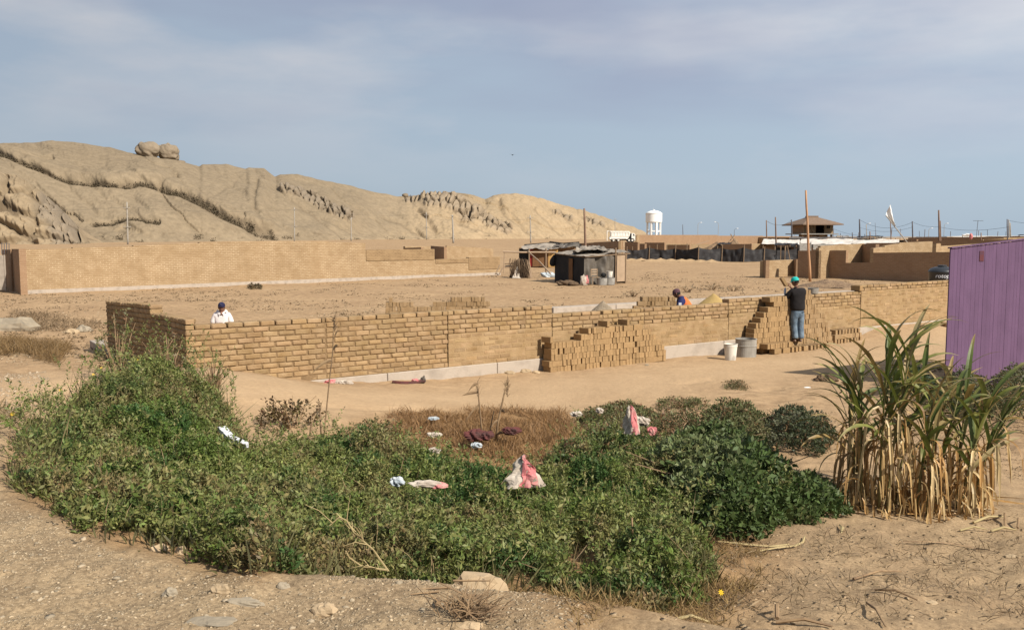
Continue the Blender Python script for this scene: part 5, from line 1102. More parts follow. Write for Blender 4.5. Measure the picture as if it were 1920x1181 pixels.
def flat_roof(label, u0, u1, vf, vb, y0, y1, mat, name='roof_shelter', z_under=True, seed=0):
    """low shelter: wavy sheet roof from near eave (vf) to far eave (vb) on short walls"""
    a = aty(u0, vf, y0); b = aty(u1, vf - .3, y0); c = aty(u1, vb, y1); d = aty(u0 + (u1 - u0) * .05, vb, y1); t = thing(name, label, 'shelter', ((a.x + b.x) / 2, y0, 0))
    m_ = MB(); tarp_sheet(m_, (a, b, c, d), 40, 8, .16, seed); mk('roof_sheet', m_, M[mat], t)
    m_ = MB(); h = a.z - .35; m_.box(((a.x + b.x) / 2, y0 + .9, h / 2), (b.x - a.x - 1, .15, h)); mk('front_wall', m_, M['wall_shade_tone' if seed % 2 else 'black'], t)
    for f in (.05, .5, .95):
        q = MB(); p = a.lerp(b, f); q.tube([(p.x, p.y + .2, 0), (p.x, p.y + .2, p.z - .02)], .06, 6); mk('post', q, M['wood'], t)
flat_roof('broad white sheet roof left of the orange mast', 1428, 1500, 458, 449, 116, 128, 'white_roof', seed=3)
flat_roof('white sheet roof right of the orange mast', 1498, 1600, 458.5, 448, 104, 116, 'white_roof', seed=5)
flat_roof('white peaked sheet roof below the flag pole foot', 1596, 1686, 457.5, 449, 102, 114, 'white_roof', seed=7)
flat_roof('dark low roof just below the two-storey house', 1478, 1560, 447.5, 444.5, 160, 172, 'tarp', seed=8)
flat_roof('grey roofs right of the two-storey house', 1556, 1640, 447.5, 444.8, 155, 175, 'tarp', seed=11)
flat_roof('dark flat roof behind the dark pole by the house', 1606, 1656, 444.5, 442.5, 170, 185, 'black', seed=12)
flat_roof('brownish far roofs behind the white roofs', 1640, 1720, 447, 444.5, 170, 200, 'tarp_pale', seed=14)
flat_roof('small pale hut at the far right of the house', 1568, 1592, 443, 441.5, 180, 190, 'tarp_pale', seed=16)
flat_roof('dark low shelter behind the fence right end', 1345, 1372, 457.5, 455.5, 122, 126, 'black', seed=17)
flat_roof('dark shelters below the broad white roof', 1452, 1496, 459, 456, 105, 112, 'black', seed=18)
flat_roof('far grey roof line at the right horizon', 1716, 1775, 446, 443.8, 175, 200, 'tarp', seed=22)
flat_roof('far pale roof line at the right horizon', 1775, 1990, 444.2, 442.6, 170, 190, 'white_roof', seed=23)
flat_roof('dark arched shelter at the far right edge', 1908, 1990, 441.5, 439.5, 150, 158, 'black', seed=25)
mb = MB(); mb.box(aty(1510, 464.5, 100), (1.3, .1, 1.0)); mb.box(aty(1500, 465, 99.8), (.1, .12, 1.3)); mb.box(aty(1520, 465, 99.8), (.1, .12, 1.3)); o = tag(mk('cloth_screen', mb, M['concrete']), 'grey cloth screen above the shaded wall left of the mast', 'screen')
mb = MB(); mb.box(aty(1543, 463, 98), (2.2, .1, .6)); tag(mk('cloth_screen', mb, M['concrete']), 'grey cloth screen right of the orange mast', 'screen')
mb = MB().blob(aty(1811, 441, 120), (.55, .4, .2), 5, .6); tag(mk('plastic_sheet', mb, M['white']), 'white plastic bundle on the wall at the far right', 'plastic')
mb = MB().blob(aty(1820.5, 443.5, 110), (.22, .2, .4), 6, .3); tag(mk('cloth_bundle', mb, M['sack_p']), 'small pink cloth hanging on the far right wall', 'cloth')
# clutter of tiny uprights along the village skyline
rs = random.Random(12)
for i in range(16):
    u = 1560 + i * 22 + rs.uniform(-8, 8); y = rs.uniform(150, 260); m_ = MB(); m_.tube([(xat(u, y), y, 1), (xat(u, y) + rs.uniform(-.3, .3), y, zat(rs.uniform(428, 440), y))], .06, 4)
    o = tag(mk('roof_post', m_, M['polegrey' if i % 2 else 'polewood']), ORD[i + 1].capitalize() + ' from the left of the thin upright posts among the far village roofs', 'post', 'thin posts over the village roofs')
# flag on a leaning pole
def flag():
    y = 88.0; t = thing('flag', 'white flag on a pole leaning left above the sunlit wall', 'flag', tuple(aty(1700, 456, y))); a = aty(1661, 404, y); b = aty(1702, 456, y)
    m_ = MB(); m_.tube([b, a], .05, 7); mk('pole', m_, M['poleconc'], t)
    g = []; top = aty(1668.5, 383.5, y); bot = aty(1679, 424, y)
    for j in range(15):
        f = j / 14; L_ = a.lerp(bot, f); R_ = top.lerp(bot, f); r_ = []
        for i in range(7): h = i / 6; p = L_.lerp(R_, h); p.y += .12 * math.sin(h * 5 + f * 3); r_.append(p)
        g.append(r_)
    q = MB(); q.sheet(g); mk('cloth', q, M['white'], t)
flag()
# black water tank behind the wall
def tank():
    y = 43.5; x = xat(1766, y); t = thing('plastic_water_tank', 'round black water tank half hidden behind the wall by the purple boards', 'water tank', (x, y, 0)); z = lambda v: zat(v, y); r_ = .60
    m_ = MB(); m_.lathe([(r_, 0), (r_, z(512)), (r_ * 1.04, z(510.5)), (r_ * 1.04, z(508)), (r_, z(507)), (r_ * .86, z(503.5)), (r_ * .6, z(501)), (r_ * .5, z(500.5)), (.01, z(500.3))], (x, y, 0), 40); mk('shell', m_, M['tank'], t, smooth=True)
    m_ = MB(); m_.lathe([(r_ * .36, z(501)), (r_ * .36, z(497.5)), (r_ * .3, z(497)), (.01, z(496.9))], (x, y, 0), 24); mk('lid', m_, M['tank'], t)
    cu = bpy.data.curves.new('lettering', 'FONT'); cu.body = 'rotoplas'; cu.size = .28; cu.extrude = .004; cu.align_x = 'LEFT'; cu.shear = .2
    o = bpy.data.objects.new('lettering', cu); COL.objects.link(o); dg = bpy.context.evaluated_depsgraph_get(); me = bpy.data.meshes.new_from_object(o.evaluated_get(dg)); bpy.data.objects.remove(o)
    V = np.array([v.co[:] for v in me.vertices]); 
    mb = MB(); th = -math.pi / 2 - .95 + V[:, 0] / (r_ * 1.01); P = np.stack([x + np.cos(th) * (r_ * 1.012 + V[:, 2]), y + np.sin(th) * (r_ * 1.012 + V[:, 2]), z(520) + V[:, 1]], -1)
    mb.v = [tuple(p) for p in P]; mb.f = [tuple(p.vertices) for p in me.polygons]; mb.c = [(1, 1, 1)] * len(P); mk('lettering', mb, M['dotwhite'], t)
tank()
# ------------------------------------------------------------------ buckets at the wall, single bits
pb = wp(so(1398, -.62), -.62); bucket('wide cement-stained drum against the tall brick stack', Vector((pb.x, pb.y, gz(pb.x, pb.y))), .25, .255, .45, 'drum', 'metal_drum', 'drum', ring=(.62,))
pb = wp(so(1369.5, -.95), -.95); tb = bucket('narrow white bucket with cement smears left of the wide drum', Vector((pb.x, pb.y, gz(pb.x, pb.y))), .125, .158, .39, 'bucket', ring=(.86,))
pb = wp(so(1521, .12), .12); bucket('dark cement bucket standing on the wall behind the man', Vector((pb.x, pb.y, 1.285)), .13, .15, .16, 'drum', dark=True)
def bird():
    c = aty(961, 291, 60); m_ = MB(); m_.blob(c, (.05, .11, .03), 1, .05, 10, 8); 
    for s in (-1, 1): m_.add([c + Vector((0, -.08, .02)), c + Vector((0, .1, .02)), c + Vector((s * .14, .02, .05)), c + Vector((s * .13, -.04, .05))], [(0, 1, 2, 3)]); m_.add([c + Vector((s * .13, -.04, .05)), c + Vector((s * .14, .02, .05)), c + Vector((s * .28, .06, .01))], [(0, 1, 2)])
    tag(mk('bird', m_, M['rubber']), 'tiny dark bird flying in the sky above the hill ridge', 'bird')
bird()

# ------------------------------------------------------------------ people
def skin(name, pts, edges, mat, parent, sub=2, root=0):
    """pts: (x,y,z,r) or (x,y,z,rx,ry) in world coordinates; one continuous surface"""
    base = LOC[parent.name]; me = bpy.data.meshes.new(name); me.from_pydata([(p[0] - base[0], p[1] - base[1], p[2] - base[2]) for p in pts], edges, [])
    o = bpy.data.objects.new(name, me); COL.objects.link(o); m_ = o.modifiers.new('skin', 'SKIN'); m_.use_smooth_shade = True; m_.branch_smoothing = .3
    if not me.skin_vertices: me.attributes  # layer is made with the modifier
    sv = me.skin_vertices[0].data if me.skin_vertices else None
    if sv is None:
        import bmesh
        bm = bmesh.new(); bm.from_mesh(me); bm.verts.layers.skin.verify(); bm.to_mesh(me); bm.free(); sv = me.skin_vertices[0].data
    kf = 1.0 if name == 'body' else 1.2
    pts = [(*p[:3], *(q * kf for q in p[3:])) for p in pts]
    for i, p in enumerate(pts): sv[i].radius = (p[3], p[4] if len(p) > 4 else p[3]); sv[i].use_root = (i == root)
    ss = o.modifiers.new('sub', 'SUBSURF'); ss.levels = sub; ss.render_levels = sub
    dg = bpy.context.evaluated_depsgraph_get(); dg.update(); m2 = bpy.data.meshes.new_from_object(o.evaluated_get(dg)); m2.name = name
    bpy.data.objects.remove(o); o = bpy.data.objects.new(name, m2); COL.objects.link(o); m2.materials.clear(); m2.materials.append(mat); o.parent = parent; LOC[o.name] = base
    return o
class Fig:
    """local frame: f forward, r right, origin at the feet"""
    def __init__(s, org, yaw): s.o = Vector(org); s.f = Vector((math.sin(yaw), math.cos(yaw), 0)); s.r = Vector((s.f.y, -s.f.x, 0))
    def P(s, r_, f, z, *rad): q = s.o + s.r * r_ + s.f * f + UP * z; return (q.x, q.y, q.z, *rad)
def chain(n0, n): return [(i, i + 1) for i in range(n0, n0 + n - 1)]
def hand_pts(F_, w, d, cu, sc=1.0):
    """palm and five fingers from wrist w along d (local r,f,z tuples); returns extra points and edges starting at index of wrist"""
    w = Vector(w); d = Vector(d).normalized(); c = Vector(cu).normalized(); sidev = d.cross(c).normalized(); pts = [(w + d * .045, .026, .018), (w + d * .085, .030, .016)]; ed = [(-1, 0), (0, 1)]
    for k, (o_, L_) in enumerate(((-.027, .062), (-.009, .072), (.009, .068), (.027, .054))):
        b = w + d * .095 + sidev * o_; i0 = len(pts); pts += [(b, .009, .009), (b + d * L_ * .5 + c * .012, .0085, .0085), (b + d * L_ * .8 + c * .035, .0075, .0075)]; ed += [(1, i0), (i0, i0 + 1), (i0 + 1, i0 + 2)]
    b = w + d * .05 - sidev * .03; i0 = len(pts); pts += [(b, .011, .011), (b + d * .03 - sidev * .02 + c * .015, .010, .010), (b + d * .052 - sidev * .022 + c * .03, .009, .009)]; ed += [(0, i0), (i0, i0 + 1), (i0 + 1, i0 + 2)]
    return pts, ed
def head_parts(F_, t, c, yawoff, pitch, s=1.0, cap='teal', brim=True, hair=True):
    """c = local centre of the head (r,f,z). returns nothing; adds face features, hair, cap to t"""
    yaw = yawoff; fw = (F_.f * math.cos(yaw) + F_.r * math.sin(yaw)) * math.cos(pitch) - UP * math.sin(pitch); rt = (F_.r * math.cos(yaw) - F_.f * math.sin(yaw)); up = rt.cross(fw).normalized()
    C0 = F_.o + F_.r * c[0] + F_.f * c[1] + UP * c[2]; W = lambda a, b, z: C0 + rt * a * s + fw * b * s + up * z * s
    def part(name, mb, mat): return mk(name, mb, M[mat], t, smooth=True)
    hd = MB(); U_, V_ = 28, 20; vs = []; fs = []
    for j in range(V_):
        ph = math.pi * (j + .5) / V_; zz = math.cos(ph); rr = math.sin(ph)
        for i in range(U_):
            th = 2 * math.pi * i / U_; a = math.sin(th) * rr; b = math.cos(th) * rr; z = zz
            x_ = .074 * a * (1 - .22 * max(0, -z)); y_ = .095 * b * (1 - .10 * max(0, -z)) + (.008 if b > 0 and z < -.2 else 0); z_ = .118 * z
            if b > .6: y_ += .020 * math.exp(-((a / .18) ** 2 + ((z + .08) / .17) ** 2))            # nose
            if b > .5: y_ += .006 * math.exp(-((a / .3) ** 2 + ((z + .48) / .07) ** 2)) - .006 * math.exp(-(((abs(a) - .38) / .16) ** 2 + ((z - .08) / .12) ** 2))   # mouth, eye sockets
            if b > .3: y_ += .008 * math.exp(-((a / .35) ** 2 + ((z + .8) / .15) ** 2))
            vs.append(W(x_, y_, z_))
    for j in range(V_ - 1):
        for i in range(U_): fs.append((j * U_ + i, (j + 1) * U_ + i, (j + 1) * U_ + (i + 1) % U_, j * U_ + (i + 1) % U_))
    fs += [tuple(range(U_)), tuple((V_ - 1) * U_ + i for i in range(U_))[::-1]]; hd.add(vs, fs)
    for sx in (-1, 1): hd.blob(W(sx * .078, -.005, -.005), (.012, .02, .032), 2, .1, 10, 8)
    headm = part('head', hd, 'skin')
    e = MB()
    for sx in (-1, 1): e.blob(W(sx * .030, .088, .010), (.010, .006, .005), 1, .02, 8, 6)
    mk('eyes', e, M['hair'], headm); e = MB(); e.box(W(0, .100, -.060), (.040, .006, .006), (rt, fw, up)); mk('mouth', e, M['maroon_cap'], headm)
    if hair:
        h = MB(); g = []
        for j in range(9):
            row = []
            for i in range(21):
                th = math.pi * (.42 + 1.16 * i / 20); ph = math.pi * (.22 + .40 * j / 8); row.append(W(.080 * math.sin(th) * math.sin(ph), .102 * math.cos(th) * math.sin(ph), .122 * math.cos(ph)))
            g.append(row)
        h.sheet(g); part('hair', h, 'hair')
    cm = MB(); g = []
    for j in range(9):
        ph = math.pi * .5 * j / 8; row = []
        for i in range(29): th = 2 * math.pi * i / 28; row.append(W(.087 * math.sin(th) * math.sin(ph), .108 * math.cos(th) * math.sin(ph) - .003, .035 + .098 * math.cos(ph) ** .8))
        g.append(row)
    g.append([W(.088 * math.sin(2 * math.pi * i / 28), .109 * math.cos(2 * math.pi * i / 28) - .003, .018) for i in range(29)]); cm.sheet(g); capo = part('cap', cm, cap)
    b = MB(); g = []
    for j in range(5):
        row = []
        for i in range(13): th = math.pi * (-.36 + .72 * i / 12); k = 1 + .75 * j / 4 * math.cos(th) ** .6; row.append(W(.084 * math.sin(th) * (1 + .06 * j / 4), .104 * math.cos(th) * k, .028 - .012 * j / 4 - .02 * (math.sin(th) ** 2)))
        g.append(row)
    b.sheet(g); mk('cap_brim', b, M[cap], capo, smooth=True)
    return W, capo, (rt, fw, up)
# the man in black sweater and jeans on the brick stack, seen from behind
def man_black():
    yf = 23.02; zf = zat(641.5, yf); F_ = Fig((xat(1497, yf), yf, zf), math.radians(-8)); t = thing('person', 'man in black sweater, faded blue jeans and turquoise cap standing on the brick stack', 'person', tuple(F_.o)); P = F_.P
    # body: one continuous skin figure (mostly under the clothes)
    pts = [P(0, 0, .86, .12, .10), P(0, .02, 1.05, .12, .10), P(0, .03, 1.28, .13, .10), P(-.02, .05, 1.43, .055), P(-.03, .07, 1.50, .05),
           P(-.16, .04, 1.36, .06), P(-.27, .12, 1.16, .045), P(-.34, .32, 1.04, .034), P(.16, .03, 1.36, .06), P(.22, .22, 1.24, .045), P(-.02, .36, 1.40, .034),
           P(-.085, 0, .80, .09), P(-.075, .02, .46, .06), P(-.05, -.02, .09, .042), P(.085, 0, .80, .09), P(.10, .02, .46, .06), P(.115, -.01, .09, .042)]
    ed = [(0, 1), (1, 2), (2, 3), (3, 4), (2, 5), (5, 6), (6, 7), (2, 8), (8, 9), (9, 10), (0, 11), (11, 12), (12, 13), (0, 14), (14, 15), (15, 16)]
    for wi, d, cu in ((7, Vector((-.25, .8, -.35)), Vector((0, 0, -1))), (10, Vector((-.55, .35, .65)), Vector((0, .9, .2)))):
        w = Vector(pts[wi][:3]); dd = F_.r * d.x + F_.f * d.y + UP * d.z; cc = F_.r * cu.x + F_.f * cu.y + UP * cu.z; hp, he = hand_pts(F_, w, dd, cc); n0 = len(pts)
        pts += [(q.x, q.y, q.z, a, b) for q, a, b in hp]; ed += [((wi if a < 0 else n0 + a), n0 + b) for a, b in he]
    skin('body', pts, ed, M['skin'], t, 2)
    sw = [P(0, -.01, .80, .168, .125), P(0, -.01, .90, .17, .128), P(0, 0, 1.02, .175, .13), P(0, .01, 1.16, .18, .135), P(0, .02, 1.30, .165, .12), P(-.01, .04, 1.40, .095, .085), P(-.02, .05, 1.45, .068),
          P(-.16, .03, 1.34, .085), P(-.25, .08, 1.20, .072), P(-.30, .14, 1.10, .066), P(-.34, .28, 1.04, .052), P(.16, .03, 1.34, .085), P(.23, .14, 1.24, .07), P(.20, .22, 1.22, .064), P(.06, .33, 1.36, .05)]
    skin('sweater', sw, [(0, 1), (1, 2), (2, 3), (3, 4), (4, 5), (5, 6), (4, 7), (7, 8), (8, 9), (9, 10), (4, 11), (11, 12), (12, 13), (13, 14)], M['sweater'], t, 2)
    jn = [P(0, -.01, .93, .135, .10), P(0, -.01, .78, .148, .12), P(-.09, 0, .70, .10, .10), P(-.085, .01, .56, .085), P(-.075, .02, .43, .074), P(-.06, 0, .28, .070), P(-.05, -.015, .14, .072), P(-.05, -.02, .09, .074),
          P(.09, 0, .70, .10, .10), P(.10, .01, .56, .085), P(.10, .02, .43, .074), P(.11, 0, .28, .070), P(.115, -.01, .14, .072), P(.115, -.01, .09, .074)]
    skin('jeans', jn, [(0, 1), (1, 2), (2, 3), (3, 4), (4, 5), (5, 6), (6, 7), (1, 8), (8, 9), (9, 10), (10, 11), (11, 12), (12, 13)], M['jeans'], t, 2)
    for r_ in (-.05, .115):
        m_ = MB(); q = F_.o + F_.r * r_ + UP * .04 + F_.f * .06; m_.blob(q, (.048, .135, .045), 3, .1, 16, 10, 1.6, .3); mk('shoe', m_, M['shoe'], t, smooth=True)
    hp = MB(); hp.box(F_.o + F_.r * .10 - F_.f * .145 + UP * .81, (.06, .006, .015), (F_.r, F_.f, UP)); mk('belt_label', hp, M['hair'], t)
    head_parts(F_, t, (-.045, .085, 1.575), math.radians(-35), .25, 1.0, 'teal')
    b = MB(); c = F_.o + F_.r * -.20 + F_.f * .42 + UP * 1.56; ax = (F_.r * .55 - UP * .83).normalized(); b.box(c, (.26, .13, .085), (ax, F_.f, ax.cross(F_.f)), ch=.006); tag(mk('adobe_brick', b, M['brick_loose']), 'adobe brick held up at face height by the man in black', 'brick')
    g = MB(); c = F_.o + F_.r * -.215 + F_.f * .30 + UP * 1.30; g.blob(c, (.03, .03, .11), 3, .2); mk('shirt_cuff', g, M['sky_shirt'], t)
man_black()
def man_white():
    yf = 21.5; F_ = Fig((xat(414, yf), yf, gz(xat(414, yf), yf) - .02), math.radians(165)); zt = zat(567.5, yf); F_.o.z = zt - 1.635
    t = thing('person', 'man in white open-necked shirt and dark cap behind the wall at left', 'person', tuple(F_.o)); P = F_.P
    pts = [P(0, 0, .88, .13, .10), P(0, .0, 1.10, .13, .10), P(0, 0, 1.32, .13, .10), P(0, .02, 1.45, .055), P(0, .04, 1.52, .05), P(-.15, 0, 1.37, .05), P(-.205, -.02, 1.12, .042), P(-.22, .16, .92, .032), P(.15, 0, 1.37, .05), P(.205, -.02, 1.12, .042), P(.22, .16, .92, .032),
           P(-.09, .05, .82, .09), P(-.13, .42, .84, .06), P(-.12, .30, .46, .045), P(.09, .05, .82, .09), P(.13, .42, .84, .06), P(.12, .30, .46, .045)]
    ed = [(0, 1), (1, 2), (2, 3), (3, 4), (2, 5), (5, 6), (6, 7), (2, 8), (8, 9), (9, 10), (0, 11), (11, 12), (12, 13), (0, 14), (14, 15), (15, 16)]
    for wi in (7, 10):
        w = Vector(pts[wi][:3]); hp, he = hand_pts(F_, w, F_.f * .8 - UP * .5, -UP); n0 = len(pts); pts += [(q.x, q.y, q.z, a, b) for q, a, b in hp]; ed += [((wi if a < 0 else n0 + a), n0 + b) for a, b in he]
    skin('body', pts, ed, M['skin'], t, 2)
    sh = [P(0, 0, .86, .17, .13), P(0, .0, 1.08, .155, .12), P(0, 0, 1.28, .155, .115), P(0, 0, 1.38, .13, .10), P(0, .0, 1.43, .075, .07), P(-.155, 0, 1.37, .066), P(-.20, -.01, 1.22, .066), P(-.215, -.01, 1.10, .064), P(.155, 0, 1.37, .066), P(.20, -.01, 1.22, .066), P(.215, -.01, 1.10, .064)]
    skin('shirt', sh, [(0, 1), (1, 2), (2, 3), (3, 4), (2, 5), (5, 6), (6, 7), (2, 8), (8, 9), (9, 10)], M['shirt_w'], t, 2)
    cm = MB(); O = F_.o
    for sx in (-1, 1):
        g = []
        for q in range(7):
            f = q / 6; a = O + F_.r * sx * (.085 * (1 - f) ** .6 + .004) + F_.f * (-.03 + .17 * f) + UP * (1.475 - .085 * f); g.append([a, a + F_.r * sx * .035 + F_.f * .012 - UP * .03, a + F_.r * sx * (.05 - .02 * f) + F_.f * .02 - UP * .055])
        cm.sheet(g)
    mk('collar', cm, M['shirt_w'], t, smooth=True); v = MB(); v.blob(O + F_.f * .085 + UP * 1.385, (.04, .06, .055), 2, .05, 14, 10); mk('neckline_skin', v, M['skin'], t, smooth=True)
    jn = [P(0, 0, .86, .15, .12), P(-.09, .12, .82, .10), P(-.13, .42, .83, .074), P(-.12, .31, .48, .07), P(.09, .12, .82, .10), P(.13, .42, .83, .074), P(.12, .31, .48, .07)]
    skin('trousers', jn, [(0, 1), (1, 2), (2, 3), (0, 4), (4, 5), (5, 6)], M['navy'], t, 2)
    W, capo, (rt, fw, up) = head_parts(F_, t, (0.0, .07, 1.53), math.radians(10), -.06, .95, 'navy')
    em = MB()
    for a, z, w_, h_ in ((0, .085, .034, .010), (-.012, .074, .010, .030), (.012, .074, .010, .030), (0, .062, .034, .008)):
        em.box(W(a, .100 - max(0, (z - .05)) * .55, z), (w_, .008, h_), (rt, fw, up))
    mk('cap_emblem', em, M['dotwhite'], capo)
man_white()
def man_orange():
    yf = 22.55; zt = zat(542.5, yf); F_ = Fig((xat(1281, yf), yf, zt - 1.46), math.radians(-78)); t = thing('person', 'bending man in orange vest over blue shirt with maroon cap, behind the wall', 'person', tuple(F_.o)); P = F_.P
    pts = [P(0, -.18, .82, .12, .10), P(0, -.12, 1.0, .12, .10), P(0, .0, 1.18, .13, .10), P(0, .10, 1.29, .055), P(0, .13, 1.34, .05), P(-.18, .03, 1.20, .055), P(-.22, .12, .96, .042), P(-.18, .34, .84, .032), P(.18, .03, 1.20, .055), P(.22, .12, .96, .042), P(.18, .34, .84, .032),
           P(-.09, -.16, .76, .09), P(-.09, .0, .42, .06), P(-.09, -.05, .08, .045), P(.09, -.16, .76, .09), P(.09, .0, .42, .06), P(.09, -.05, .08, .045)]
    ed = [(0, 1), (1, 2), (2, 3), (3, 4), (2, 5), (5, 6), (6, 7), (2, 8), (8, 9), (9, 10), (0, 11), (11, 12), (12, 13), (0, 14), (14, 15), (15, 16)]
    for wi in (7, 10):
        w = Vector(pts[wi][:3]); hp, he = hand_pts(F_, w, F_.f * .8 - UP * .5, -UP); n0 = len(pts); pts += [(q.x, q.y, q.z, a, b) for q, a, b in hp]; ed += [((wi if a < 0 else n0 + a), n0 + b) for a, b in he]
    skin('body', pts, ed, M['skin'], t, 2)
    sh = [P(0, -.15, .84, .16, .125), P(0, -.10, 1.0, .165, .125), P(0, .0, 1.17, .165, .115), P(0, .07, 1.26, .07), P(-.18, .03, 1.19, .085), P(-.235, .06, 1.06, .082), P(-.235, .10, .98, .078), P(.18, .03, 1.19, .085), P(.235, .06, 1.06, .082), P(.235, .10, .98, .078)]
    skin('shirt', sh, [(0, 1), (1, 2), (2, 3), (2, 4), (4, 5), (5, 6), (2, 7), (7, 8), (8, 9)], M['blueshirt'], t, 2)
    vt = [P(0, -.16, .84, .185, .145), P(0, -.10, 1.0, .188, .145), P(0, .0, 1.15, .175, .135), P(0, .06, 1.255, .10, .085)]
    skin('vest', vt, [(0, 1), (1, 2), (2, 3)], M['orange'], t, 2)
    lg = [P(0, -.18, .82, .15, .12), P(-.09, -.14, .68, .10), P(-.09, .02, .42, .074), P(-.09, -.05, .09, .07), P(.09, -.14, .68, .10), P(.09, .02, .42, .074), P(.09, -.05, .09, .07)]
    skin('trousers', lg, [(0, 1), (1, 2), (2, 3), (0, 4), (4, 5), (5, 6)], M['navy'], t, 2)
    b = MB(); c = F_.o + F_.r * -.318 + F_.f * .06 + UP * 1.10; b.box(c, (.07, .012, .075), (F_.f, F_.r, UP), ch=.004); mk('sleeve_badge', b, M['dotwhite'], t)
    head_parts(F_, t, (0, .155, 1.35), math.radians(8), .35, .95, 'maroon_cap')
man_orange()
#PART4
# ------------------------------------------------------------------ vegetation
def unit(a): return a / np.maximum(np.linalg.norm(a, axis=1), 1e-9)[:, None]
def leaves(B, D, L, W, cols, droop=0.0, fold=0.25):
    """kite leaves: base B, direction D, length L, width W -> verts (4N) and quads"""
    n = len(B); r_ = rng.normal(size=(n, 3)); S = unit(np.cross(D, r_)); Nn = np.cross(D, S); Nn *= np.sign(Nn[:, 2:3] + 1e-6)
    L = L[:, None]; W = W[:, None]; mid = B + D * L * .45 + Nn * L * .08
    V = np.stack([B, mid + S * W * .5, B + D * L - Nn * L * droop, mid - S * W * .5], 1).reshape(-1, 3)
    return V, np.arange(4 * n).reshape(-1, 4), np.repeat(cols, 4, 0)
def sprigs(T, A, k, ln, L, W, col, cvar=0.26, spread=0.9):
    """k leaves along each short shoot ending at T with axis A"""
    n = len(T); f = np.tile(np.linspace(0, 1, k), n); T2 = np.repeat(T, k, 0); A2 = np.repeat(A, k, 0); c2 = np.repeat(col, k, 0)
    B = T2 - A2 * (ln * (1 - f))[:, None] if np.isscalar(ln) else T2 - A2 * (np.repeat(ln, k) * (1 - f))[:, None]
    o = unit(np.cross(A2, rng.normal(size=(n * k, 3)))); D = unit(A2 * (.35 + .6 * f[:, None]) + o * spread + rng.normal(size=(n * k, 3)) * .15)
    s_ = rng.uniform(.5, 1.5, n * k) * np.repeat(rng.uniform(.75, 1.3, n), k); c2 = c2 * rng.uniform(1 - cvar, 1 + cvar, (n * k, 1)) * (1 + rng.normal(size=(n * k, 3)) * .05)
    return leaves(B, D, L * s_, W * s_, np.clip(c2, .003, 1))
def sample(P, n):
    lo, hi = P.min(0), P.max(0); out = []; m = 0
    while m < n:
        q = rng.uniform(lo, hi, (n * 2, 2)); q = q[inpoly(q[:, 0], q[:, 1], P)]; out.append(q); m += len(q)
    return np.concatenate(out)[:n]
def area(P): x, y = P[:, 0], P[:, 1]; return .5 * abs(np.dot(x, np.roll(y, 1)) - np.dot(y, np.roll(x, 1)))
def edge_in(x, y, P, soft): return polymask(x, y, P, soft)
def mixcol(a, b, t): return np.array(a)[None] * (1 - t[:, None]) + np.array(b)[None] * t[:, None]
GR1, GR2, GR3, OL = (0.120, 0.172, 0.036), (0.235, 0.255, 0.078), (0.050, 0.112, 0.028), (0.27, 0.21, 0.095)
def cover_h(x, y):
    big = fbm(x * .8, y * .8, 3, 101); f1, f2, idv = worley(x * 1.7 + (fbm(x * 2, y * 2, 2, 7) - .5), y * 1.7, 113); lump = sst(0, .5, f2 - f1) * (.5 + idv)
    h = .10 + .20 * sst(.3, .75, big) + .15 * lump + .12 * (fbm(x * 5, y * 5, 3, 111) - .4)
    rag = .6 + .8 * fbm(x * 1.8, y * 1.8, 3, 117)
    h = h + .84 * rag * np.exp(-.5 * (((x + 5.9) / 1.75) ** 2 + ((y - 12.4) / 1.3) ** 2)) + .30 * rag * np.exp(-.5 * (((x + 4.0) / 1.2) ** 2 + ((y - 11.0) / 1.0) ** 2))
    return np.maximum(h, .05)
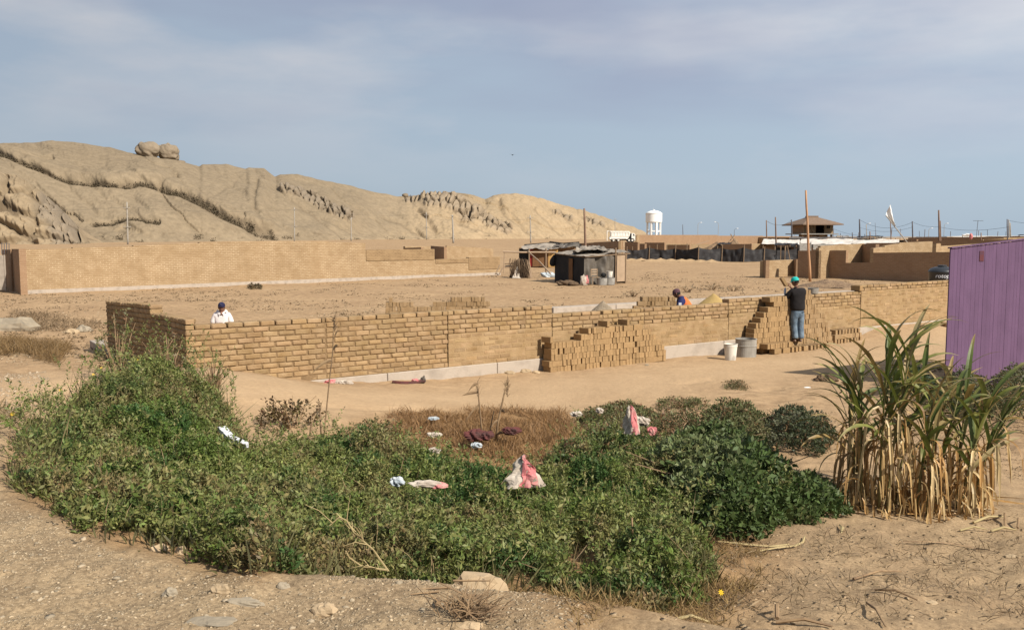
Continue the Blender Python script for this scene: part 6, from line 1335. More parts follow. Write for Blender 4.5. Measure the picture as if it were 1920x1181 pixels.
def cover():
    P = G_GREEN; Ar = area(P); n = int(Ar * 2300); xy = sample(P, n); x, y = xy[:, 0], xy[:, 1]; d_ = np.hypot(x, y)
    em = edge_in(x, y, P, .95); em = np.clip(em * 2 - 1, 0, 1)
    em = np.clip(em + (fbm(x * 3, y * 3, 3, 123) - .5) * .7 * (em < .8), 0, 1); gap = fbm(x * 1.9 + 3, y * 1.9, 3, 121); keep = (gap < .70 - .22 * (1 - em)) & (em > .012) & (rng.random(n) < np.clip(1.25 - d_ * .04, .5, 1)); x, y, em, d_ = x[keep], y[keep], em[keep], d_[keep]; n = len(x)
    H = cover_h(x, y) * (.16 + .84 * em ** .7); u = rng.random(n); z = hz(x, y) + H * (1 - .72 * u ** 1.9)
    e = .12; gx = (cover_h(x + e, y) - cover_h(x - e, y)) / (2 * e); gy = (cover_h(x, y + e) - cover_h(x, y - e)) / (2 * e)
    A = unit(np.stack([-gx, -gy, np.ones(n)], 1) + rng.normal(size=(n, 3)) * .55); A[:, 2] = np.abs(A[:, 2])
    cn = fbm(x * 1.1, y * 1.1, 3, 131); c2 = fbm(x * 2.7, y * 2.7, 2, 141); col = mixcol(GR1, GR2, sst(.35, .65, cn)); t = sst(.50, .64, c2)[:, None] * .85; col = col * (1 - t) + np.array(GR3)[None] * t
    br = (sst(.55, .70, fbm(x * 1.6 + 9, y * 1.6, 3, 151)) * .8 + .5 * (1 - em) * (rng.random(n) < .5))[:, None]; col = col * (1 - br) + np.array(OL)[None] * br
    mound = np.exp(-.5 * (((x + 5.6) / 1.6) ** 2 + ((y - 13.0) / 1.2) ** 2))[:, None]; col = col * (1 - .35 * mound) + np.array((.24, .20, .08))[None] * .35 * mound
    k = 8; V, Fq, C = sprigs(np.stack([x, y, z], 1), A, k, rng.uniform(.05, .10, n), .031 + 0 * np.repeat(d_, k), .0115 + 0 * np.repeat(d_, k), col, .32)
    o = npobj('weed_cover', V, Fq, M['leaf'], cols=C); tag(o, 'dense green low weeds spreading over the slope', 'weeds', None, 'stuff')
    # ragged taller shoots standing out of the mass
    n3 = 1500; xy = sample(P, n3); x, y = xy[:, 0], xy[:, 1]; hh = cover_h(x, y); lean = rng.normal(size=(n3, 2)) * .10; up_ = rng.uniform(.05, .22, n3) * (1 + 1.6 * np.exp(-.5 * (((x + 5.6) / 1.5) ** 2 + ((y - 12.6) / 1.3) ** 2)))
    Ts = []; As = []; cs = []
    for f in np.linspace(0, 1, 6):
        Ts.append(np.stack([x + lean[:, 0] * f, y + lean[:, 1] * f, hz(x, y) + hh * .9 + up_ * f], 1)); As.append(unit(np.stack([lean[:, 0], lean[:, 1], np.full(n3, .25)], 1))); cs.append(mixcol(GR1, (.27, .25, .10), rng.random(n3)))
    T3 = np.concatenate(Ts); V, Fq, C = sprigs(T3, np.concatenate(As), 5, np.full(len(T3), .04), np.full(len(T3) * 5, .030), np.full(len(T3) * 5, .012), np.concatenate(cs)); o = npobj('weed_shoots', V, Fq, M['leaf'], cols=C); tag(o, 'loose leafy shoots standing above the green weeds', 'weeds', None, 'stuff')
    # darker underlayer of stems so the ground does not shine through
    n2 = int(Ar * 420); xy = sample(P, n2); x, y = xy[:, 0], xy[:, 1]; H = cover_h(x, y) * .8; b = np.stack([x, y, hz(x, y) - .02], 1); D = unit(rng.normal(size=(n2, 3)) * .6 + np.array([0, 0, 1.2])[None]); cc = np.repeat(np.array([[.13, .12, .05]]), n2, 0) * rng.uniform(.6, 1.4, (n2, 1))
    V, Fq, C = leaves(b, D, H * rng.uniform(.6, 1.1, n2), np.full(n2, .012), cc); o = npobj('weed_stems', V, Fq, M['leaf'], cols=C); tag(o, 'tangled stems under the green weeds', 'stems', None, 'stuff')
cover()
n4 = 900; xy = sample(G_GREEN, n4); x, y = xy[:, 0], xy[:, 1]; D4 = unit(rng.normal(size=(n4, 3)) * .7 + np.array([0, 0, 1.0])[None]); D4[:, 2] = np.abs(D4[:, 2])
V, Fq, C = leaves(np.stack([x, y, hz(x, y) + cover_h(x, y) * .55], 1), D4, rng.uniform(.12, .34, n4), np.full(n4, .0055), mixcol((.42, .30, .16), (.22, .15, .08), rng.random(n4))); tag(npobj('dry_twigs', V, Fq, M['leaf'], cols=C), 'thin dry twigs poking out of the green weeds', 'twigs', None, 'stuff')
def grass(name, label, P, dens, L, col1, col2, seed, wid=.006, cat='dry grass', soft=.3, lay=.8):
    n = int(area(P) * dens); xy = sample(P, n); x, y = xy[:, 0], xy[:, 1]; k = fbm(x * 2.2, y * 2.2, 3, seed); m = (k > .36) & (rng.random(n) < edge_in(x, y, P, soft)); x, y, k = x[m], y[m], k[m]; n = len(x)
    D = unit(rng.normal(size=(n, 3)) * lay + np.array([0, 0, 1.0])[None]); D[:, 2] = np.abs(D[:, 2]); cc = mixcol(col1, col2, rng.random(n)) * rng.uniform(.7, 1.2, (n, 1))
    V, Fq, C = leaves(np.stack([x, y, hz(x, y) - .01], 1), unit(D), L * rng.uniform(.5, 1.3, n) * (k + .4), np.full(n, wid), cc, .2); o = npobj(name, V, Fq, M['leaf'], cols=C); tag(o, label, cat, None, 'stuff')
grass('dry_grass', 'rust brown dry grass patch behind the weeds', G_DRY, 2000, .16, (.36, .205, .085), (.24, .14, .065), 201, .007)
grass('straw_fringe', 'thin straw coloured grass along the lower edge of the weeds', G_FRINGE, 2400, .12, (.36, .24, .10), (.20, .13, .05), 202, .005)
G_LEFTDRY = hits([(-40, 640), (60, 640), (140, 650), (110, 690), (40, 665), (-40, 670)])
grass('dry_grass', 'dry brown weeds on the bank at the left edge', G_LEFTDRY, 900, .30, (.30, .19, .08), (.20, .13, .06), 203, .008)
G_L2 = hits([(20, 585), (90, 590), (190, 605), (180, 625), (60, 622), (10, 605)])
grass('dry_grass', 'dry twigs and weeds left of the corner wall', G_L2, 160, .26, (.26, .18, .10), (.17, .12, .07), 204, .012)
G_RT = hits([(1380, 1010), (1560, 990), (1700, 1020), (1920, 1000), (1960, 1181), (1300, 1181)])
grass('straw_litter', 'thin dry straw scattered on the sand at lower right', G_RT, 300, .15, (.34, .25, .14), (.20, .14, .085), 205, .006, 'litter', .5, 2.6)
G_LF = hits([(-40, 850), (60, 800), (40, 760), (-40, 790)])
grass('dry_grass', 'dry weeds fringing the left end of the green cover', G_LF, 800, .18, (.24, .17, .08), (.14, .12, .05), 206, .008)

def bush(label, px, h, dens, L, W, cols, seed, k=7, group=None, stems=14, name='bush', spread=.9, cap_h=None, P=None, brown=0.0):
    P = hits(px) if P is None else P; c = P.mean(0); t = thing(name, label, 'bush', (c[0], c[1], gz(c[0], c[1])), group); Ar = area(P); n = int(Ar * dens); xy = sample(P, n); x, y = xy[:, 0], xy[:, 1]
    em = np.clip(edge_in(x, y, P, min(.6, .45 * math.sqrt(Ar))) * 2 - 1, 0, 1); lump = fbm(x * 2.6 + seed, y * 2.6, 3, seed); H = h * (.22 + .78 * em ** .55) * (.62 + .75 * lump); u = rng.random(n); z0 = hz(x, y); z = z0 + H * (1 - .80 * u ** 1.5)
    keep = fbm(x * 3.4, y * 3.4 + z * 3, 2, seed + 3) > .30; x, y, z, em, lump = x[keep], y[keep], z[keep], em[keep], lump[keep]; n = len(x)
    A = np.stack([(x - c[0]) * .6, (y - c[1]) * .6, np.full(n, .55)], 1) + rng.normal(size=(n, 3)) * .5; A = unit(A); A[:, 2] = np.abs(A[:, 2]); x = x + A[:, 0] * .1 * (1 - u[keep]); y = y + A[:, 1] * .1 * (1 - u[keep])
    col = mixcol(cols[0], cols[1], sst(.35, .65, fbm(x * 2.1, y * 2.1, 2, seed + 5))); bt = (rng.random(n) < brown)[:, None]; col = np.where(bt, np.array(cols[2])[None], col)
    V, Fq, C = sprigs(np.stack([x, y, z], 1), A, k, rng.uniform(.05, .10, n), np.full(n * k, L), np.full(n * k, W), col, spread=spread)
    npobj('foliage', V, Fq, M['leaf'], t, cols=C)
    rs_ = random.Random(seed); mb = MB()
    for i in range(stems):
        f = rs_.uniform(0, 6.28); q = Vector((c[0], c[1], gz(c[0], c[1]) - .03)); r_ = rs_.uniform(.3, .95) * math.sqrt(Ar / 3.14); e = q + Vector((math.cos(f) * r_, math.sin(f) * r_, h * rs_.uniform(.5, .95))); m_ = q.lerp(e, .5) + Vector((0, 0, .08)); mb.tube([q + Vector((math.cos(f), math.sin(f), 0)) * r_ * .15, m_, e], [.012, .008, .004], 5)
    mk('stems', mb, M['stem'], t); return t
DG, DG2 = (0.082, 0.122, 0.036), (0.165, 0.195, 0.080)
OD, OD2, BRN = (0.125, 0.132, 0.050), (0.185, 0.170, 0.078), (0.24, 0.145, 0.075)
bush('large dark green leafy bush right of centre', [(1205, 920), (1260, 985), (1340, 1020), (1420, 1018), (1480, 985), (1490, 930), (1440, 890), (1330, 880), (1240, 890)], .56, 1300, .050, .026, (DG, DG2, OD), 301, 7, brown=.04)
bush('low dark green leafy bush just left of the corn', [(1430, 985), (1520, 985), (1590, 970), (1580, 945), (1500, 915), (1440, 930)], .30, 1500, .046, .024, (DG, DG2, OD), 302, 7, brown=.04)
bush('dark green leafy bush behind the large one, below the dull row', [(1240, 885), (1330, 880), (1440, 885), (1440, 860), (1350, 850), (1250, 855)], .42, 1200, .050, .026, (DG, DG2, OD), 303, 7, brown=.08)
bush('mixed green low bush between the dry grass and the large dark bush', [(1010, 905), (1130, 920), (1230, 900), (1240, 855), (1150, 845), (1050, 850)], .30, 1300, .042, .020, (DG, (.14, .16, .06), BRN), 319, 7, brown=.12)
bush('low olive green bush filling the row behind the peaked sack', [(1090, 850), (1200, 868), (1240, 840), (1200, 812), (1110, 815)], .30, 1200, .036, .017, (OD, OD2, BRN), 320, 7, brown=.18)
bush('dull olive bush at the left end of the dusty row', [(1080, 800), (1160, 815), (1230, 820), (1240, 790), (1180, 765), (1100, 780)], .26, 900, .034, .016, (OD, OD2, BRN), 304, 7, brown=.2)
bush('dusty reddish brown bush in the middle of the row', [(1200, 860), (1330, 862), (1350, 830), (1320, 800), (1220, 800), (1190, 830)], .36, 1100, .034, .016, (OD, OD2, BRN), 305, 7, brown=.38)
bush('dusty olive bush left of the round grey green one', [(1320, 850), (1440, 850), (1460, 815), (1420, 790), (1330, 785), (1300, 810)], .40, 1100, .036, .017, (OD, OD2, BRN), 306, 7, brown=.15)
bush('round grey green bush at the right end of the dusty row', [(1440, 850), (1540, 860), (1565, 835), (1545, 800), (1470, 795), (1430, 815)], .46, 1200, .036, .018, ((.07, .085, .04), (.12, .125, .07), BRN), 307, 7, brown=.08)
bush('sparse low bush on the sand behind the dusty row', [(1230, 770), (1330, 775), (1330, 758), (1240, 752)], .16, 600, .032, .014, (OD, OD2, BRN), 308, 6, brown=.2)
bush('small tuft of weed alone on the track', [(1358, 730), (1400, 732), (1403, 722), (1362, 719)], .12, 900, .03, .012, (OD2, (.2, .16, .08), BRN), 309, 6, brown=.2, stems=6)
bush('brown dying bush with curled leaves behind the white board', [(485, 812), (580, 815), (625, 800), (560, 785), (490, 790)], .46, 330, .040, .022, ((.12, .085, .04), (.16, .12, .05), (.10, .06, .03)), 310, 6, brown=.4, stems=12)
bush('small brown leafed bush right of the tall dry stalk', [(640, 830), (740, 835), (750, 815), (660, 808)], .26, 380, .034, .016, (OD, OD2, BRN), 311, 6, brown=.35)
bush('straggly bare twigged bush against the shaded return wall', [(265, 735), (345, 745), (375, 730), (330, 712), (270, 715)], .80, 170, .034, .016, (OD2, (.2, .17, .09), BRN), 312, 6, brown=.35, stems=26)
bush('thin pale dry bush beside the wall corner', [(350, 745), (430, 760), (440, 740), (380, 728)], .60, 90, .028, .010, ((.26, .2, .11), (.2, .16, .09), BRN), 313, 6, brown=.35, stems=30)
bush('leafy shoots rising highest at the left corner wall', [(170, 735), (260, 738), (270, 712), (190, 706)], 1.05, 300, .040, .018, ((.12, .13, .05), (.17, .16, .07), BRN), 314, 6, brown=.15, stems=18)
bush('dark bush between the corn and the purple boards', [(1655, 745), (1745, 752), (1750, 725), (1670, 716)], .50, 700, .045, .022, ((.035, .06, .025), (.05, .075, .035), OD), 315, 7)
bush('dusty bush at the foot of the purple boards', [(1745, 780), (1860, 790), (1880, 752), (1760, 742)], .60, 600, .038, .020, ((.07, .085, .035), (.11, .12, .055), OD), 316, 7, brown=.1)
bush('tall sprigged bush in front of the purple boards at the right edge', [(1840, 800), (1960, 815), (1970, 760), (1860, 752)], .85, 520, .038, .020, ((.08, .09, .035), (.12, .12, .055), OD), 317, 7, brown=.1)
bush('dry weed tuft lying in the yard near the left wall foot', [(466, 543), (492, 543), (490, 539), (468, 539)], .3, 60, .12, .04, ((.16, .12, .06), (.12, .09, .05), BRN), 318, 6, stems=5)
for i, (u, v, lab) in enumerate(((1335, 544, 'grey dry weed tuft behind the yellow sand heap'), (1290, 548, 'sparse grey weed tuft left of the sand heap'), (1188, 556, 'bare grey twig tuft above the gravel cone'), (1375, 546, 'small dark weed tuft right of the sand heap'))):
    p = hit(u, v); P = np.array([(p.x + .7 * math.cos(a), p.y + .5 * math.sin(a)) for a in np.linspace(0, 6.28, 9)[:-1]]); bush(lab, None, .32, 30, .08, .02, ((.20, .16, .10), (.14, .11, .07), BRN), 330 + i, 5, P=P, stems=22)
# scattered tiny dry weeds and clods over the yard
def scatter_bits(name, label, n, ylim, size, cols, cat, umax=(-80, 2000), seed=0, lay=1.8, thick=.3, ufun=None):
    vmin = 590.5; u = rng.uniform(umax[0], umax[1], n); yy = np.exp(rng.uniform(np.log(ylim[0]), np.log(ylim[1]), n)); x = (u - 960) / F * yy; k = fbm(x * .22, yy * .22, 3, seed + 400)
    pb = (x - WA.x) * WN.x + (yy - WA.y) * WN.y; m = (k > .50) & (np.abs(pb) > .6) & ((pb > 0) | (pb < -4.5)); x, yy = x[m], yy[m]; n = len(x); q = 5
    cx = np.repeat(x, q) + rng.normal(size=n * q) * size * 1.2; cy = np.repeat(yy, q) + rng.normal(size=n * q) * size * 1.2; D = unit(rng.normal(size=(n * q, 3)) * np.array([lay, lay, .5])[None]); D[:, 2] = np.abs(D[:, 2])
    cc = mixcol(cols[0], cols[1], rng.random(n * q)); V, Fq, C = leaves(np.stack([cx, cy, hz(cx, cy) + .005], 1), D, rng.uniform(.4, 1.2, n * q) * size, np.full(n * q, size * thick), cc); o = npobj(name, V, Fq, M['leaf'], cols=C); tag(o, label, cat, None, 'stuff')
scatter_bits('yard_litter', 'dry brown plant litter strewn over the yard', 5200, (19, 75), .13, ((.16, .11, .065), (.26, .19, .11)), 'litter', seed=1)
scatter_bits('yard_straw', 'pale straw bits strewn over the yard', 2600, (17, 70), .11, ((.55, .44, .3), (.42, .32, .2)), 'litter', seed=7, thick=.18)
scatter_bits('field_litter', 'dark crumbs of litter on the near ground', 5000, (5, 14), .035, ((.14, .10, .06), (.24, .18, .11)), 'litter', (1100, 2000), seed=3, thick=.25)

# stones and gravel
def rock_np(n, cen, rad, seed):
    base = MB().blob((0, 0, 0), (1, 1, 1), seed, .35, 7, 5, 2.0); bv = np.array(base.v); bf = [f for f in base.f if len(f) == 4]; caps = [f for f in base.f if len(f) > 4]; tri = []
    for f in caps:
        for i in range(1, len(f) - 1): tri.append((f[0], f[i], f[i + 1], f[i + 1]))
    bf = np.array(bf + [(a, b, c, c) for a, b, c, _ in tri]); return bv, bf
def gravel(name, label, P, dens, smin, smax, c1, c2, seed):
    n = int(area(P) * dens); xy = sample(P, n); x, y = xy[:, 0], xy[:, 1]; s_ = smin * (smax / smin) ** (rng.random(n) ** 2.2); bv, _ = rock_np(1, None, None, seed)
    base = MB().blob((0, 0, 0), (1, 1, 1), seed, .75, 6, 4, 3.0); bv = np.array(base.v); fs = []
    for f in base.f:
        if len(f) == 4: fs += [(f[0], f[1], f[2]), (f[0], f[2], f[3])]
        else: fs += [(f[0], f[i], f[i + 1]) for i in range(1, len(f) - 1)]
    fs = np.array(fs); a = rng.uniform(0, 6.28, n); ca, sa = np.cos(a), np.sin(a); sx = s_ * rng.uniform(.8, 1.5, n); sy = s_ * rng.uniform(.6, 1.1, n); sz = s_ * rng.uniform(.3, .75, n)
    X = bv[None, :, 0] * sx[:, None]; Y = bv[None, :, 1] * sy[:, None]; V = np.stack([x[:, None] + X * ca[:, None] - Y * sa[:, None], y[:, None] + X * sa[:, None] + Y * ca[:, None], (hz(x, y) + sz * .1)[:, None] + bv[None, :, 2] * sz[:, None]], -1).reshape(-1, 3)
    Fq = (fs[None] + (np.arange(n) * len(bv))[:, None, None]).reshape(-1, 3); cc = np.repeat(mixcol(c1, c2, rng.random(n)) * rng.uniform(.75, 1.2, (n, 1)), len(bv), 0); o = npobj(name, V, Fq, M['pebble'], cols=cc); tag(o, label, 'gravel', None, 'stuff')
M['pebble'] = pmat('pebble', (1, 1, 1), (.8, .8, .8), 25, 5, .92, attr=True, spec=.15)
G_GRAV = hits([(-60, 920), (60, 960), (200, 1030), (380, 1075), (560, 1105), (800, 1130), (1000, 1150), (1150, 1200), (1000, 1230), (-60, 1230)])
gravel('gravel', 'loose gravel on the near bank', G_GRAV, 3000, .0022, .009, (.33, .25, .16), (.56, .44, .29), 5)
gravel('gravel', 'bigger chips among the gravel of the near bank', G_GRAV, 40, .008, .022, (.33, .27, .19), (.52, .42, .29), 6)
G_LB = hits([(-60, 700), (100, 700), (90, 760), (20, 800), (-60, 900)])
gravel('gravel', 'gravel on the bank at the left edge', G_LB, 160, .006, .025, (.36, .28, .19), (.54, .44, .32), 7)
G_RG = hits([(1350, 1000), (1920, 960), (2000, 1230), (1100, 1230)])
gravel('gravel', 'crumbs and clods on the sand at lower right', G_RG, 220, .004, .02, (.30, .21, .12), (.50, .37, .23), 8)
for i, (u, v, r_, m_, lab) in enumerate(((905, 1135, (.14, .10, .13), 'stone', 'large half buried tan rock at the lower edge of the weeds'), (300, 1030, (.045, .03, .03), 'stone', 'pale round stone at the edge of the weeds'), (341, 1036, (.03, .025, .035), 'stone', 'small upright pale stone right of the round one'),
        (414, 1107, (.05, .035, .03), 'stone', 'pale stone right of the dark one in the gravel'), (318, 1115, (.035, .03, .03), 'greystone', 'dark pointed stone in the gravel'), (460, 1130, (.085, .03, .022), 'greystone', 'long flat grey stone in the gravel'),
        (400, 1165, (.10, .05, .012), 'greystone', 'broad flat slab half sunk at the bottom edge'), (607, 1147, (.06, .04, .04), 'stone', 'lumpy stone at the bottom of the bank'),         (884, 1175, (.05, .035, .02), 'stone', 'pale stone at the bottom edge below the twig bundle'), (530, 1100, (.03, .02, .02), 'greystone', 'small dark stone below the weed edge'), (20, 617, (.75, .5, .34), 'greystone', 'large grey green boulder on the bank at the left edge'),
        (155, 622, (.26, .2, .16), 'greystone', 'dark grey curved rock beside the far footing end'), (135, 624, (.22, .18, .10), 'stone', 'pale rock beside the dark curved one'), (1745, 1130, (.045, .03, .012), 'stone', 'small pale stone on the sand at lower right'), (1895, 1043, (.05, .03, .015), 'stone', 'flat pale stone at the right edge'), (955, 700, (.11, .07, .05), 'stone', 'small rock by the footing left of the low stack'), (985, 697, (.13, .08, .06), 'stone', 'rock nearest the low stack'), (1005, 699, (.09, .06, .05), 'stone', 'broken brick lump at the corner of the low stack'), (1213, 685, (.05, .04, .03), 'greystone', 'dark pebble on the track before the low stack'))):
    p = hit(u, v); t_ = MB().blob(p + UP * r_[2] * .05, r_, 50 + i, .55, 15, 10, 2.2); tag(mk('rock', t_, M[m_], smooth=False), lab, 'rock', 'stones')
# single stalks, reeds and sticks
def stalk(label, pts, r0, r1, seed=0, head=None, leaves_=(), name='dry_stalk'):
    t = thing(name, label, 'stalk', tuple(pts[0])); mb = MB(); mb.tube(pts, [r0 + (r1 - r0) * i / (len(pts) - 1) for i in range(len(pts))], 6); mk('stem', mb, M['stem'], t, smooth=True); rs_ = random.Random(seed)
    if head:
        m2 = MB(); top = Vector(pts[-1])
        for i in range(head): d = Vector((rs_.uniform(-1, 1), rs_.uniform(-1, 1), rs_.uniform(.6, 2.2))).normalized() * rs_.uniform(.05, .13); b = top - UP * rs_.uniform(0, .22); m2.tube([b, b + d], [.004, .0015], 4, False)
        mk('seed_head', m2, M['stem'], t)
    for k_, (f, dx, dz, L_) in enumerate(leaves_):
        i = f * (len(pts) - 1); a = Vector(pts[int(i)]).lerp(Vector(pts[min(int(i) + 1, len(pts) - 1)]), i % 1); m3 = MB(); g = []
        for j in range(9): q = j / 8; c = a + Vector((dx * q, -.05 * q, dz * q - (L_ * .5) * q * q)); w = .018 * math.sin(math.pi * min(1, .15 + q * .85)) + .002; g.append([c - Vector((0, 0, w)), c + Vector((.002, -.006, 0)), c + Vector((0, 0, w))])
        m3.sheet(g); mk('leaf', m3, M['stem'], t)
    return t
def path(px, y): return [aty(u, v, y + (k[0] if k else 0)) for u, v, *k in px]
stalk('tall single dry reed with a feathery head standing before the jointed wall', path([(604, 855), (610, 790), (617, 720), (624, 660), (625, 620), (628, 598)], 10.2), .010, .005, 1, 34, ((.62, .07, .12, .12), (.55, -.22, -.02, .25)))
stalk('pair of bent dead stalks left of centre, the shorter one', path([(905, 830), (902, 790), (898, 750), (896, 714)], 10.9), .014, .008, 2, 10, ((.8, -.20, .02, .10), (.95, -.12, .03, .25), (.6, -.18, -.12, .2)))
stalk('leaning dead corn stalk right of the bent ones', path([(928, 835), (934, 790), (943, 750), (951, 712)], 10.9), .017, .010, 3, 26, ((.5, .06, .05, .12), (.35, -.10, .0, .2), (.15, .10, .10, .15)))
stalk('thin dead stalk stub leaning right by the bent ones', path([(918, 835), (920, 800), (926, 770)], 11.0), .010, .006, 4)
stalk('curved pale dry stalk in the weeds left of centre', path([(578, 850), (580, 820), (584, 795), (592, 775)], 9.0), .011, .006, 5)
stalk('dark dry stalk with a knobbed top beside the tall reed', path([(604, 830), (601, 795), (600, 762)], 9.4), .012, .008, 6, 6)
stalk('short pale cane stub upright in the weeds right of centre', path([(1186, 1010), (1185, 970)], 5.9), .008, .006, 7)
stalk('tall thin bare twig standing on the shaded wall bush', path([(292, 690), (310, 660), (325, 635)], 12.6), .008, .004, 8)
def twigtree(label, px, y, seed, n=7, r0=.006):
    t = thing('bare_twig', label, 'twig', tuple(aty(*px[0], y))); rs_ = random.Random(seed); mb = MB(); P_ = path(px, y); mb.tube(P_, [r0] + [r0 * .7] * (len(P_) - 1), 5)
    for i in range(n):
        a = P_[rs_.randrange(len(P_))].lerp(P_[rs_.randrange(len(P_))], .3); d = Vector((rs_.uniform(-1, .6), rs_.uniform(-.4, .2), rs_.uniform(-.2, 1))) * .16; mb.tube([a, a + d * .5 + UP * .02, a + d], [r0 * .6, r0 * .4, r0 * .2], 4)
    return mk('branches', mb, M['cane'], t)
M['cane'] = pmat('pale_cane', (0.50, 0.40, 0.20), (0.4, 0.3, 0.15), 12)
twigtree('pale forked creeper stem arching over the lower weeds', [(728, 1070), (700, 1030), (665, 1000), (650, 975), (636, 969), (618, 985)], 5.0, 3, 9)
twigtree('second pale creeper stem low in the weeds', [(725, 1068), (680, 1062), (655, 1045), (648, 1032)], 4.9, 5, 5)
def stick(label, u0, v0, u1, v1, r_, mat='stem', lift=.02, bend=.03, name='stick', cat='stick'):
    a, b = hit(u0, v0), hit(u1, v1); m_ = MB(); mid = a.lerp(b, .5) + Vector((0, 0, bend)); m_.tube([a + UP * lift, mid + UP * lift, b + UP * lift], [r_, r_, r_ * .6], 6); return tag(mk(name, m_, M[mat]), label, cat)
def strap(label, px, w, mat='cane', lift=.02):
    pts = [hit(u, v) + UP * (lift + .012 * math.sin(i * 1.7)) for i, (u, v) in enumerate(px)]; m_ = MB(); g = []
    for i, p in enumerate(pts): tdir = (pts[min(i + 1, len(pts) - 1)] - pts[max(i - 1, 0)]).normalized(); s_ = Vector((-tdir.y, tdir.x, 0)) * w * (1 if 0 < i < len(pts) - 1 else .3); g.append([p - s_, p + UP * .008, p + s_ + UP * .004])
    m_.sheet(g); return tag(mk('dry_leaf', m_, M[mat]), label, 'dry leaf')
strap('long pale dry corn leaf lying below the leafy bush', [(1345, 1019), (1375, 1024), (1410, 1025), (1445, 1026), (1480, 1026)], .014); strap('pale dry leaf curving back from the end of the long one', [(1425, 1037), (1460, 1033), (1490, 1027), (1505, 1018), (1509, 1010)], .012); strap('brown dry leaf arching out of the weeds', [(1262, 993), (1290, 995), (1320, 1005), (1345, 1018), (1358, 1030)], .012, 'stem')
strap('curled pale husk on the sand under the corn', [(1574, 988), (1579, 995), (1577, 1003)], .02); strap('long dark dry leaf lying on the sand at right', [(1690, 1020), (1740, 1022), (1790, 1023), (1830, 1030), (1855, 1037)], .012, 'stem')
stick('pale stick lying on the sand right of the corn, upper one', 1825, 983, 1880, 972, .012, 'cane'); stick('pale stick lying near the right edge, lower one', 1858, 999, 1905, 997, .012, 'cane'); stick('pale stick left of the lower edge one', 1800, 998, 1850, 996, .009, 'cane'); stick('dark forked twig upright by the right edge', 1884, 992, 1883, 965, .010, bend=.06)
stick('short stake standing near the right edge sand', 1908, 993, 1910, 978, .010, bend=.05); stick('dark twig on the sand at bottom right', 1455, 1172, 1560, 1180, .010); stick('pale peg standing at the bottom edge', 1457, 1165, 1455, 1148, .012, bend=.05)
stick('pale cane lying at the bottom of the fringe', 1262, 1168, 1330, 1172, .010, 'cane'); stick('forked dry twig on the sand below the corn', 1600, 1090, 1690, 1075, .010); stick('thin dark twig in the lower right litter', 1640, 1110, 1720, 1130, .008); stick('second thin dark twig in the lower right litter', 1625, 1135, 1660, 1180, .008)
stick('thick pale stick leaning over the twig bundle', 838, 1122, 870, 1158, .014, 'cane', bend=.06); stick('short violet grey stake in the twig bundle', 822, 1140, 820, 1128, .012, bend=.05); stick('dark twig right of the bottom rock', 1090, 1180, 1120, 1165, .009)
# twig bundle by the big rock
def bundle():
    p = hit(880, 1155); t = thing('twig_bundle', 'dark dry twig bundle in front of the half buried rock', 'twigs', tuple(p)); rs_ = random.Random(9); m_ = MB()
    for i in range(170): a = p + Vector((rs_.gauss(0, .06), rs_.gauss(0, .04), rs_.uniform(0, .04))); d = Vector((rs_.uniform(-.4, 1), rs_.uniform(-.3, .3), rs_.uniform(0, .5))).normalized() * rs_.uniform(.05, .14); m_.tube([a, a + d * .5 + UP * .01, a + d], [.003, .002, .001], 3, False)
    mk('twigs', m_, M['stem'], t)
    m_ = MB()
    for i in range(14): a = hit(rs_.uniform(790, 900), rs_.uniform(1110, 1140)) + UP * rs_.uniform(.01, .05); d = Vector((rs_.uniform(-1, 1), rs_.uniform(-.3, .3), rs_.uniform(-.1, .2))).normalized() * rs_.uniform(.08, .2); m_.tube([a, a + d], [.006, .003], 4)
    mk('cut_sticks', m_, M['stem'], t)
bundle()

# ------------------------------------------------------------------ rubbish
def board():
    t = thing('foam_strip', 'broken white foam strip lying on the weeds at left', 'foam', tuple(hit(436, 850))); y0 = 8.6
    A = [aty(409, 799, y0), aty(422, 798, y0 - .02), aty(441, 822, y0 - .45), aty(430, 822, y0 - .45)]
    def slab(q, name):
        m_ = MB(); lo = [p - UP * .045 for p in q]; m_.add(lo + q, [(3, 2, 1, 0), (4, 5, 6, 7), (0, 1, 5, 4), (1, 2, 6, 5), (2, 3, 7, 6), (3, 0, 4, 7)]); mk(name, m_, M['styro'], t)
    A = [aty(408, 800, 9.0), aty(423, 798, 9.05), aty(441, 818, 8.5), aty(429, 821, 8.4)]; slab(A, 'strip')
    B_ = [aty(430, 821, 8.4), aty(441, 817, 8.5), aty(466, 829, 8.1), aty(462, 834, 8.0)]; slab(B_, 'strip')
board()
def crm(a, f, seed):
    q = [float(fbm(np.array(math.cos(a) * 2.4 + k * 9.1 + seed), np.array(math.sin(a) * 2.4 + f * 4.5 + k), 3, seed + k)) - .5 for k in range(3)]
    return Vector((q[0] * 1.3, q[1], q[2] * .9 * (f > .02)))
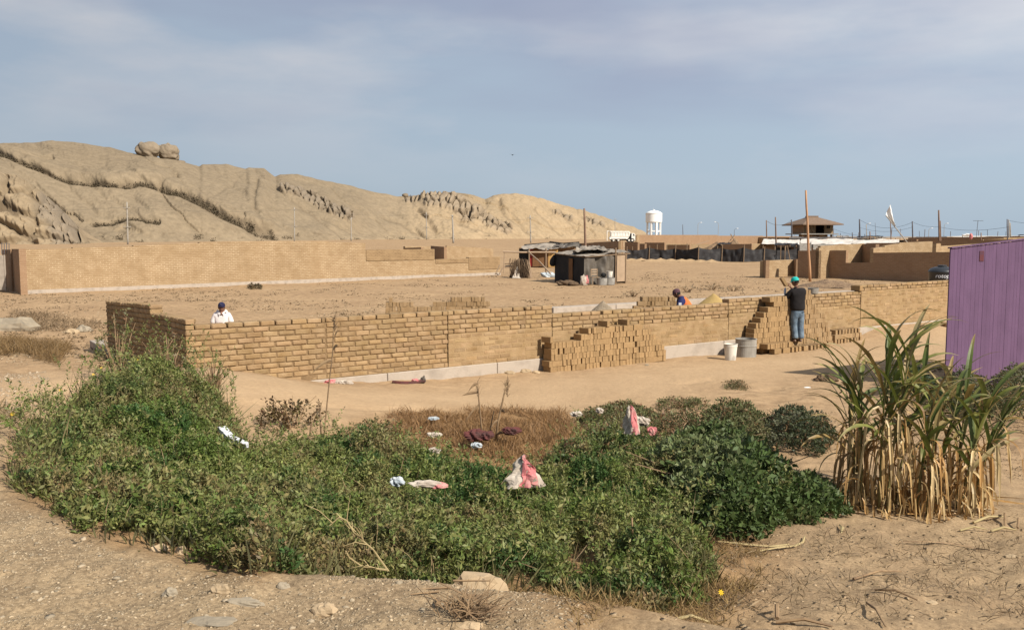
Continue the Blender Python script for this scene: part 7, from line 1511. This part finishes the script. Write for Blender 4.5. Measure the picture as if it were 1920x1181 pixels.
def sack(label, cpx, y, w, h, d, seed, mat, mat2, lean=0, peak=True, name='plastic_sack'):
    c = aty(*cpx, y); t = thing(name, label, 'sack', tuple(c)); m_ = MB(); n = 26; g = []
    for j in range(13):
        r_ = []; f = j / 12
        for i in range(n + 1):
            a = 2 * math.pi * i / n; k = (1 - f) ** (.85 if peak else .45) * (1 + .22 * math.sin(a * 3 + seed + f * 4) + .16 * math.sin(a * 7 + seed * 2 - f * 6)) + .02; r_.append(c + Vector((math.cos(a) * w * k + lean * f * w, math.sin(a) * d * k, h * f * (1 + .06 * math.sin(a * 4 + seed)))) + crm(a, f, seed) * w * .5)
        g.append(r_)
    m_.sheet(g); o = mk('sack_cloth', m_, M[mat], t, smooth=False)
    if mat2:
        m2 = MB(); g = []
        for j in range(11):
            r_ = []; f = j / 10
            for i in range(10):
                a = -1.75 + 1.25 * i / 9; k = (1 - f) ** (.85 if peak else .45) * (1 + .22 * math.sin(a * 3 + seed + f * 4) + .16 * math.sin(a * 7 + seed * 2 - f * 6)) + .05; r_.append(c + Vector((math.cos(a) * w * k + lean * f * w, math.sin(a) * d * k, .01 + h * f * 1.01 * (1 + .06 * math.sin(a * 4 + seed)))) + crm(a, f, seed) * w * .5)
            g.append(r_)
        m2.sheet(g); mk('printed_side', m2, M[mat2], t)
sack('white and pink peaked sack standing in the weeds right of centre', (981, 908), 8.0, .155, .25, .13, 2, 'sack_w', 'sack_p')
sack('upright twisted white and pink sack among the dusty bushes', (1186, 812), 9.9, .085, .30, .08, 5, 'sack_w', 'sack_p', -.3, False)
def litter(name, label, px, y, r_, mat, seed, amp=.6, cat='rubbish', second=None):
    c = aty(*px, y); t = thing(name, label, cat, tuple(c)); m_ = MB().blob(c, r_, seed, amp, 30, 20, 3.0); mk('sheet', m_, M[mat], t)
    if second: m_ = MB().blob(c + Vector((r_[0] * .9, 0, -.01)), (r_[0] * .6, r_[1], r_[2] * .8), seed + 2, amp, 24, 16, 3.0); mk('sheet', m_, M[second], t)
litter('plastic_bag', 'bluish white crumpled plastic in the weeds left of the speckled cloth', (744, 903), 7.2, (.055, .05, .035), 'sack_b', 3)
litter('cloth_scrap', 'cream speckled cloth with a red end in the weeds at centre', (797, 907), 7.15, (.125, .05, .028), 'sack_w', 5, .5, 'cloth', 'sack_p')
litter('cloth_scrap', 'dark maroon rags heaped under the bent stalks', (893, 815), 10.6, (.13, .12, .06), 'sack_r', 7, .6, 'cloth', 'sack_r'); litter('cloth_scrap', 'maroon checked rag right of the dead corn stalk', (958, 808), 10.8, (.10, .08, .045), 'sack_r', 9, .6, 'cloth')
litter('plastic_bag', 'white and grey plastic on the dry grass', (813, 815), 10.7, (.09, .06, .025), 'sack_w', 11, .7); litter('plastic_bag', 'small blue white plastic on the dry grass, further back', (813, 784), 12.0, (.07, .05, .02), 'sack_b', 12, .6); litter('cloth_scrap', 'small pinkish scrap at the edge of the green weeds', (815, 845), 9.4, (.06, .04, .03), 'sack_w', 14, .7, 'cloth')
litter('cloth_scrap', 'pink red scrap by the footing, leftmost one', (533, 722), 15.75, (.07, .05, .045), 'sack_p', 15, .5, 'cloth'); litter('plastic_sack', 'pink and white torn sack heap at the footing', (622, 719), 15.9, (.14, .09, .07), 'sack_p', 16, .6, 'sack', 'sack_w'); litter('plastic_sack', 'mottled torn sack pile joined to the pink one', (645, 719), 15.9, (.15, .09, .065), 'sack_w', 17, .7, 'sack')
litter('paper_scrap', 'flat white plate on the track near the purple shadow', (1514, 727.5), 16.6, (.085, .06, .022), 'white', 18, .1, 'plate'); litter('plastic_bag', 'dark brown dead weed lump in the purple shadow', (1548, 710), 17.6, (.20, .12, .09), 'straw', 19, .8)
litter('cloth_scrap', 'red scrap low in the dusty bushes', (1222, 808), 9.9, (.05, .04, .05), 'sack_p', 21, .5, 'cloth'); litter('paper_scrap', 'white paper bits among the dusty bushes', (1205, 790), 10.2, (.09, .06, .05), 'sack_w', 22, .8, 'paper'); litter('paper_scrap', 'white paper scrap left of the dusty bushes', (1124, 770), 11.0, (.05, .04, .035), 'sack_w', 23, .7, 'paper'); litter('paper_scrap', 'second white scrap left of the dusty bushes', (1080, 776), 11.2, (.06, .04, .03), 'sack_w', 24, .7, 'paper')
litter('plastic_bag', 'grey plastic half under the maroon rags', (893, 835), 10.1, (.06, .05, .03), 'sack_b', 25, .7)
# shallow basket like torn sheet at the footing
a = [aty(736, 716, 16.6), aty(752, 719, 16.55), aty(772, 719, 16.6), aty(797, 713, 16.75)]; m_ = MB(); m_.tube(a, [.03, .045, .045, .03], 8); tag(mk('torn_sheet', m_, M['sack_r']), 'long torn dark and white sheet lying at the footing', 'rubbish')
litter('plastic_bag', 'dark grey scrap at the right end of the long torn sheet', (794, 712), 16.75, (.05, .04, .07), 'tarp', 27, .5); litter('cloth_scrap', 'small red and white scrap on the long torn sheet', (777, 713), 16.65, (.06, .04, .03), 'sack_p', 28, .6, 'cloth')
# yellow flowers
for i, (u, v) in enumerate(((258, 675), (265, 688), (190, 690), (113, 731), (23, 776), (395, 747), (707, 819), (705, 833), (175, 702), (1352, 1110), (240, 745), (260, 862))):
    p = hit(u, v + 45); y = p.y - .1; c = aty(u, v, y); m_ = MB(); nn = Vector((0.3, -.8, .5)).normalized(); s1 = nn.cross(UP).normalized(); s2 = nn.cross(s1); t = thing('yellow_flower', ('single yellow flower at the ' + ('top', 'top right', 'upper left', 'left shoulder', 'far left end', 'right shoulder', 'centre back', 'centre back, lower one', 'upper left shoulder', 'lower right fringe', 'mound middle', 'mound foot')[i] + ' of the weeds'), 'flower', tuple(c))
    for k in range(8): a = k * .785; d = s1 * math.cos(a) + s2 * math.sin(a); e = s1 * math.cos(a + .5) + s2 * math.sin(a + .5); m_.add([c, c + d * .012, c + (d + e).normalized() * .019, c + e * .012], [(0, 1, 2, 3)])
    mk('petals', m_, M['flower'], t)

# ------------------------------------------------------------------ corn
def ribbon(pts, ws, side, vfold=.25):
    g = []
    for i, p in enumerate(pts):
        td = (pts[min(i + 1, len(pts) - 1)] - pts[max(i - 1, 0)]).normalized(); s_ = side - td * side.dot(td); s_.normalize(); n_ = td.cross(s_); w = ws[i] / 2; g.append([p - s_ * w + n_ * w * vfold, p, p + s_ * w + n_ * w * vfold])
    return g
GC = [(.20, .225, .045), (.27, .28, .07), (.13, .175, .04)]; DC = [(.80, .54, .24), (.68, .40, .15), (.90, .68, .36), (.45, .26, .10)]
def corn(label, u, v, y_, vtop, lean, seed, ng=8, nd=7, green=1.0, utop=None):
    rs_ = random.Random(seed); b = hit(u, v); H = max(.5, zat(vtop, b.y) - b.z); tall = H * .80; t = thing('corn_plant', label, 'corn', tuple(b), 'corn plants in the clump')
    P_ = [b + Vector((lean * (i / 6) ** 1.6 * tall, rs_.uniform(-.01, .01), tall * i / 6)) for i in range(7)]; m_ = MB(); m_.tint = (.30, .26, .10); m_.tube(P_, [.014 - .0014 * i for i in range(7)], 7); [m_.tube([P_[k_] - UP * .006, P_[k_] + UP * .006], .019 - .0014 * k_, 7) for k_ in range(1, 6)]; mk('stalk', m_, M['corn'], t, smooth=True)
    for k in range(ng):
        f = .38 + .62 * (k + rs_.random() * .6) / ng; i = min(f, .999) * 6; a = P_[int(i)].lerp(P_[int(i) + 1], i % 1); az = rs_.uniform(0, 6.28) if k % 2 else rs_.choice((0, math.pi)) + rs_.gauss(.0, .5); hd = Vector((math.cos(az), math.sin(az) * .7, 0)) + Vector((lean * 1.2, 0, 0)); hd.normalize(); L_ = rs_.uniform(.50, .85) * (1 if f < .9 else .85) * min(1.15, H / 1.4); up_ = rs_.uniform(1.8, 5.0) if f > .5 else rs_.uniform(1.0, 2.2)
        g0 = Vector(GC[rs_.randrange(3)]); tipd = Vector(DC[rs_.randrange(3)]) * .7; n = 13; pts = []; ws = []; el = math.atan(up_); step = L_ / (n - 1); p = a.copy(); dr = rs_.uniform(.05, .16); mb = MB()
        for j in range(n): pts.append(p.copy()); q = j / (n - 1); ws.append(max(.004, .054 * math.sin(math.pi * min(1, .12 + q * .88)) ** .7)); el -= dr * (0.3 + 1.5 * q); p = p + (hd * math.cos(el) + UP * math.sin(el)) * step
        sd_ = Vector((-hd.y, hd.x, rs_.uniform(-.9, .9))); mb.sheet(ribbon(pts, [w_ * rs_.uniform(.78, 1.1) for w_ in ws], sd_)); mb.c = []
        yl = rs_.random() < .22 * (2 - green)
        for j in range(n): q = j / (n - 1); w = max(0, (q - .62) / .38) ** 1.2 * rs_.uniform(.4, 1.0) if not yl else .7; mb.c += [tuple(g0.lerp(tipd, min(1, w)))] * 3
        mk('leaf', mb, M['corn'], t)
    for k in range(nd):
        f = rs_.uniform(.12, .72); i = f * 6; a = P_[int(i)].lerp(P_[int(i) + 1], i % 1); az = rs_.uniform(0, 6.28); hd = Vector((math.cos(az), math.sin(az), 0)); L_ = rs_.uniform(.35, .7); n = 11; pts = []; ws = []; p = a.copy(); el = rs_.uniform(-.6, 1.2); dr = rs_.uniform(.22, .7); mb = MB(); g0 = Vector(DC[rs_.randrange(4)])
        for j in range(n):
            pts.append(p.copy()); q = j / (n - 1); ws.append(.028 * math.sin(math.pi * min(1, .15 + q * .85)) + .003); el = max(-1.45, el - dr); p = p + (hd * math.cos(el) + UP * math.sin(el)) * (L_ / (n - 1)); gzz = b.z + .015
            if p.z < gzz: p.z = gzz + rs_.uniform(0, .01); p = p - hd * .75 * (L_ / (n - 1)); el = 0; dr = 0
            hd = (hd + Vector((rs_.gauss(0, .12), rs_.gauss(0, .12), 0))).normalized()
        mb.sheet(ribbon(pts, ws, Vector((-hd.y, hd.x, rs_.uniform(-.8, .8))), .5)); mb.c = [tuple(g0 * rs_.uniform(.75, 1.1))] * len(mb.v); mk('dry_leaf', mb, M['corn'], t)
    return t
CP = [(1586, 930, 655, -.02, 'slim corn plant at the left end of the clump'), (1598, 945, 690, .03, 'second corn plant from the left, half dry'), (1622, 955, 640, -.03, 'corn plant behind the left of the tall pair'), (1643, 960, 588, .02, 'tallest corn plant, left of the tall pair'), (1668, 962, 592, .10, 'tallest corn plant, right of the tall pair'),
      (1655, 940, 625, .05, 'corn plant rising behind the tall pair'), (1690, 950, 668, .20, 'corn plant leaning right from the middle'), (1715, 965, 700, .10, 'short corn plant at the front middle'), (1722, 935, 665, .25, 'green corn plant behind the middle leaning right'), (1745, 968, 755, .05, 'mostly dry corn plant at the front'),
      (1762, 955, 690, .18, 'corn plant right of the middle gap'), (1780, 950, 680, .05, 'bright green corn plant right of the middle'), (1795, 962, 720, .22, 'dry skirted corn plant at the front right'), (1812, 950, 705, .15, 'corn plant with a bright upright leaf at right'), (1830, 955, 725, .28, 'corn plant at the right end of the clump'), (1838, 935, 695, .38, 'far right corn plant leaning out of the frame'), (1607, 925, 720, .05, 'short dry corn plant at the left back'), (1735, 925, 705, .0, 'bluish corn plant in the middle gap')]
for i, (u, v, vt, ln, lab) in enumerate(CP):
    cc_ = min((1598, 1655, 1728, 1812), key=lambda q: abs(q - u)); u = u + (cc_ - u) * .35
    corn(lab, u, v, 0, vt, ln, 500 + i, (15 if i in (3, 4, 5) else 10) if i not in (9, 16) else 4, 12 + (i * 7) % 11, .9)
# dry skirt of fallen leaves round the stalk feet
def skirt():
    P = hits([(1560, 930), (1580, 965), (1650, 975), (1740, 982), (1850, 970), (1860, 940), (1760, 925), (1620, 915)]); mb = MB(); rs_ = random.Random(77); xy = sample(P, 520)
    for x, y in xy:
        z = gz(x, y); g0 = Vector(DC[rs_.randrange(4)]) * rs_.uniform(.6, 1.05); h = rs_.uniform(.02, .42) * rs_.random() ** .5; az = rs_.uniform(0, 6.28); hd = Vector((math.cos(az), math.sin(az), 0)); p = Vector((x, y, z + h)); el = rs_.uniform(-1.2, .2); pts = []; ws = []; L_ = rs_.uniform(.15, .4); n = 8
        for j in range(n): pts.append(p.copy()); q = j / (n - 1); ws.append(.020 * math.sin(math.pi * min(1, .15 + q * .85)) + .003); el = max(-1.4, el - .35); p = p + (hd * math.cos(el) + UP * math.sin(el)) * (L_ / n); p.z = max(p.z, z + .01); hd = (hd + Vector((rs_.gauss(0, .2), rs_.gauss(0, .2), 0))).normalized()
        b0 = len(mb.v); mb.sheet(ribbon(pts, ws, Vector((-hd.y, hd.x, rs_.uniform(-.8, .8))), .6)); mb.c[b0:] = [tuple(g0)] * (len(mb.v) - b0)
    tag(mk('corn_husks', mb, M['corn']), 'mass of dry fallen leaves round the feet of the corn', 'dry leaves', None, 'stuff')
skirt()
